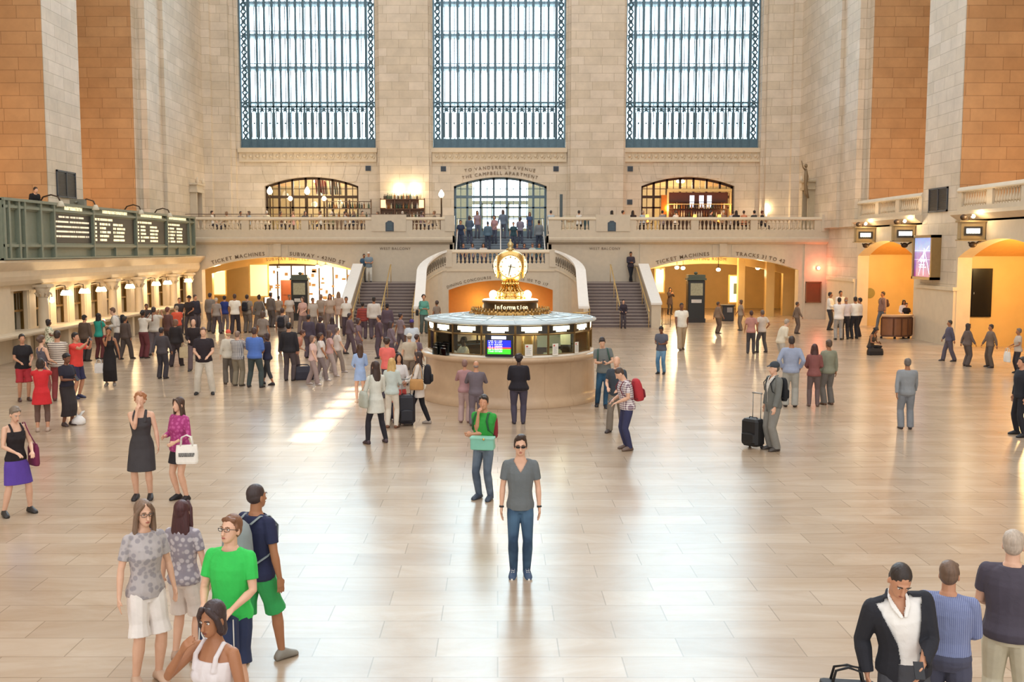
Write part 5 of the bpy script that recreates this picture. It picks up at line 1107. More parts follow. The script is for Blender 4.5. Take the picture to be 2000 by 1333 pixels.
def person(px, yt, yf, label, face=0, pose='hang', sex='m', fat=1.0, skin='fair', hair=('short', '#3a2a20'), top=('tee', '#808080'), bot=('jeans', '#2e3b52'),
           shoe='#2a2626', lean=0, side=0, twist=0, head=(0, 0, 0), stance=None, z=0, H=None, Y=None, hips=None, feet=None, R=None, L=None, group=None, detail=None, name='person', sole=None, fid=1.0, seat=None):
    """px, yt, yf: image column, head top and heel line measured off the photo; turned into a spot on the floor at height z"""
    H0 = H
    if Y is None:
        p = onz(px, yf, z); base = V((p.x, p.y, z))
        if H is None: H = at(px, yt, p.y).z-z
    else:
        base = at(px, yt, Y); base.z = z
        if H is None: H = 1.7
    for _ in range(8):
        if all(abs(o_['root'].location.z-base.z) > .6 or (o_['root'].location.xy-base.xy)  .length > .5 for o_ in PEOPLE): break
        k_ = 1+.16/base.y; base = V((base.x*k_, base.y+.16, base.z))
        if H0 is None and Y is None: H = at(px, yt, base.y).z-z
    H = max(1.5, min(1.92, H)) if not fid < 0 else H
    S = H/1.765; Y_ = base.y; vox = max(.0065, min(.02, Y_*.00056)); near = Y_ < 16; mid = Y_ < 32
    if detail is not None: near = detail
    W = {'m': 1.0, 'f': .93}[sex]*fat; fem = sex == 'f'
    # --- spine frames
    hz = .93 if hips is None else hips; dz = hz-.93
    la, sa, tw = radians(lean), radians(side), radians(twist)
    lev = [.80, .93, 1.0, 1.07, 1.14, 1.2, 1.26, 1.32, 1.38, 1.44, 1.50, 1.56]
    def Rz_(k): k = max(0, min(1, k)); return M.Rotation(tw*k, 3, 'Z') @ M.Rotation(sa*k, 3, 'Y') @ M.Rotation(la*k, 3, 'X')
    pos = {}; p = V((0, 0, hz)); pos[.93] = (p.copy(), Rz_(0)); pz = .93
    for zz in lev[2:]:
        R_ = Rz_((zz-.93)/.36); p = p+R_@V((0, 0, zz-pz)); pos[zz] = (p.copy(), R_); pz = zz
    pos[.80] = (V((0, 0, hz-.13)), Rz_(0))
    def tp(x, y, zz):
        if zz <= .93: return V((x, y, hz+zz-.93))
        b = max(l for l in lev if l <= zz); o, R_ = pos[b]; return o+R_@V((x, y, zz-b))
    def Rat(zz): return pos[max(l for l in lev if l <= max(zz, .8))][1]
    # torso profile (z, rx, ry, y offset)
    if not fem: prof = [(.83, .12, .09, .0), (.88, .160, .105, .01), (.93, .166, .115, .01), (1.0, .152, .105, .0), (1.08, .143, .1, -.005), (1.16, .152, .108, -.005), (1.24, .166, .115, -.005), (1.32, .176, .115, 0), (1.38, .172, .1, .005), (1.43, .145, .08, .01), (1.47, .085, .065, .012), (1.50, .062, .062, .012)]
    else: prof = [(.83, .12, .09, .0), (.88, .168, .11, .015), (.93, .172, .12, .015), (1.0, .150, .105, .0), (1.08, .124, .09, -.005), (1.16, .132, .098, -.008), (1.24, .148, .118, -.018), (1.32, .155, .108, -.01), (1.38, .152, .09, .0), (1.43, .13, .075, .01), (1.47, .072, .058, .012), (1.50, .052, .054, .012)]
    def belly(zz): return 1+max(0, fat-1)*1.1*math.exp(-((zz-1.05)/.2)**2)
    def torso_rings(infl, z0, z1, n=16, k=1.0, fx=None):
        rs = []; zs = [q for q in prof if z0 < q[0] < z1]
        def interp(zz):
            for a, b in zip(prof, prof[1:]):
                if a[0] <= zz <= b[0]: t = (zz-a[0])/(b[0]-a[0]); return tuple(a[i]*(1-t)+b[i]*t for i in range(4))
            return prof[0] if zz < prof[0][0] else prof[-1]
        zs = [interp(z0)]+zs+[interp(z1)]; zs[0] = (z0,)+zs[0][1:]; zs[-1] = (z1,)+zs[-1][1:]
        for zz, rx, ry, yo in zs:
            w_ = W if zz < 1.45 else 1.0; rx2, ry2 = rx*w_*k+infl, ry*w_*belly(zz)*k+infl
            if fx: rx2, ry2 = fx(zz, rx2, ry2)
            rs.append([tp(rx2*cos(2*pi*j/n), yo+ry2*sin(2*pi*j/n), zz) for j in range(n)])
        return rs
    sx = (.178 if not fem else .155)*(1+(fat-1)*.5); shz = 1.415
    # --- joints
    if stance is None: stance = 'stand'
    ft = feet or {'stand': ((-.11, 0, 0), (.11, 0, 0)), 'close': ((-.08, 0, 0), (.08, 0, 0)), 'wide': ((-.2, .02, 0), (.2, -.02, 0)), 'step': ((-.1, -.22, 0), (.1, .2, 0)), 'step2': ((-.1, .2, 0), (.1, -.22, 0)), 'cross': ((.05, -.14, 0), (-.02, .04, 0)), 'sit': ((-.14, -.44, 0), (.14, -.44, 0)), 'crouch': ((-.1, -.02, 0), (.1, -.12, 0)), 'lean': ((-.16, .02, 0), (.04, -.22, 0))}[stance]
    legs = []
    for i, s in enumerate((-1, 1)):
        hp = tp(s*.086*W, .005, .89); an = V((ft[i][0], ft[i][1]+.03, ft[i][2]+.085)); an = hp+(an-hp) if (an-hp).length < .83 else an
        kn, an2 = ik(hp, an, .425, .405, V((s*.12, -1, .05))); legs.append((hp, kn, an2, s))
    ps = POSES[pose]; tg = [R or ps[0], L or ps[1]]; arms = []
    for i, s in enumerate((-1, 1)):
        sh = tp(s*sx, .01, shz); t = tp(*tg[i]); pole = Rat(1.3)@V((s*.55, .55, -.75)); el, wr = ik(sh, t, .285, .25, pole); arms.append((sh, el, wr, s))
    # --- body
    b = MB(); b.rings(torso_rings(0, .83, 1.50), True)
    ny, np_, nt_ = [radians(a) for a in head]
    nb = tp(0, .012, 1.50); Rc = Rat(1.5); Rh = M.Rotation(tw, 3, 'Z') @ M.Rotation(sa*.5, 3, 'Y') @ M.Rotation(la*.55, 3, 'X') @ M.Rotation(ny, 3, 'Z') @ M.Rotation(nt_, 3, 'Y') @ M.Rotation(np_, 3, 'X')
    hp0 = nb+Rc@V((0, -.012, .035))
    def hd(x, y, zz): return hp0+Rh@V((x, y, zz))
    nr = .058 if not fem else .049
    b.tube([tp(0, .02, 1.42), tp(0, .014, 1.47), nb, hd(0, .005, .04), hd(0, .0, .09)], [nr*1.35, nr*1.1, nr, nr*.96, nr*.9], 12)
    b.ell(hd(0, .012, .142), (.074, .094, .09), Rh, 16, 12)
    js = 1.0 if not fem else .9
    b.rings([[hd(rx*js*cos(2*pi*j/14), yo+ry*sin(2*pi*j/14), zz) for j in range(14)] for zz, rx, ry, yo in ((.165, .06, .06, -.015), (.13, .069, .077, -.012), (.095, .068, .075, -.016), (.06, .062, .068, -.022), (.03, .052, .056, -.034), (.008, .036, .038, -.048), (-.004, .018, .02, -.056))], True)
    b.tube([hd(0, -.088, .118), hd(0, -.104, .085), hd(0, -.112, .068), hd(0, -.095, .06)], [.009, .012, .0165, .01], 8)
    if near: b.ell(hd(0, -.09, .043), (.024, .012, .006), Rh, 8, 6); b.ell(hd(0, -.088, .034), (.02, .012, .007), Rh, 8, 6); b.ell(hd(0, -.086, .128), (.05, .012, .008), Rh, 10, 6)
    for s in (-1, 1): b.ell(hd(s*.075, .008, .09), (.011, .018, .03), Rh, 8, 6)
    if fem:
        for s in (-1, 1): b.ell(tp(s*.066*W, -.085*W, 1.25), (.058*W, .055*W, .058), Rat(1.25), 10, 8)
    mus = (1.0 if not fem else .86)*(1+(fat-1)*.8)
    def armpts(a, infl=0, t1=1.0):
        sh, el, wr, s = a; u_ = (el-sh).normalized()
        pts = [sh-u_*.012, sh+u_*.03, sh.lerp(el, .33), sh.lerp(el, .7), el, el.lerp(wr, .28), el.lerp(wr, .7), wr]; rd = [.047*mus, .052*mus, .049*mus, .043*mus, .038*mus, .041*mus, .031*mus, .025*mus]
        return pts, [r+infl for r in rd]
    def yoke(m, infl):
        for a in arms:
            s = a[3]; m.tube([tp(s*.03, .014, 1.452), tp(s*.09, .014, 1.437), tp(s*(sx-.03), .012, 1.418), a[0]], [.032+infl*.8, .038+infl, .045*mus+infl, .047*mus+infl], 10, round_=True); m.ell(a[0], (.047*mus+infl,)*3, None, 12, 8)
    hs = 1.0 if not fem else .9
    for a in arms:
        pts, rd = armpts(a); b.tube(pts, rd, 12, round_=False)
        sh, el, wr, s = a; d = (wr-el).normalized()
        if pose in ('hang', 'walk', 'pull') or wr.z < hz+.02: n0 = V((-s, -.15, 0)); d = (d+V((0, 0, -.4))).normalized()
        elif pose in ('counter', 'lap', 'hold'): n0 = V((0, .2, -1))
        elif pose == 'photo': n0 = V((-s*.4, -1, 0)); d = V((-s*.1, -.2, 1)).normalized()
        elif pose in ('phone', 'phone1', 'phone_hi'): n0 = V((-s*.5, .5, .8))
        else: n0 = V((-s*.6, .9, .1))
        n0 = n0-d*n0.dot(d); n0.normalize(); sd = d.cross(n0)*(1 if s < 0 else -1)
        tf = d.cross(n0)*(1 if s < 0 else -1)
        b.rings([[wr+d*q+sd*w_*cos(2*pi*j/10)+n0*h_*sin(2*pi*j/10) for j in range(10)] for q, w_, h_ in ((-.02, .025*hs, .02*hs), (.0, .026*hs, .019*hs), (.03, .036*hs, .017*hs), (.06, .041*hs, .015*hs), (.088*hs, .041*hs, .013*hs), (.096*hs, .034*hs, .009*hs))], True)
        curl = {'hang': .32, 'walk': .45, 'pull': 1.0, 'photo': .5, 'phone': .85, 'phone1': .85, 'phone_hi': .85, 'chin': .95, 'mouth': .6, 'counter': .2}.get(pose, .5)
        for fi, (o_, ln) in enumerate(((.031, .072), (.0105, .08), (-.0105, .075), (-.031, .058))):
            q = wr+d*.088*hs+sd*o_*hs; dd = (d+sd*o_*1.2).normalized(); pts = [q-dd*.015]; 
            for k_, fr_ in enumerate((.45, .32, .23)):
                an_ = curl*(.6+.5*k_)*(1+.1*fi); ddd = (dd*cos(an_)+n0*sin(an_)); pts.append(pts[-1]+ddd*(ln*fr_*hs+(.015 if k_ == 0 else 0)))
            b.tube(pts, [.0092*hs, .0088*hs, .008*hs, .0066*hs], 6, round_=True)
        q = wr+d*.028*hs+sd*.026*hs; td = (d*.62+sd*.7+n0*.35).normalized(); b.tube([q-td*.012, q+td*.026*hs, q+(td*.6+d*.4+n0*.15).normalized()*.058*hs], [.0135*hs, .0115*hs, .0085*hs], 6, round_=True)
    yoke(b, 0)
    lr = W if fat > 1 else 1.0
    def legpts(l, infl=0):
        hp, kn, an, s = l
        pts = [hp+V((0, 0, .03)), hp.lerp(kn, .25), hp.lerp(kn, .65), kn, kn.lerp(an, .28), kn.lerp(an, .65), an+(an-kn).normalized()*.0, an+(an-kn).normalized()*.03]
        return pts, [x*lr+infl for x in (.076, .079, .065, .053, .057, .044, .034, .034)]
    for l in legs:
        pts, rd = legpts(l); b.tube(pts, rd, 12)
    shoes = []
    for i, l in enumerate(legs):
        hp, kn, an, s = l; toe = radians(8*s) if stance != 'cross' else 0; f = M.Rotation(toe, 3, 'Z')@V((0, -1, 0)); sdv = V((-f.y, f.x, 0)); g = V((an.x, an.y, ft[i][2]))
        rng_ = ((-.075, .026, .03), (-.05, .034, .045), (-.01, .037, .06), (.04, .04, .052), (.1, .045, .036), (.15, .042, .026), (.185, .028, .018), (.195, .012, .01))
        fs = .95 if not fem else .86
        def footrings(infl, top_=1.0): return [[g+f*q*fs+sdv*(w_+infl)*cos(2*pi*j/12)+V((0, 0, max(0.004, h_*top_+(h_*top_+infl)*sin(2*pi*j/12)))) for j in range(12)] for q, w_, h_ in rng_]
        b.rings(footrings(-.004)); b.tube([an+V((0, 0, .02)), g+V((0, .01, .05))], [.034, .036], 10); shoes.append((footrings, g, f, sdv, i))
    def post(o, me):
        if not mid: return
        ey = [o_ for o_ in (hd(-.031, -.088, .112)*S, hd(.031, -.088, .112)*S)]; inw = (Rh@V((0, 1, 0)))*S
        for v in me.vertices:
            for e in ey:
                d_ = (v.co-e).length
                if d_ < .02*S: v.co += inw*(.009*(1-(d_/(.02*S))**2))
    loc = base.copy(); hoff = 0
    root = remeshed(b, name, skin_mat(skin), None, vox*(1.0 if near else 1.0), 2 if vox < .012 else 1, post, S)
    root.location = loc; root.rotation_euler = (0, 0, radians(face)); tag(root, label, 'person', group)
    if seat: root.location.z += seat
    g_ = max(.010, vox*.9)
    def skirt_ring(zz, k, n=16, pad=.02):
        xs_, ys_ = [], []
        for hp, kn, an, s in legs:
            a_, b_ = (hp, kn) if zz >= kn.z else (kn, an); t_ = max(0, min(1, (a_.z-zz)/max(.01, a_.z-b_.z))); c_ = a_.lerp(b_, t_); r_ = .08-.03*max(0, min(1, (.9-zz)/.45))
            xs_ += [c_.x-r_*lr, c_.x+r_*lr]; ys_ += [c_.y-r_*lr, c_.y+r_*lr]
        cx_, cy_ = (min(xs_)+max(xs_))/2, (min(ys_)+max(ys_))/2; rx = max(.172*W*k, (max(xs_)-min(xs_))/2*1.06+pad); ry = max(.122*W*k, (max(ys_)-min(ys_))/2*1.1+pad)
        return [V((cx_+rx*cos(2*pi*j/n), cy_+ry*sin(2*pi*j/n), zz)) for j in range(n)]
    # --- lower wear
    bt, bc = bot[0], bot[1]; bm_ = cloth(bc, *bot[2:]) 
    def legwear(name_, infl, tk, flare=0, top_z=1.0):
        m = MB(); m.rings(torso_rings(infl+.001, .817, top_z-.03), True)
        for l in legs:
            pts, rd = legpts(l, infl)
            if tk < 1:
                n_ = 4 if tk <= .52 else 6; pts = pts[:n_]; rd = rd[:n_]
                if tk <= .52: pts[-1] = legs[l[3] > 0][0].lerp(l[1], .93); rd[-1] = rd[-2]*.95+flare
            else: pts = pts[:7]+[l[2]+V((0, 0, -.035))]; rd[6] += .008+flare; rd[7] = rd[6]; rd[5] += .006+flare*.5; rd[4] += .0
            m.tube(pts, rd, 12)
        return remeshed(m, name_, bm_, root, vox, 2, None, S)
    if bt == 'jeans': legwear('trousers', g_+.003, 1)
    elif bt == 'slim': legwear('trousers', g_*.8, 1, -.002)
    elif bt == 'loose': legwear('trousers', g_+.014, 1, .014)
    elif bt == 'leggings': legwear('leggings', g_*.75, 1)
    elif bt == 'capri': legwear('leggings', g_, .7)
    elif bt == 'shorts': legwear('shorts', g_+.015, .5, .02)
    elif bt in ('skirt', 'longskirt', 'mini'):
        zh = {'skirt': .52, 'longskirt': .24, 'mini': .66}[bt]; m = MB(); rs = torso_rings(g_, .9, 1.0)[::-1]; kx = (legs[0][1]+legs[1][1])/2
        if hips is None:
            for zz, k in ((.8, 1.03), (.68, 1.08), (.55, 1.12), (.4, 1.14), (.24, 1.16)):
                if zz < zh-.001: break
                rs.append(skirt_ring(zz, k))
            rs.append(skirt_ring(zh, 1.12))
        m.rings(rs, True); remeshed(m, 'skirt', bm_, root, vox, 2, None, S)
    # --- upper wear
    tt, tcx = top[0], top[1]; tm = cloth(tcx) if tt == 'suit' or top[-1] == 'long' else cloth(tcx, *top[2:])
    def sleeve(m, infl, t_end):
        yoke(m, infl)
        for a in arms:
            pts, rd = armpts(a, infl)
            if t_end == 'long': pts[-1] = a[1].lerp(a[2], .97); rd[-1] += .004
            elif t_end == 'short': pts = pts[:4]; rd = rd[:4]; pts[-1] = a[0].lerp(a[1], .68); rd[-1] += .006; rd[2] += .004
            elif t_end == 'three': pts = pts[:7]; rd = rd[:7]
            m.tube(pts, rd, 10)
    tuck = .9 if top[0] not in ('tucked',) else .97
    if tt in ('tee', 'vneck', 'long', 'tucked', 'tuckedlong', 'three'):
        m = MB(); z0 = {'tucked': .965, 'tuckedlong': .965}.get(tt, .855)
        lo = .012 if tt in ('vneck',) else .018
        m.rings(torso_rings(g_+lo, z0, 1.472, fx=None if z0 > .9 else (lambda zz, a, b_: (a+max(0, 1.0-zz)*.09, b_+max(0, 1.0-zz)*.09))), True)
        if fem:
            for s in (-1, 1): m.ell(tp(s*.066*W, -.085*W, 1.25), (.058*W+g_, .055*W+g_, .058+g_), Rat(1.25), 10, 8)
        sleeve(m, g_*.9+.002, 'long' if tt in ('long', 'tuckedlong') else 'three' if tt == 'three' else 'short')
        def vcut(o, me, kk=(tt == 'vneck')):
            if not near and not kk: return
            bm = bmesh.new(); bm.from_mesh(me); O, R_ = pos[1.38]; Ri = R_.inverted(); dl = []
            for f in bm.faces:
                c = Ri@(f.calc_center_median()/S-O)
                if kk and c.y < -.02 and c.z > -.045 and abs(c.x) < (c.z+.045)*.62+.004: dl.append(f)
                elif c.z > .07 and (c.x/(nr+.012))**2+((c.y-.0)/(nr+.02))**2 < 1: dl.append(f)
            bmesh.ops.delete(bm, geom=dl, context='FACES'); bm.to_mesh(me); bm.free()
        remeshed(m, 'shirt', tm, root, vox, 2, vcut, S)
    elif tt == 'tank':
        m = MB(); m.rings(torso_rings(g_+.004, .88, 1.36), True)
        if fem:
            for s in (-1, 1): m.ell(tp(s*.066*W, -.085*W, 1.25), (.058*W+g_, .055*W+g_, .058+g_), Rat(1.25), 10, 8)
        for s in (-1, 1):
            m.tube([tp(s*.085, -.115*W, 1.30), tp(s*.09, -.09, 1.40), tp(s*.085, -.0, 1.475), tp(s*.08, .075, 1.42), tp(s*.07, .11*W, 1.30)], [.024, .02, .019, .02, .026], 6)
        remeshed(m, 'vest_top', tm, root, vox, 1, None, S)
    elif tt in ('dress', 'sleevedress'):
        m = MB(); zh = .5 if len(bot) < 1 or bt != 'maxi' else .14; rs = torso_rings(g_+.006, .95, 1.37 if tt == 'dress' else 1.462)[::-1]
        for zz, k in ((.86, 1.1), (.75, 1.18), (.62, 1.24), (.5, 1.28), (.3, 1.3), (.14, 1.32)):
            if zz < zh-.01: break
            rs.append(skirt_ring(zz, k))
        m.rings(rs, True)
        if fem:
            for s in (-1, 1): m.ell(tp(s*.066*W, -.085*W, 1.25), (.058*W+g_, .055*W+g_, .058+g_), Rat(1.25), 10, 8)
        for s in (-1, 1): m.tube([tp(s*.085, -.115*W, 1.30), tp(s*.09, -.09, 1.40), tp(s*.085, -.0, 1.475), tp(s*.08, .075, 1.42), tp(s*.07, .11*W, 1.30)], [.03, .026, .024, .026, .03], 6)
        if tt == 'sleevedress': sleeve(m, g_*.9, 'short')
        remeshed(m, 'dress', tm, root, vox, 1, None, S)
    elif tt == 'tunic':
        m = MB(); rs = torso_rings(g_+.01, .95, 1.462)[::-1]
        for zz, k in ((.86, 1.12), (.74, 1.22), (.66, 1.28)): rs.append([tp((.172*W*k+.008)*cos(2*pi*j/16), (.122*W*k+.008)*sin(2*pi*j/16)+.005, zz) for j in range(16)])
        m.rings(rs, True); sleeve(m, g_+.004, 'long' if (len(top) > 4 and top[4] == 'long') or top[-1] == 'long' else 'short')
        tm2 = cloth(tcx) if top[-1] == 'long' else tm
        remeshed(m, 'tunic', tm2, root, vox, 2, None, S)
    elif tt == 'suit':
        m = MB(); m.rings(torso_rings(g_, .94, 1.468), True); yoke(m, g_*.8); m.tube([tp(0, .012, 1.42), tp(0, .014, 1.475), tp(0, .016, 1.5)], [nr*1.6, nr*1.3, nr*1.16], 12); 
        def cut0(o, me):
            bm = bmesh.new(); bm.from_mesh(me); O, R_ = pos[1.38]; Ri = R_.inverted(); dl = []
            for f in bm.faces:
                c = Ri@(f.calc_center_median()/S-O)
                if c.y < -.02 and c.z > .0 and abs(c.x) < c.z*.45: dl.append(f)
            bmesh.ops.delete(bm, geom=dl, context='FACES'); bm.to_mesh(me); bm.free()
        for s in (-1, 1): m.tube([tp(s*.012, -.115*W-.008, 1.375), tp(s*.05, -.085, 1.45), tp(s*.058, -.02, 1.497), tp(s*.03, .06, 1.515)], [(.014, .008), (.024, .009), (.02, .01), (.02, .01)], 6)
        remeshed(m, 'shirt', cloth(top[2]), root, vox, 1, cut0, S)
        m = MB(); m.rings(torso_rings(g_*2+.012, .78, 1.47, fx=lambda zz, a, b_: (a*(1+max(0, .93-zz)*.5), b_*(1+max(0, .93-zz)*.5))), True); sleeve(m, g_+.012, 'long')
        for s in (-1, 1): m.tube([tp(s*.03, -.12*W-.02, 1.2), tp(s*.085, -.10*W-.02, 1.36), tp(s*.085, -.02, 1.495), tp(s*.04, .07, 1.51)], [(.02, .012), (.03, .012), (.02, .014), (.02, .014)], 6)
        def cut(o, me):
            bm = bmesh.new(); bm.from_mesh(me); O, R_ = pos[1.32]; Ri = R_.inverted(); dl = []
            for f in bm.faces:
                p_ = f.calc_center_median()/S; c = Ri@(p_-O)
                if c.z < -.3: c = V((p_.x-pos[.93][0].x, p_.y, p_.z-pos[.93][0].z-.39))
                w_ = (top[3] if len(top) > 3 else .03)+max(0, c.z+.16)*.28
                if c.y < -.03 and c.z < .2 and abs(c.x) < w_: dl.append(f)
            bmesh.ops.delete(bm, geom=dl, context='FACES'); bm.to_mesh(me); bm.free()
            md = o.modifiers.new('t', 'SOLIDIFY'); md.thickness = .006
        remeshed(m, 'jacket', tm, root, vox, 1, cut, S)
    # --- shoes
    if shoe:
        heel = shoe.startswith('h'); sc_ = shoe.lstrip('h')
        for fr_, g, f, sdv, i in shoes:
            m = MB(); rr = fr_(.007, 1.0); rr = [[V(v)*S for v in r_] for r_ in rr]
            m.rings(rr, True, True)
            so = MB().mesh('x', []) if False else None
            sh_ = m.build('shoe', plain('shoe'+sc_, sc_, .5), root)
            if near and sole:
                m = MB(); m.rings([[V((g+f*q*.97+sdv*(w_*1.36)+V((0, 0, zz))))*S for j, q, w_ in [(j, (.058+.14*sin(2*pi*j/16)), .036*cos(2*pi*j/16)+.0) for j in range(16)]] for zz in (.0, .022)]); m.build('sole', plain('sole'+sole, sole, .6), sh_)
                m = MB()
                for k in range(4): m.tube([(g+f*(.05+k*.025)*.97-sdv*.02+V((0, 0, .1-.014*k)))*S, (g+f*(.05+k*.025)*.97+sdv*.02+V((0, 0, .1-.014*k)))*S], .006, 5)
                m.build('laces', plain('sole'+sole, sole, .6), sh_)
    # --- hair and head wear
    hk, hc = hair[0], hair[1]; hm = hair_mat(hc); m = MB()
    def hcap(): m.ell(hd(0, .022, .150), (.082, .094, .094), Rh, 16, 12); m.ell(hd(0, .03, .11), (.079, .083, .085), Rh, 14, 10)
    if hk == 'short':
        hcap(); m.tube([hd(-.048, -.04, .187), hd(0, -.062, .2), hd(.048, -.04, .187)], [.024, .027, .024], 8, round_=True)
        for s in (-1, 1): m.ell(hd(s*.073, -.012, .125), (.010, .02, .035), Rh, 8, 6)
    elif hk == 'quiff':
        hcap(); m.tube([hd(-.042, -.045, .198), hd(.0, -.068, .222), hd(.042, -.048, .208)], [.026, .032, .028], 8, round_=True); m.ell(hd(.01, -.02, .225), (.06, .07, .035), Rh, 10, 8)
        for s in (-1, 1): m.ell(hd(s*.073, -.012, .12), (.010, .022, .04), Rh, 8, 6)
    elif hk == 'buzz': m.ell(hd(0, .016, .146), (.077, .096, .09), Rh, 16, 12); m.ell(hd(0, .025, .11), (.077, .08, .07), Rh, 14, 10)
    elif hk == 'bald': m.ell(hd(0, .05, .10), (.073, .058, .05), Rh, 14, 10)
    elif hk in ('long', 'longwave'):
        hcap(); k = 1.0 if hk == 'long' else 1.15
        m.rings([[hd(rx*k*cos(2*pi*j/14), yo+ry*sin(2*pi*j/14), zz) for j in range(14)] for zz, rx, ry, yo in ((.16, .07, .06, .03), (.08, .082, .062, .035), (.0, .088, .05, .05), (-.08, .095, .042, .06), (-.17, .085, .035, .07), (-.24, .055, .025, .075))], True)
        for s in (-1, 1): m.tube([hd(s*.03, -.07, .2), hd(s*.072, -.045, .14), hd(s*.083, -.02, .06), hd(s*.09, -.01, -.04), hd(s*.085, -.01, -.13)], [.022, .022, .024, .026, .018], 8, round_=True)
    elif hk == 'bob':
        hcap(); m.rings([[hd(rx*cos(2*pi*j/14), yo+ry*sin(2*pi*j/14), zz) for j in range(14)] for zz, rx, ry, yo in ((.16, .07, .06, .03), (.08, .085, .066, .03), (.02, .088, .06, .035), (-.02, .07, .04, .04))], True)
        for s in (-1, 1): m.tube([hd(s*.03, -.07, .2), hd(s*.075, -.045, .14), hd(s*.085, -.02, .05)], [.024, .024, .024], 8, round_=True)
    elif hk in ('curly', 'afro'):
        r_ = .03 if hk == 'curly' else .035; q_ = random.Random(int(px)); hcap()
        for k in range(46):
            u, v_ = q_.uniform(-.35, 1), q_.uniform(0, 2*pi); w_ = sqrt(1-u*u); dx, dy = w_*cos(v_), w_*sin(v_)
            if dy < -.25 and u < .55: continue
            m.ell(hd(dx*.083, .022+dy*.09, .145+u*.09), (r_, r_, r_), None, 6, 4)
    elif hk in ('bun', 'pony', 'updo'):
        hcap(); m.tube([hd(-.048, -.042, .184), hd(0, -.062, .196), hd(.048, -.042, .184)], [.021, .023, .021], 8, round_=True)
        if hk == 'bun': m.ell(hd(0, .07, .225), (.045, .045, .04), Rh, 10, 8)
        elif hk == 'updo': m.ell(hd(0, .11, .13), (.05, .045, .05), Rh, 10, 8)
        else: m.tube([hd(0, .1, .17), hd(0, .15, .12), hd(0, .14, 0), hd(0, .12, -.12)], [.03, .035, .03, .012], 8, round_=True)
    elif hk == 'hijab': m.ell(hd(0, .018, .14), (.094, .105, .108), Rh, 16, 12); m.rings([[hd(rx*cos(2*pi*j/14), yo+ry*sin(2*pi*j/14), zz) for j in range(14)] for zz, rx, ry, yo in ((.1, .09, .09, .02), (.0, .085, .09, .01), (-.06, .12, .1, .01), (-.1, .13, .1, .01))], True)
    elif hk in ('cap', 'hat', 'beanie'):
        hcap2 = hair[2] if len(hair) > 2 else '#3a2a20'
        m.ell(hd(0, .03, .105), (.079, .083, .075), Rh, 14, 10); remeshed(m, 'hair', hair_mat(hcap2), root, vox, 1, None, S); m = MB()
        hm = cloth(hc)
        m.ell(hd(0, .012, .17), (.086, .106, .085), Rh, 16, 10)
        if hk == 'cap': m.rings([[hd(.07*cos(t)*k, -.08-.075*sin(t)*k, zz-.02*sin(t)) for t in [pi*j/10 for j in range(11)]]+[hd(-.05*k, -.05, zz), hd(.05*k, -.05, zz)] for zz, k in ((.16, 1), (.172, 1))], True)
        if hk == 'hat': m.rings([[hd(r_*cos(2*pi*j/20), .01+r_*1.1*sin(2*pi*j/20), zz) for j in range(20)] for zz, r_ in ((.15, .14), (.162, .145), (.172, .10))], True)
        remeshed(m, 'cap' if hk != 'hat' else 'hat', hm, root, vox, 1, None, S); m = None
    if m is not None and m.v: remeshed(m, 'headscarf' if hk == 'hijab' else 'hair', hm if hk != 'hijab' else cloth(hc), root, vox*.9, 1, None, S)
    # --- face pieces
    if mid and near is not False or near:
        def piece(nm, fn, mat): q = MB(); fn(q); q.v = [tuple(V(v)*S) for v in q.v]; return q.build(nm, mat, root)
        for s in (-1, 1):
            if 'shades' not in (hair[3:] or ()): 
                e = piece('eye', lambda q: q.ell(hd(s*.031, -.083, .112), (.012, .01, .0085), Rh, 10, 8), plain('eye_white', '#e8e2da', .3)); q = MB(); q.ell(hd(s*.031, -.0905, .112), (.0055, .004, .0055), Rh, 8, 6); q.v = [tuple(V(v)*S) for v in q.v]; q.build('iris', plain('iris', '#2c1d14', .2), e)
            piece('eyebrow', lambda q: q.tube([hd(s*.014, -.099, .131), hd(s*.032, -.099, .135), hd(s*.05, -.088, .13)], [.004, .005, .003], 5), hair_mat(hair[2] if hk in ('cap', 'hat') and len(hair) > 2 else ('#5a4a40' if hk == 'hijab' else hc)))
        piece('lips', lambda q: (q.ell(hd(0, -.0975, .043), (.021, .007, .0045), Rh, 10, 6), q.ell(hd(0, -.096, .036), (.017, .007, .0045), Rh, 10, 6)), plain('lips_'+skin, {'fair': '#b3695c', 'mid': '#9c5a4a', 'tan': '#7f463a', 'brown': '#5e3530', 'dark': '#442a26'}[skin], .5))
        if 'shades' in hair[3:] or 'glasses' in hair[3:]:
            sg_ = 'shades' in hair[3:]
            f_ = piece('sunglasses' if sg_ else 'glasses', lambda q: (q.box(0, 0, 0, 0, 0, 0) if 0 else None, [q.tube([hd(s*.008, -.108, .117), hd(s*.03, -.109, .122), hd(s*.06, -.098, .12), hd(s*.056, -.099, .1), hd(s*.032, -.106, .094), hd(s*.011, -.108, .1), hd(s*.008, -.108, .117)], .0028, 5) for s in (-1, 1)], q.tube([hd(-.01, -.109, .115), hd(.01, -.109, .115)], .0025, 5), [q.tube([hd(s*.06, -.098, .118), hd(s*.078, -.04, .112), hd(s*.08, .01, .105)], .0025, 5) for s in (-1, 1)]), DARK)
            if sg_:
                for s in (-1, 1): q = MB(); q.rings([[hd(s*x, y_-o_, zz)*S for x, y_, zz in ((.008, -.106, .118), (.03, -.107, .122), (.059, -.096, .12), (.055, -.097, .1), (.032, -.104, .094), (.011, -.106, .1))] for o_ in (0, .002)]); q.build('lens', plain('dark_lens', '#0c0c10', .1), f_)
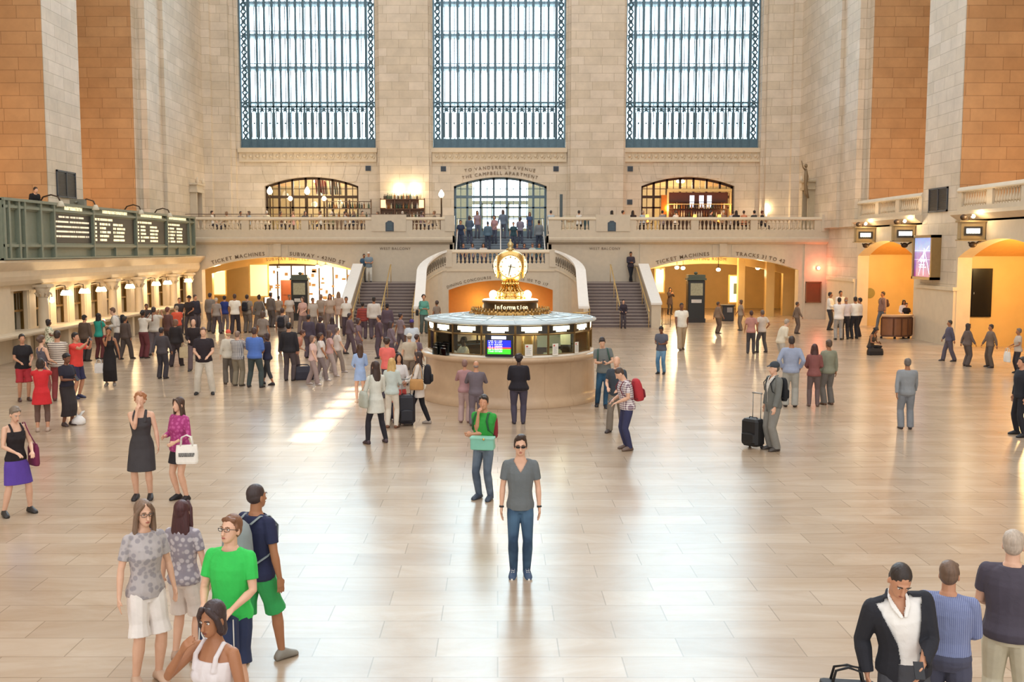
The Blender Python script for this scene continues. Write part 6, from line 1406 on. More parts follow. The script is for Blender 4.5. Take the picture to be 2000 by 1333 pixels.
        if 'beard' in hair[3:]:
            q = MB(); q.rings([[hd(rx*cos(2*pi*j/12), yo+ry*sin(2*pi*j/12), zz) for j in range(12)] for zz, rx, ry, yo in ((.05, .05, .056, -.032), (.03, .052, .056, -.038), (.008, .039, .042, -.05), (-.008, .02, .022, -.056))]); q.tube([hd(-.028, -.09, .035), hd(-.02, -.1, .052), hd(.02, -.1, .052), hd(.028, -.09, .035)], .006, 6); remeshed(q, 'beard', hair_mat(hc), root, vox, 0, None, S)
    root_info = dict(root=root, S=S, tp=tp, arms=arms, Rat=Rat, hd=hd, W=W, legs=legs, face=face)
    PEOPLE.append(root_info); return root_info
def world_of(P, p): return P['root'].location+M.Rotation(radians(P['face']), 3, 'Z')@(V(p)*P['S'])
def backpack(P, lab, col, w=.3, h=.42, d=.16, off=(0, 0, 0), one=False, col2=None, group=None, S2=1.0):
    tp = P['tp']; S = P['S']; Wf = P['W']
    r = empty('backpack', P['root'].location, radians(P['face']), lab, 'backpack', group); c = cloth(col); R_ = P['Rat'](1.25); O = tp(0+off[0], .115*Wf+.03+d/2+off[1], 1.22+off[2])
    def tf(x, y, z): return (O+R_@V((x, y, z)))*S
    prof = ((-h/2, .8, .8), (-h*.42, .95, 1), (-h*.1, 1, 1.05), (h*.25, .95, .9), (h*.42, .8, .7), (h/2, .5, .4)); m = MB()
    m.rings([[tf(w/2*a*(abs(cos(t))**.6)*(1 if cos(t) > 0 else -1), d/2*b*(abs(sin(t))**.7)*(1 if sin(t) > 0 else -1), z) for t in [2*pi*j/16 for j in range(16)]] for z, a, b in prof], True, True); m.build('body', c, r)
    m = MB(); m.rings([[tf(w*.38*a*cos(t), d*.5+.015*b+.03*b*sin(t), z) for t in [2*pi*j/12 for j in range(12)]] for z, a, b in ((-h*.4, .8, .6), (-h*.35, 1, 1), (-h*.05, 1, 1), (0, .8, .5))], True, True); m.build('pocket', cloth(col2 or col), r)
    for s in ((-1, 1) if not one else (-1,)):
        m = MB(); m.tube([tf(s*w*.28, -d*.4, h*.4), tp(s*.1, .05, 1.475)*S, tp(s*.115, -.05, 1.465)*S, tp(s*.13, -.115*Wf-.025, 1.36)*S, tp(s*.15, -.09*Wf-.02, 1.2)*S, tp(s*.17*Wf, .03, 1.1)*S, tf(s*w*.4, -d*.3, -h*.38)], [(.018, .007)]*7, 6); m.build('strap', cloth(col2 or col), r)
    return r
def heldbag(P, which, name, lab, col, w, h, d, drop=.1, handle=.12, rz=0, text=None, fixed=None):
    a = P['arms'][which]; p = world_of(P, fixed) if fixed else world_of(P, a[2]+V((0, 0, -.09)))
    return bag((p.x, p.y, max(p.z-h-handle, P['root'].location.z+.0)), radians(P['face'])+rz, name, lab, col, w, h, d, handle, text=text)
def shoulderbag(P, s, lab, col, w=.3, h=.24, d=.1, z=.92, yo=0, name='shoulder_bag'):
    tp = P['tp']; S = P['S']; r = empty(name, P['root'].location, radians(P['face']), lab, 'bag'); O = tp(s*(.2*P['W']+d/2+.05), yo, 1.0); O.z = z*1.0
    m = MB(); m.rings([[(O+V((d/2*a*(1 if cos(t) > 0 else -1)*abs(cos(t))**.6, w/2*b*(1 if sin(t) > 0 else -1)*abs(sin(t))**.6, zz)))*S for t in [2*pi*j/14 for j in range(14)]] for zz, a, b in ((-h*.6, .8, .9), (-h*.5, 1, 1), (h*.2, .95, .95), (h*.4, .4, .85))], True, True); m.build('body', cloth(col), r)
    m = MB(); m.tube([(O+V((0, -w*.4, h*.3)))*S, tp(s*.19, -.09, 1.30)*S, tp(s*.15, -.02, 1.487)*S, tp(s*.15, .05, 1.475)*S, tp(s*.19, .1, 1.3)*S, (O+V((0, w*.4, h*.3)))*S], .009, 6); m.build('strap', cloth(col), r); return r
def phone(P, lab='small dark phone', lit=False, which=0):
    a = P['arms'][which]; S = P['S']; d = (a[2]-a[1]).normalized(); p = world_of(P, a[2]+d*.1+V((0, .0, .035))); r = MB(); r.box(-.035, .035, -.005, .005, -.065, .065); o = r.build('phone', plain('phone_black', '#1b1b20', .2), label=lab, cat='phone'); o.location = p; o.rotation_euler = (radians(-40), 0, radians(P['face']))
    s_ = MB(); s_.box(-.03, .03, .005, .0065, -.055, .055); s_.build('phone_screen', glow('phone_lit', '#dfe8ff', 2.5) if lit else glow('phone_dim', '#9fb0d0', .6), o); return o
P = person
# ---- the two men in the middle
main = P(1016, 852, 1127, 'man with sunglasses, grey v-neck tee and slim blue jeans standing alone facing the viewer', 0, 'hang', fat=.87, hair=('quiff', '#3a2a22', '#3a2a22', 'shades'), top=('vneck', '#6b7174'), bot=('slim', '#2c4560', 'denim', '#4b6a86'), shoe='#3d5270', sole='#f0ece4', stance='close', R=(-.235, -.03, .86), L=(.235, -.03, .86))
for s, i, lab in ((-1, 0, 'dark bracelet on the right wrist of the man in sunglasses'), (1, 1, 'dark watch on the left wrist of the man in sunglasses')):
    a = main['arms'][i]; m = MB(); p0 = a[1].lerp(a[2], .93); p1 = a[1].lerp(a[2], 1.02); m.tube([p0*main['S'], p1*main['S']], .03*main['S'], 12); m.build('wristband', DARK, main['root'], label=None)
g = P(945, 772, 976, 'bearded man in a green tee, hand at chin, behind the man in sunglasses', -28, 'chin', skin='mid', hair=('short', '#2b201a', '#2b201a', 'beard'), top=('tee', '#2f9a3c'), bot=('jeans', '#4e5b6c', 'denim', '#6f7d8e'), shoe='#3b4656', head=(18, 4, 0), stance='stand')
backpack(g, 'dark red backpack on the back of the bearded man in green', '#8c2a34', .28, .42, .15, col2='#2b5a38')
r = empty('storage_box', world_of(g, (0.13, -.27, .93)), radians(-10), 'pale teal box held against his waist by the bearded man in green', 'box'); m = MB(); m.rbox(-.19, .19, -.08, .06, -.02, .17, .012); m.build('body', plain('teal_box', '#7fc0aa', .4), r); m = MB(); m.rbox(-.2, .2, -.09, .07, .15, .19, .01); m.build('lid', plain('teal_lid', '#8fcab6', .4), r); m = MB(); m.ell((.03, -.095, .16), (.02, .01, .02)); m.build('clasp', GOLD, r)
# ---- at the booth
P(1013, 692, 828, 'heavyset woman in a black top and grey leggings seen from behind at the booth', 180, 'hold', 'f', 1.42, 'dark', ('afro', '#241c22'), ('long', '#1f1b24'), ('leggings', '#4a4454'), '#3a3440', R=(-.1, -.2, 1.22), L=(.1, -.2, 1.2))
P(930, 706, 832, 'person in a grey jacket, back turned, at the booth counter left of the black top', 180, 'counter', 'm', 1.05, 'mid', ('bald', '#8a7c74'), ('long', '#6e646c'), ('loose', '#746870'), '#5e4a48')
P(908, 712, 828, 'person in a dusty pink top leaning at the booth counter beside the grey jacket', 172, 'counter', 'f', 1.0, 'mid', ('short', '#8a6a62'), ('long', '#b48a8c'), ('loose', '#c0a4a0'), '#8c6c64')
b = P(1179, 658, 795, 'young man in grey shirt and blue jeans leaning on the booth edge with a phone', -5, 'phone', 'm', .95, 'fair', ('short', '#2b2020'), ('tee', '#6f7472'), ('jeans', '#1f4058', 'denim', '#2c5470'), '#20222a', head=(0, 28, 0), side=-6, stance='lean'); phone(b, 'dark phone held by the young man leaning on the booth')
backpack(b, 'small dark green backpack on the young man leaning on the booth', '#3c5a50', .24, .34, .12)
P(1203, 697, 843, 'older grey-haired man in a dark vest and brown trousers behind the plaid shirt', -25, 'hold', 'm', 1.0, 'fair', ('bald', '#b0a8a4'), ('tee', '#39424c'), ('loose', '#7b7064'), '#3a3030', stance='step')
pl = P(1224, 715, 879, 'man in a red and white plaid shirt bending over a phone, seen from the side', -78, 'hold', 'm', 1.08, 'fair', ('buzz', '#4a3a32'), ('tee', '#efe6e6', 'plaid', '#6a4a60'), ('jeans', '#35385a'), '#6e5a50', head=(0, 30, 0), lean=14)
backpack(pl, 'bright red and grey backpack worn by the man in the plaid shirt', '#b33038', .3, .46, .2, col2='#7a2630'); phone(pl, 'phone in the hands of the man in the plaid shirt')
j = P(1291, 637, 731, 'man in a slate shirt and light blue jeans reading his phone alone on the floor', -30, 'phone', 'm', 1.0, 'brown', ('short', '#1f1816'), ('tee', '#5c5f6c'), ('jeans', '#4f7da2', 'denim', '#83a9c4'), '#1d1d22', head=(0, 25, 0)); phone(j, 'lit phone of the man in light blue jeans', True)
# ---- group left of the booth
w1 = P(735, 706, 866, 'long-haired girl in an off-white cardigan and black leggings standing with feet apart', -148, 'hold', 'f', .95, 'mid', ('long', '#3c2a24'), ('tunic', '#d6d6cc', 'long'), ('leggings', '#26242c'), '#4a3a42', stance='wide')
shoulderbag(w1, 1, 'pale grey-green tote on the shoulder of the girl with feet apart', '#b4b8ac', .34, .34, .12, 1.0)
P(704, 672, 786, 'woman in a light blue shirt and short pale skirt with her back turned', -165, 'hold', 'f', .92, 'fair', ('long', '#4a3226'), ('tunic', '#9db4dc', 'long'), ('none', '#ffffff'), '#c9b09a')
P(757, 660, 778, 'person in a coral top with short dark hair standing beyond the suitcases', 165, 'phone', 'm', .95, 'mid', ('curly', '#38261e'), ('tee', '#e8726a'), ('jeans', '#4a4450'), '#403840')
bl = P(766, 700, 836, 'blonde woman in a pale grey-green top and white trousers seen from behind', 172, 'hold', 'f', .97, 'fair', ('longwave', '#c9a468'), ('long', '#c3cdc8'), ('jeans', '#dcd4c6'), '#7e5640')
P(780, 690, 826, 'dark-haired woman in a white top facing the blonde woman', 12, 'hold', 'f', .95, 'mid', ('long', '#2c2020'), ('long', '#dcd6d4'), ('skirt', '#d8544e'), '#3a3038')
w2 = P(818, 687, 829, 'woman in a cream jumper and black leggings holding the suitcase handle', -95, 'hold', 'f', .95, 'mid', ('long', '#3a261e'), ('tunic', '#dcd2c8', 'long'), ('leggings', '#1b181e'), '#a89c92', stance='step2', R=(-.1, -.34, 1.04))
backpack(w2, 'black backpack of the woman in the cream jumper', '#1e1c22', .3, .46, .18); shoulderbag(w2, 1, 'tan leather bag on the shoulder of the woman in the cream jumper', '#b98a55', .34, .26, .12, 1.03)
P(800, 652, 752, 'man in a pale cloth hat and beige shirt with grey rucksack straps near the booth', -160, 'hang', 'm', 1.05, 'fair', ('hat', '#cfc6b8', '#8a7a6a'), ('tee', '#c4b8a6'), ('loose', '#8a7c70'), '#5a5048')
P(805, 625, 722, 'man in a white shirt and purple cap left of the booth roof', 20, 'hang', 'm', 1.1, 'dark', ('cap', '#4a3a7c', '#2a2020'), ('tee', '#c9d2dc'), ('loose', '#6a6470'), '#3a3438')
P(815, 662, 752, 'person with dark hair in a mauve top just behind the pale hat', 150, 'hang', 'f', .95, 'mid', ('updo', '#4a3430'), ('tee', '#7c6a78'), ('jeans', '#5a5060'), '#4a4448')
# ---- far left group
P(48, 653, 784, 'woman in a black tee and red shorts at the left edge carrying a white bag', 35, 'hold', 'f', 1.05, 'mid', ('short', '#2c2018'), ('tee', '#1e1a1e'), ('shorts', '#b03038'), '#4a2e24')
P(86, 655, 789, 'woman in a grey sleeveless top behind the woman in red', 150, 'hold', 'f', 1.0, 'fair', ('updo', '#5c463a'), ('tank', '#5e5862'), ('jeans', '#8a4a48'), '#6a4a40')
P(117, 646, 790, 'man in a cream and grey striped tee and dark red trousers', -170, 'cross', 'm', 1.05, 'mid', ('short', '#3a2c24'), ('tee', '#e4d8c8', 'stripe', '#8d8078'), ('jeans', '#9a4a4a'), '#6e3a34')
rp_ = P(152, 650, 782, 'man in a bright red polo shirt and navy shorts raising a phone', 75, 'photo', 'm', 1.05, 'mid', ('short', '#251c1a'), ('tee', '#e0453c'), ('shorts', '#2c2a4a'), '#2a2c4a', L=(.1, -.4, 1.5)); phone(rp_, 'phone raised by the man in the red polo', True)
P(84, 700, 843, 'woman in a loose red tunic and brown leggings, her back to the viewer', -160, 'photo', 'f', 1.08, 'mid', ('bob', '#2e2220'), ('tunic', '#cf2a30'), ('capri', '#6a5046'), '#b8a090')
sk = P(134, 690, 832, 'woman in a navy polo and long dark skirt looking at her phone', 62, 'phone', 'f', 1.1, 'brown', ('updo', '#1e1818'), ('tucked', '#262432'), ('longskirt', '#332d2e'), '#4a3a38', head=(0, 15, 0)); phone(sk, 'phone held by the woman in the long dark skirt')
bk_ = P(216, 640, 754, 'woman in a long black dress touching her face, white bag in her other hand', 12, 'mouth', 'f', .98, 'tan', ('updo', '#1e1614'), ('dress', '#1f1a1c'), ('maxi', '#1f1a1c'), '#8a8076')
heldbag(bk_, 0, 'shopping_bag', 'white paper bag hanging from the hand of the woman in the long black dress', '#e0dcd8', .26, .3, .1, fixed=(-.3, -.06, .82))
tl = P(195, 612, 702, 'woman in a teal shirt with long dark hair facing the ticket windows', 165, 'phone_hi', 'f', .95, 'mid', ('long', '#251c1c'), ('tee', '#2f9f8c'), ('jeans', '#6a3434'), '#3a3030'); phone(tl, 'lit phone of the woman in teal', True)
shoulderbag(tl, -1, 'dark red bag at the side of the woman in teal', '#7c2a28', .32, .28, .12, .82)
wb = P(232, 600, 698, 'man in a white shirt bending to the left under a black rucksack', -75, 'phone', 'm', 1.05, 'fair', ('short', '#6a4c3a'), ('long', '#e2dad0'), ('loose', '#463e42'), '#3a3434', lean=18)
backpack(wb, 'black rucksack on the man in the white shirt near the ticket windows', '#201e24', .3, .45, .2)
P(98, 624, 712, 'woman in a white floral shirt with a lit phone near the first column', 110, 'phone', 'f', 1.15, 'brown', ('bob', '#2a1e1a'), ('tee', '#e6e0c8', 'floral', '#8a9a7a'), ('loose', '#5a4c48'), '#4a403c')
P(168, 616, 706, 'person in a dark brown top and cap turned towards the ticket windows', 160, 'hang', 'm', 1.1, 'mid', ('cap', '#2e2a26', '#2a2020'), ('long', '#5c4a3e'), ('loose', '#3e3634'), '#2e2a2a')
# ---- lower left
ed = P(36, 806, 1006, 'woman in a black camisole and purple skirt at the left edge', 50, 'hold', 'f', 1.0, 'fair', ('updo', '#7a6a5a'), ('tank', '#241c20'), ('skirt', '#5a3f9c'), '#2e2a28', stance='wide', head=(0, 20, 0), H=1.7)
shoulderbag(ed, 1, 'plum shoulder bag of the woman in the purple skirt', '#7a2c50', .3, .36, .1, .98)
P(280, 768, 976, 'woman with curly reddish hair in a dark grey sleeveless dress, one hand to her mouth', 8, 'mouth', 'f', 1.12, 'fair', ('curly', '#a8714c'), ('dress', '#403c3e'), ('none', '#403c3e'), '#2b2628', L=(.28, -.08, .88))
mg = P(354, 777, 978, 'woman in a magenta top, black shorts and dark tights talking beside the curly-haired woman', -35, 'bagarm', 'f', 1.12, 'fair', ('long', '#4a3428'), ('three', '#a83a78', 'floral', '#c25a94'), ('mini', '#2a262a'), '#1f1c20')
tb = bag(world_of(mg, (.34, -.12, .70)), radians(6), 'tote_bag', 'white tote bag with black lettering on the arm of the woman in magenta', '#f0ebe2', .34, .30, .12, .16)
mm = MB(); q = random.Random(8)
for row in range(3):
    x = -.12
    while x < .12: w_ = q.uniform(.008, .018); mm.box(x, x+w_, -.066, -.062, .12+row*.022, .136+row*.022); x += w_+.006
mm.build('lettering', DARK, tb)
heldbag(bk_, 1, 'handbag', 'dark red handbag on the forearm of the woman in the long black dress', '#7a2620', .24, .2, .1, fixed=(-.34, .12, .9)) if 0 else None
P(291, 978, 1336, 'woman with long light brown hair, speckled grey top and white shorts, lower left', 40, 'hang', 'f', .95, 'fair', ('long', '#7a6250', '#7a6250', 'glasses'), ('tee', '#b8b0b0', 'floral', '#9a9498'), ('shorts', '#e8e0da'), '#c8a890')
P(366, 978, 1340, 'woman with long maroon-brown hair in a patterned grey blouse, back to the viewer', 170, 'hang', 'f', .95, 'fair', ('longwave', '#4a2628'), ('tee', '#98909a', 'floral', '#c8c0c4'), ('shorts', '#e0d4cc'), '#b89a86')
nv = P(508, 946, 1296, 'man in a navy tee and green shorts carrying a pale grey backpack, turned away', 145, 'hang', 'm', 1.0, 'tan', ('buzz', '#3a2c2c'), ('tee', '#232848'), ('shorts', '#2f9a52'), '#8a857c', stance='step')
backpack(nv, 'large pale grey backpack on the man in the navy tee', '#8c9496', .32, .5, .2)
gt = P(457, 1008, 1395, 'young man in glasses and a vivid green tee looking up, lower left', -12, 'hold', 'm', .95, 'fair', ('short', '#7a5238', '#7a5238', 'glasses'), ('tee', '#35c455'), ('shorts', '#26304e'), '#4a4a50', head=(-10, -10, 0))
r = empty('drawstring_bag', world_of(gt, (.02, -.24, .80)), radians(-6), 'navy bag with a round star emblem hanging in front of the young man in green', 'bag'); m = MB(); m.rbox(-.19, .15, -.06, .06, -.17, .17, .03); m.build('body', cloth('#25304f'), r)
m = MB()
for k in range(24): t = 2*pi*k/24; t2 = 2*pi*(k+1)/24; m.tube([(-.08+.062*cos(t), -.066, .04+.062*sin(t)), (-.08+.062*cos(t2), -.066, .04+.062*sin(t2))], .0065, 5)
m.prism([(.05*cos(2*pi*j/24), .05*sin(2*pi*j/24)) for j in range(24)], (-.08, -.064, .04), AX, AZ, (0, -1, 0), .003)
m.build('emblem_ring', plain('emblem_cream', '#e8e6de', .6), r)
m = MB(); m.prism([((.028 if j % 2 == 0 else .011)*sin(2*pi*j/10), (.028 if j % 2 == 0 else .011)*cos(2*pi*j/10)) for j in range(10)], (-.08, -.0675, .04), AX, AZ, (0, -1, 0), .003); m.build('emblem_star', cloth('#25304f'), r)
m = MB(); m.tube([(-.16, -.05, .16), (-.17, -.075, -.1), (-.14, -.07, -.15), (.1, -.07, -.15), (.14, -.07, -.1), (.13, -.05, .16)], .006, 6); m.build('piping', plain('pale_strap', '#c8c4bc', .6), r)
wt = P(428, 1176, 1640, 'woman in a white vest at the bottom edge, hand raised to her cheek', -25, 'mouth', 'f', 1.05, 'tan', ('bob', '#3a2a2a'), ('tank', '#e0d8d8'), ('loose', '#3a2030'), '#3a3030', head=(0, 5, 0), R=(-.12, -.2, 1.45))
cd = P(470, 1222, 1700, 'person in a dark plum jacket at the bottom edge right of the woman in the white vest', 175, 'hang', 'f', 1.05, 'mid', ('bob', '#2a1a20'), ('long', '#2e1626'), ('loose', '#2a1a24'), '#3a3030', H=1.5) if 0 else None
# ---- lower right
su = P(1757, 1087, 1530, 'man in a black suit jacket and open white shirt leaning sideways, lower right', -8, 'hang', 'm', 1.05, 'mid', ('buzz', '#2e2420', '#2e2420'), ('suit', '#23242c', '#eeeae6', .075), ('jeans', '#45464c'), '#1c1a1a', side=-12, lean=10, head=(6, 26, 10), L=(.06, -.28, 1.05), H=1.8)
heldbag(su, 0, 'briefcase', 'soft black bag hanging from the hand of the man in the suit', '#17171a', .42, .3, .16, fixed=(-.42, -.08, .92))
phone(su, 'phone in the hand of the man in the black suit', which=1)
P(1838, 1096, 1520, 'man in a blue pinstriped shirt turned away beside the man in the suit', 150, 'hold', 'm', 1.12, 'mid', ('short', '#6b5444'), ('tuckedlong', '#6f7aa2', 'pin', '#8a93b6'), ('loose', '#4c4e62'), '#2a2626')
P(1962, 1012, 1440, 'grey-haired person in a dark top and pale trousers cut by the right edge', 150, 'hold', 'm', 1.1, 'fair', ('short', '#b4a494'), ('tee', '#4a4450'), ('loose', '#c8c0a8'), '#5a4c44', H=1.78)
# ---- middle right
st = P(1508, 708, 880, 'man in a grey suit and dark cap standing beside the black trolley case', -75, 'hang', 'm', 1.05, 'fair', ('cap', '#3a4048', '#5a504a'), ('suit', '#6e706c', '#e0dcd4', .03), ('loose', '#86847e'), '#4a4440', L=(.27, -.12, .9))
backpack(st, 'narrow black rucksack behind the man in the grey suit', '#1e2024', .26, .46, .12)
P(1543, 657, 795, 'man in a pale blue shirt, grey trousers and dark shoes behind the grey suit', 165, 'hip', 'm', 1.05, 'tan', ('short', '#3a2e2a'), ('long', '#9aa4bc'), ('loose', '#a6a49c'), '#33261e')
P(1588, 672, 794, 'woman in a maroon jacket and dark patterned trousers', 165, 'hold', 'f', 1.0, 'tan', ('long', '#4a2c28'), ('three', '#8a5450'), ('jeans', '#6c5a58'), '#6a5248')
P(1615, 664, 798, 'person in an olive-grey jacket right of the maroon jacket', -165, 'hang', 'm', 1.0, 'tan', ('short', '#5a4638'), ('long', '#8b8c78'), ('loose', '#6e6862'), '#6a4c38')
P(1466, 607, 691, 'woman in a dusty pink top and dark trousers with a red bag', 165, 'hang', 'f', 1.0, 'tan', ('short', '#4a3430'), ('tee', '#c08a80'), ('jeans', '#4a4648'), '#3a3434')
P(1487, 606, 689, 'man in a pale shirt and dark trousers beside the pink top', -160, 'hip', 'm', 1.0, 'tan', ('short', '#6a5a50'), ('tee', '#d0c4b8'), ('jeans', '#55504e'), '#3a3434', stance='wide')
P(1524, 622, 716, 'man in a cream shirt and light trousers bending forward', 100, 'hold', 'm', 1.1, 'fair', ('short', '#a89888'), ('long', '#ddd2bc'), ('loose', '#beb6aa'), '#5a5048', lean=25)
P(1330, 590, 684, 'man in a white tee walking out of the right arch', 5, 'walk', 'm', 1.1, 'brown', ('buzz', '#2e2420'), ('tee', '#efe8da'), ('loose', '#b09c80'), '#4a3c34', stance='step')
P(1308, 562, 615, 'woman in a dark coat holding her phone inside the right arch', 15, 'phone_hi', 'f', 1.0, 'tan', ('long', '#241c1a'), ('tunic', '#3a2e30', 'long'), ('leggings', '#2a2428'), '#2a2424')
for px, yt, yf, fc, po, c_, b_, lab in ((1620, 571, 645, 60, 'hold', '#efe8e0', '#3a383c', 'person in a white shirt at the left of the circle of uniformed people'), (1637, 568, 664, 170, 'cross', '#ece6e2', '#a09c98', 'man in a white shirt and grey trousers with his back turned in the circle'), (1650, 573, 664, 178, 'hold', '#d8d0d2', '#2c2a30', 'man in a lavender-white shirt and black trousers at the middle of the circle'), (1668, 579, 663, -170, 'hold', '#f0eae2', '#26262c', 'man in a white shirt and dark trousers at the right of the circle'), (1677, 582, 658, -120, 'hold', '#ece4dc', '#2a2a34', 'man in a white shirt half hidden at the right end of the circle'), (1640, 566, 640, 10, 'hold', '#e4dcd4', '#38363a', 'dark-haired person facing the viewer on the far side of the circle')):
    P(px, yt, yf, lab, fc, po, 'm', 1.02, 'tan', ('short', '#2a2220') if px != 1650 else ('bald', '#9a9088'), ('tuckedlong' if px != 1637 else 'long', c_), ('jeans', b_), '#221e1e')
bp_ = P(1722, 563, 643, 'man in a mauve shirt and jeans with a small backpack beside the desk', -80, 'hang', 'm', 1.0, 'tan', ('short', '#2e2420'), ('long', '#8a6e66'), ('jeans', '#5c6674'), '#2a2424', stance='step')
backpack(bp_, 'small brown backpack on the man standing beside the desk', '#4a3438', .24, .36, .14)
cr_ = P(1700, 641, 692, 'woman crouching on the floor with a phone beside a black bag', 35, 'lap', 'f', .98, 'tan', ('long', '#241a18'), ('tank', '#4a4038'), ('leggings', '#2a2628'), '#a08070', hips=.32, stance='crouch', lean=22, H=1.68, head=(0, 15, 0), R=(-.02, -.30, 1.15), L=(.1, -.32, 1.13), fid=1); phone(cr_, 'phone of the crouching woman')
c = onz(1709, 694); bag((c.x, c.y, 0), .1, 'handbag', 'black leather bag on the floor beside the crouching woman', '#1f1a1c', .6, .26, .24, .1)
P(1766, 574, 640, 'woman in a white blouse standing behind the desk', -10, 'hold', 'f', .95, 'tan', ('long', '#2a1c18'), ('long', '#efe4de'), ('jeans', '#2a2628'), '#2a2424', Y=50.2, H=1.62)
P(1771, 590, 640, 'person in a black top leaning down on the desk', -5, 'hold', 'f', .95, 'mid', ('updo', '#1e1818'), ('tee', '#1e1a1e'), ('jeans', '#2a2628'), '#2a2424', Y=49.6, H=1.5)
P(1813, 584, 665, 'person in dark clothes and a pale scarf leaning right of the desk', 60, 'hang', 'm', 1.05, 'tan', ('curly', '#3a322e'), ('long', '#3c3a44'), ('loose', '#3a3c4c'), '#2a2424', lean=8, stance='wide')
rg = P(1986, 648, 730, 'person in a pale blouse with a white bag at the right edge', -95, 'hold', 'f', 1.0, 'tan', ('short', '#7a6a5c'), ('tee', '#c8b8a8'), ('leggings', '#3a3438'), '#2a2424')
heldbag(rg, 1, 'shopping_bag', 'white bag held by the person at the right edge', '#efece6', .36, .34, .12, fixed=(-.12, -.34, .98))
P(1990, 752, 852, 'person in dark clothes stepping in at the right edge', -90, 'hang', 'm', 1.0, 'mid', ('short', '#2a2420'), ('long', '#23242c'), ('jeans', '#1e1e26'), '#1a1a1e', stance='wide', H=1.75)
# ---- stairs and landings
P(1232, 492, 549, 'man leaning on the wall at the top of the right flight, ankles crossed', 0, 'phone', 'm', .98, 'tan', ('short', '#2a2220'), ('long', '#3a3440'), ('jeans', '#23242c'), '#1e1e22', z=2.2, Y=59.6, H=1.74, stance='cross', head=(0, 15, 0))
P(1217, 588, 642, 'woman in a dark suit leaning at the foot of the brass rail', 0, 'hold', 'f', .98, 'fair', ('short', '#2a2020'), ('long', '#332c38'), ('jeans', '#4a444c'), '#221e22')
tw_ = P(828, 576, 652, 'woman in a teal blouse with a dark shoulder bag behind the booth roof', 15, 'phone', 'f', 1.05, 'mid', ('curly', '#2a1e1c'), ('three', '#5fa090'), ('loose', '#55605c'), '#3a3636'); shoulderbag(tw_, -1, 'dark bag of the woman in teal behind the booth', '#2a2a30', .3, .26, .12, .98)
P(853, 588, 655, 'person with curly dark hair in a taupe top behind the booth roof', -140, 'hang', 'f', 1.0, 'tan', ('afro', '#4a3a34'), ('tee', '#8a7c70'), ('loose', '#7a7068'), '#4a4440')
P(720, 500, 549, 'man with a white cap and pale trousers at the top of the left flight', 10, 'phone', 'm', 1.0, 'mid', ('cap', '#e0dcd4', '#4a4038'), ('tee', '#7c8c98'), ('loose', '#d8d4c8'), '#4a4a4c', z=2.2, Y=58.9, H=1.72)
P(711, 503, 549, 'person in dark blue beside the white cap at the top of the left flight', 20, 'hang', 'm', .95, 'tan', ('short', '#3a3430'), ('tee', '#3c5a74'), ('loose', '#6c7480'), '#3a3a3c', z=2.2, Y=59.3, H=1.62)
P(709, 591, 662, 'man in a dark jacket with red bands before the left flight of stairs', 178, 'hang', 'm', 1.1, 'tan', ('short', '#241c1c'), ('long', '#3a2430', 'stripe', '#c4503c'), ('loose', '#5a4a54'), '#3a3236')
P(731, 579, 662, 'broad man in a white shirt seen from behind in front of the left flight', -172, 'hang', 'm', 1.2, 'tan', ('short', '#2a2422'), ('long', '#d4ccc4'), ('loose', '#5e525c'), '#3a3236')
P(757, 594, 668, 'person in a dark cap in front of the left flight', 175, 'hang', 'm', 1.1, 'tan', ('cap', '#23222c', '#241c1c'), ('long', '#5c4c58'), ('loose', '#564a54'), '#3a3236')
P(677, 580, 656, 'woman in a white blouse with a lanyard below the white stair capping', 5, 'hang', 'f', 1.05, 'tan', ('short', '#4a342c'), ('tee', '#dcd6cc'), ('loose', '#4a3c44'), '#3a3236')
# ---- centre left crowd
cw = P(400, 640, 771, 'man in a dark shirt and cream trousers facing the viewer, arms together', 10, 'hold', 'm', 1.1, 'fair', ('short', '#6a5044'), ('tee', '#2b2228'), ('loose', '#d2cabc'), '#1d1b1e', stance='wide')
P(466, 647, 754, 'person in a black and white plaid shirt and khaki trousers', 165, 'phone_hi', 'm', 1.1, 'fair', ('short', '#8c7464'), ('tee', '#dcd6ce', 'plaid', '#4a4a5a'), ('loose', '#8f8470'), '#5c5248')
P(448, 645, 752, 'person with grey-blond hair, cream cardigan and orange cap behind the plaid shirt', -160, 'hang', 'f', 1.05, 'fair', ('cap', '#e0604a', '#c8a880'), ('three', '#d8d0c0'), ('loose', '#6e655c'), '#5c5248')
P(499, 640, 757, 'man in a blue striped long-sleeved shirt and green-grey trousers seen from behind', 172, 'hold', 'm', 1.15, 'tan', ('short', '#4a3834'), ('long', '#3a62b4', 'fine', '#6a8ad0'), ('jeans', '#3f4a4a'), '#2c2a2e', stance='wide')
P(523, 651, 752, 'woman in a navy top and dark capris beside the blue striped man', -100, 'hold', 'f', 1.05, 'tan', ('bob', '#3e2c2c'), ('tee', '#2a2c44'), ('capri', '#3a3c40'), '#2c282a', stance='step')
jk = P(566, 630, 744, 'man in a black jacket seen from behind near a dark case', 175, 'hang', 'm', 1.05, 'mid', ('short', '#1e181a'), ('long', '#2a272c'), ('jeans', '#554a4c'), '#3a3234')
c = onz(592, 742); bag((c.x, c.y, 0), .3, 'travel_bag', 'dark blue travel bag on the floor right of the man in the black jacket', '#2e2c3a', .72, .42, .3, .06)
P(578, 668, 745, 'person in a salmon top bending over the travel bag', 100, 'hold', 'f', 1.0, 'mid', ('short', '#5a3c34'), ('tee', '#c98a74'), ('loose', '#6c5c5c'), '#3a3234', lean=30, H=1.6)
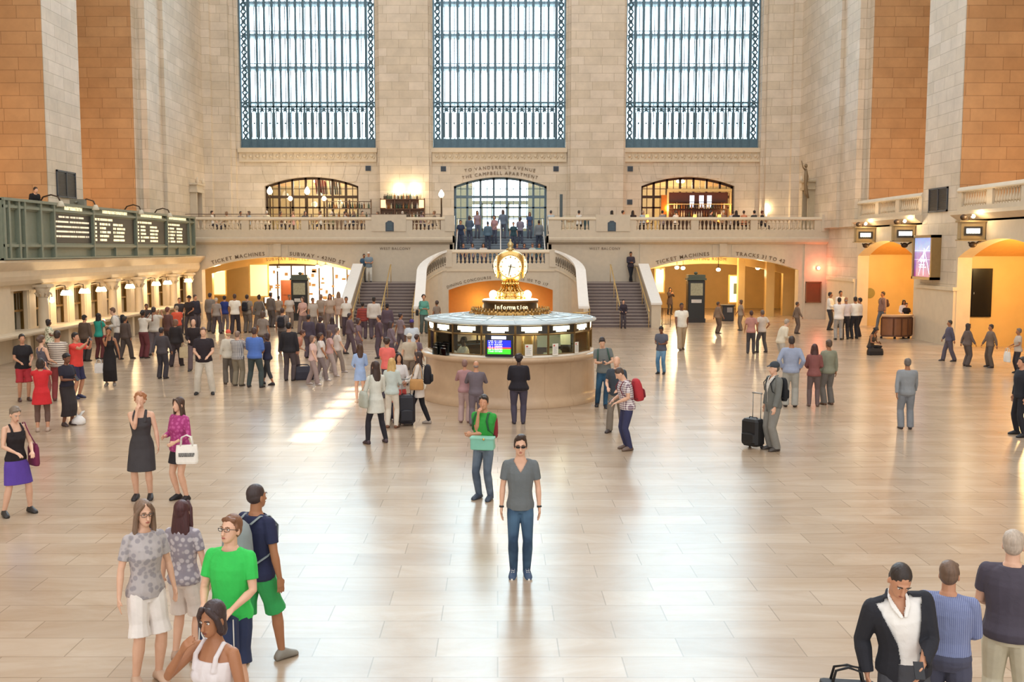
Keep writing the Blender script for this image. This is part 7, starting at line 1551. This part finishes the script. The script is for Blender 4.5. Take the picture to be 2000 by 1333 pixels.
for i, px in enumerate((612, 628, 645, 660)):
    P(px, 668-6*i, 752-8*i, ['person in a pale pink and white top in the moving crowd, nearest the travel bag', 'person in a white top in the moving crowd, second from the travel bag', 'person in a blush striped top in the moving crowd', 'person in an off-white top at the right end of the moving crowd'][i], 80+12*i, 'walk', ['f', 'm', 'f', 'm'][i], 1.0, ['fair', 'tan', 'mid', 'fair'][i], (['bob', 'short', 'long', 'short'][i], ['#7a6054', '#4a3a36', '#5c443c', '#6e5c54'][i]), ('tee', ['#d8b8b0', '#e0d8d4', '#cfa8a4', '#dcd0c8'][i]), ('loose', ['#a08c88', '#8a7c7c', '#b8a8a4', '#94867e'][i]), '#c8bcb8', stance='step')
for k, (px, yt, yf, sx_, fc, po, sk_, hr, tp_, bt_, lab) in enumerate((
 (210+72, 606, 700, 'f', 160, 'photo', 'brown', ('updo', '#1e1818'), ('tucked', '#e0d8cc'), ('loose', '#6a3438'), 'woman in a cream top and dark red trousers taking a picture by the columns'),
 (303, 600, 694, 'm', 170, 'photo', 'tan', ('short', '#3a3030'), ('tee', '#d0c8bc'), ('loose', '#6e6468'), 'man in a pale shirt holding a phone high by the columns'),
 (288, 594, 668, 'm', 30, 'phone', 'brown', ('short', '#241c1a'), ('long', '#332c2c'), ('loose', '#3a3434'), 'man in dark clothes with a lit phone by the third column'),
 (330, 600, 690, 'm', 150, 'hang', 'mid', ('short', '#6a4038'), ('long', '#6a4a44'), ('loose', '#544848'), 'man in a rust-brown jacket before the far ticket windows'),
 (347, 598, 672, 'm', -150, 'hold', 'fair', ('short', '#a08c78'), ('tee', '#d85a40'), ('loose', '#6a5c58'), 'man in an orange-red shirt before the far ticket windows'),
 (345, 624, 716, 'f', 170, 'hang', 'mid', ('bob', '#7a5a48'), ('long', '#2c2628'), ('loose', '#3a3034'), 'woman with brown bobbed hair and a black cardigan carrying a beige bag'),
 (352, 582, 652, 'm', 20, 'hold', 'mid', ('short', '#5a4436'), ('tee', '#3a3436'), ('jeans', '#4a4448'), 'man in a charcoal tee beside the last columns'),
 (371, 578, 655, 'f', -10, 'hold', 'tan', ('hat', '#241e22', '#241e22'), ('tee', '#2a2226'), ('jeans', '#4a4248'), 'woman in black with a dark brimmed hat by the last columns'),
 (383, 576, 650, 'm', 60, 'hang', 'mid', ('short', '#4a3c36'), ('long', '#34303a'), ('loose', '#5a5054'), 'man in a dark jacket with a satchel by the last columns'),
 (380, 624, 724, 'm', 5, 'hold', 'fair', ('bald', '#c0a894'), ('long', '#2c2224'), ('loose', '#6c5c60'), 'older man in a black jumper standing behind the cream trousers'),
 (412, 572, 648, 'm', 160, 'hang', 'mid', ('short', '#3a2e2c'), ('long', '#8a8078'), ('loose', '#6e6460'), 'person in a grey coat beneath the glazed doorway'),
 (424, 582, 652, 'f', 170, 'hang', 'mid', ('short', '#c8b8a0'), ('tee', '#9a8e86'), ('loose', '#5c5052'), 'person with a pale scarf left of the small figure in blue'),
 (440, 578, 648, 'f', 175, 'hang', 'mid', ('short', '#2c2830'), ('tee', '#2e3e86'), ('jeans', '#8a7c7c'), 'girl in a royal blue top before the left arch'),
 (460, 574, 652, 'm', 178, 'hang', 'tan', ('short', '#4a342c'), ('tee', '#f0e8dc'), ('loose', '#3c3438'), 'person in a bright white tee before the left arch'),
 (484, 576, 650, 'm', 165, 'hang', 'mid', ('short', '#3a2c26'), ('tee', '#8c8072'), ('loose', '#7c7066'), 'man in a khaki tee with a black rucksack before the left arch'),
 (507, 575, 655, 'f', -150, 'hang', 'mid', ('bun', '#2c2422'), ('long', '#6a6058'), ('loose', '#6e6058'), 'woman in an olive-grey coat with a white shoulder bag before the left arch'),
 (530, 572, 640, 'm', 150, 'hang', 'tan', ('short', '#3a302e'), ('long', '#6c625c'), ('loose', '#5c5452'), 'person in a taupe coat at the middle of the left arch'),
 (545, 578, 636, 'm', 170, 'hang', 'tan', ('short', '#3a302e'), ('tee', '#a89888'), ('loose', '#786a62'), 'person in a sand-coloured top at the middle of the left arch'),
 (553, 602, 690, 'm', 175, 'hang', 'mid', ('short', '#4a3834'), ('tee', '#7a706c'), ('loose', '#4c4448'), 'man with a dark rucksack in the centre of the crowd'),
 (515, 608, 700, 'f', 160, 'hang', 'tan', ('bob', '#5a443a'), ('tee', '#8f8278'), ('loose', '#6c5c58'), 'woman with auburn hair in a fawn top in the crowd'),
 (566, 576, 642, 'f', 20, 'hang', 'tan', ('short', '#6a564a'), ('tee', '#c8bcb0'), ('loose', '#847468'), 'person in a cream top left of the dark kiosk'),
 (592, 580, 652, 'f', -20, 'hold', 'fair', ('bob', '#5a4438'), ('tee', '#d0a89c'), ('loose', '#7a6a68'), 'woman in a peach top before the dark kiosk'),
 (612, 582, 654, 'm', 40, 'hang', 'tan', ('short', '#5c4c40'), ('tee', '#b8aca0'), ('loose', '#7e7068'), 'person in a stone-coloured tee before the shop'),
 (628, 575, 645, 'm', 150, 'hang', 'tan', ('short', '#8a7464'), ('long', '#a8988a'), ('loose', '#86766c'), 'person in a beige coat before the shop'),
 (645, 574, 650, 'f', 10, 'hang', 'mid', ('long', '#7a5e4c'), ('tee', '#b4a090'), ('loose', '#8a7870'), 'woman with light brown hair before the shop'),
 (662, 570, 642, 'f', -170, 'hang', 'mid', ('long', '#8c705c'), ('tunic', '#c0a898'), ('leggings', '#8a7870'), 'woman in a long tan tunic near the stair cheek'),
 (604, 615, 700, 'm', 160, 'hang', 'tan', ('short', '#241e24'), ('long', '#4c4250'), ('loose', '#5c4e58'), 'man with black hair in a plum-grey jacket, left of three dark figures'),
 (627, 618, 698, 'f', 150, 'hang', 'tan', ('bob', '#4a3634'), ('long', '#54464e'), ('loose', '#5e5058'), 'woman in a purple-brown top, middle of three dark figures'),
 (650, 620, 702, 'f', -160, 'hang', 'tan', ('long', '#3a2a2c'), ('long', '#6a5a60'), ('loose', '#62525a'), 'woman with a shoulder strap, right of three dark figures'),
 (684, 612, 692, 'm', 100, 'walk', 'tan', ('short', '#3a2c30'), ('long', '#6c5a62'), ('loose', '#64545c'), 'man in a plum-grey top crossing below the left flight'),
 (701, 622, 706, 'f', 80, 'walk', 'tan', ('bob', '#4a383a'), ('tee', '#7c6870'), ('loose', '#6a5a62'), 'woman in a mauve tee crossing below the left flight'),
 (741, 616, 700, 'm', -90, 'walk', 'mid', ('short', '#42343a'), ('long', '#5c4a54'), ('loose', '#5a4c56'), 'man in a dark aubergine jacket walking left towards the crowd'),
 (764, 628, 712, 'f', 100, 'walk', 'tan', ('long', '#3c2c30'), ('long', '#80707a'), ('loose', '#60525c'), 'woman with long dark hair walking right towards the booth'),
 (783, 612, 690, 'm', 120, 'walk', 'tan', ('short', '#382c30'), ('tee', '#8c7c82'), ('loose', '#5a4e56'), 'man in a pale mauve tee beyond the purple cap'),
 (1402, 590, 652, 'm', 100, 'walk', 'tan', ('short', '#4a3c34'), ('long', '#8c7460'), ('loose', '#6c5a4c'), 'person in a brown jacket before the dark litter bin'),
 (1446, 586, 646, 'f', -90, 'walk', 'tan', ('bob', '#5a4638'), ('tee', '#a08c78'), ('loose', '#7c6a5a'), 'woman in a fawn tee crossing before the lit poster case'),
 (1556, 590, 652, 'm', 90, 'walk', 'tan', ('short', '#4a3c36'), ('long', '#7c685a'), ('loose', '#6a5a50'), 'man in a brown top walking below the reddish brown panel'),
 (1852, 626, 706, 'm', -100, 'walk', 'tan', ('short', '#3a322e'), ('long', '#5c586a'), ('loose', '#5a5460'), 'man in a slate violet jacket walking right of the desk'),
 (1888, 632, 716, 'f', 90, 'walk', 'tan', ('long', '#3a2c28'), ('long', '#6a5a54'), ('loose', '#5c504c'), 'woman in a brown cardigan walking below the black panel'),
 (1932, 636, 718, 'm', -90, 'walk', 'tan', ('short', '#3a302c'), ('long', '#7c6858'), ('loose', '#64564c'), 'man in a tan jacket walking left near the right edge'),
 (1768, 700, 838, 'm', 170, 'walk', 'tan', ('short', '#6a625c'), ('long', '#8c9094'), ('loose', '#80848a'), 'tall man in grey-blue clothes alone on the right of the floor'),
 (247, 618, 702, 'm', 150, 'hang', 'tan', ('short', '#3a302c'), ('long', '#584a44'), ('loose', '#4e4440'), 'man in a chestnut jacket between the white shirt and the cream top'),
 (318, 640, 740, 'm', 170, 'walk', 'tan', ('short', '#332c2e'), ('long', '#4c464a'), ('loose', '#3c383e'), 'tall figure in dark charcoal clothes passing left of the woman with the beige bag'),
 )):
    q = P(px, yt, yf, lab, fc, po, sx_, [1.0, 1.08, 1.15][k % 3], sk_, hr, tp_, bt_, '#3a3234', stance=['stand', 'step', 'stand', 'wide'][k % 4])
    if 'rucksack' in lab: backpack(q, 'black rucksack on the %s' % ('man in the khaki tee' if px == 484 else 'man in the centre of the crowd'), '#24222a', .28, .42, .16)
    if px == 345: heldbag(q, 0, 'shopping_bag', 'beige paper bag held by the woman in the black cardigan', '#d8c4a0', .34, .38, .12, fixed=(-.32, 0, .86))
    if 'white shoulder bag' in lab: shoulderbag(q, -1, 'white shoulder bag of the woman in the olive-grey coat', '#e8e2d8', .3, .34, .12, .98)
# ---- central stairs: seated and standing
cs = [(905, 472, 5, '#2c3c58', 'sit'), (923, 470, -5, '#8d98a8', 'sit'), (944, 468, 5, '#d0c8c0', 'sit'), (1010, 472, 0, '#5c4c60', 'sit'), (1024, 470, 10, '#4a4456', 'sit'), (1040, 466, -10, '#b8c4c0', 'sit'), (1053, 470, 5, '#5c8288', 'sit')]
for i, (px, yt, fc, c_, _) in enumerate(cs):
    zst = 3.1+.162*2; P(px, yt, 0, ['seated person in navy at the left end of the lowest central steps', 'seated person in grey-blue, second from the left on the central steps', 'seated woman in white left of the clock on the central steps', 'seated person in purple right of the clock finial', 'seated person in dark violet next to the purple one', 'seated person in pale grey-green near the right rail', 'seated person in teal at the right end of the central steps'][i], fc, 'lap', 'f' if i % 2 else 'm', 1.0, 'mid', (['short', 'bob', 'long', 'short', 'bob', 'cap', 'long'][i], ['#2c2830', '#4a3c38', '#2c2428', '#3a3034', '#4a3c44', '#6a5c5c', '#4a3c34'][i]), ('tee', c_), ('jeans', '#3c4458'), '#2c2c34', Y=59.75, z=3.1, hips=.57, feet=((-.12, -.42, 0), (.12, -.42, 0)), H=1.68)
q = random.Random(11)
names = ['navy', 'slate blue', 'pinkish grey', 'steel blue', 'faded rose', 'blue-grey', 'dark teal', 'lilac grey', 'denim blue', 'smoke grey']
cols = ['#2c3a58', '#54657c', '#a08c96', '#5a7488', '#b08a90', '#6c7c90', '#2e4c58', '#8c8698', '#44587c', '#7c848c']
for i in range(10):
    px = 900+i*17+q.uniform(-3, 3); row = i % 3; Yp = 61.1+row*.62; zst = 3.1+.162*(int((Yp-59.3)/.31)+1)
    P(px, 420+q.uniform(0, 12), 0, 'person in %s standing on the upper central steps below the glazed doors' % names[i], [0, 170, 20, 180, -20, 160][i % 6], ['hang', 'hold', 'walk'][i % 3], 'fm'[i % 2], 1.0, ['mid', 'tan'][i % 2], (['short', 'bob', 'long'][i % 3], ['#3a3438', '#4a4040', '#5c4c48'][i % 3]), ('long' if i % 2 else 'tee', cols[i]), ('jeans', ['#3c4458', '#4a5064', '#5c6070'][i % 3]), '#2c2c34', Y=Yp, z=zst, H=1.6+q.uniform(0, .15))
# ---- diners behind the balustrades
names = ['white', 'sand', 'grey', 'pale blue', 'cream', 'brown', 'rose', 'charcoal', 'ivory', 'olive', 'light grey', 'navy', 'tan', 'off-white', 'dusty blue', 'mauve', 'taupe']
cols = ['#eae4da', '#cbb698', '#8e8a88', '#a8bccc', '#e4d8be', '#6e5240', '#c89890', '#3c3a3c', '#ece6d8', '#7c7a5c', '#bcb8b4', '#2c3448', '#b0906c', '#e2dcd0', '#8098ac', '#8c7480', '#8a7c6c']
for i, px in enumerate((414, 442, 470, 486, 521, 548, 572, 596, 625, 648, 674, 690, 708, 738, 786, 824, 848)):
    P(px, 409+(i*7 % 5), 0, 'diner in %s seated behind the left balcony balustrade' % names[i], [90, -90, 40, -60, 180][i % 5], 'lap', 'fm'[i % 2], 1.0, ['fair', 'mid', 'tan'][i % 3], (['short', 'bob', 'short', 'long'][i % 4], ['#3a2c26', '#8a6c50', '#2a2220', '#5a4434', '#b8b0a8'][i % 5]), ('tee', cols[i]), ('jeans', '#3c3c48'), '#2c2a2c', Y=62.25+(i*3 % 4)*.45, z=4.88, hips=.78, feet=((-.12, -.36, .12), (.12, -.36, .12)), H=1.66); o_ = PEOPLE[-1]['root'].location; stool(o_.x, o_.y, .66, 'dark round bar stool under a diner on the left balcony', 'stools on the left balcony')
for i, (px, lab, c_, hc) in enumerate(((1076, 'person in pale blue at the balcony edge right of the central doors', '#b8c4cc', '#4a4444'), (1131, 'person in white behind the right balustrade near the white stand', '#e8e2da', '#3a302c'), (1195, 'bar guest in a white shirt, left of the long-haired guest', '#ece6dc', '#241e1c'), (1217, 'bar guest in a cream shirt with dark hair above the plaque', '#e4dccc', '#3a2a22'), (1236, 'long-haired bar guest in black just left of the orange lamp', '#2a2426', '#241c1a'), (1256, 'bar guest in pale blue beside the first orange lamp', '#a8c0d0', '#a89884'), (1294, 'bar guest in grey behind the right balustrade under the copper screen', '#8a8488', '#2c2422'), (1320, 'bar guest in a bright white shirt in the middle of the bar', '#f0ece4', '#5a4a3c'), (1389, 'bar guest in charcoal under the canopy', '#4a4446', '#2c2422'), (1413, 'bar guest in grey-brown at the right post of the bar', '#8a7868', '#c0b4a4'), (1438, 'long-haired bar guest in black right of the arch', '#2c2628', '#2a2020'), (1453, 'bar guest in an orange-pink top right of the arch', '#e0946c', '#3a2a24'), (1473, 'bar guest in dark grey near the end of the bar tables', '#54504e', '#241c1a'), (1489, 'last bar guest, with reddish hair, beside the candle lamp', '#3a3030', '#6a3c2c'), (1431, 'bar guest in pale grey sitting low before the right arch', '#c8c0b8', '#3a302c'))):
    P(px, 413+(i*5 % 4), 0, lab, [180, 150, -150, 90, 180][i % 5], 'lap', 'mf'[i % 2], 1.0, ['fair', 'mid'][i % 2], ('long' if 'long-haired' in lab else 'short', hc), ('tee' if i % 3 else 'long', c_), ('jeans', '#33323c'), '#2c2a2c', Y=62.25+(i*3 % 3)*.4, z=4.88, hips=.78, feet=((-.12, -.36, .12), (.12, -.36, .12)), H=1.68); o_ = PEOPLE[-1]['root'].location; stool(o_.x, o_.y, .66, 'dark round bar stool under a guest on the right balcony', 'stools on the right balcony')
P(62, 370, 0, 'person in black leaning over on top of the departure board', 60, 'lap', 'm', 1.0, 'fair', ('short', '#2a2422'), ('long', '#1c1a1e'), ('jeans', '#1e1c22'), '#1e1c22', Y=42.0, z=4.9, lean=32, H=1.76, head=(0, -15, 0))
# clerk in the booth
P(905, 655, 0, 'clerk in a white shirt inside the information booth', -70, 'phone_hi', 'm', 1.1, 'dark', ('buzz', '#1e1816'), ('tuckedlong', '#e4e0d8'), ('jeans', '#23232c'), '#1c1a1c', Y=27.0, z=.12, H=1.68)
finalize()
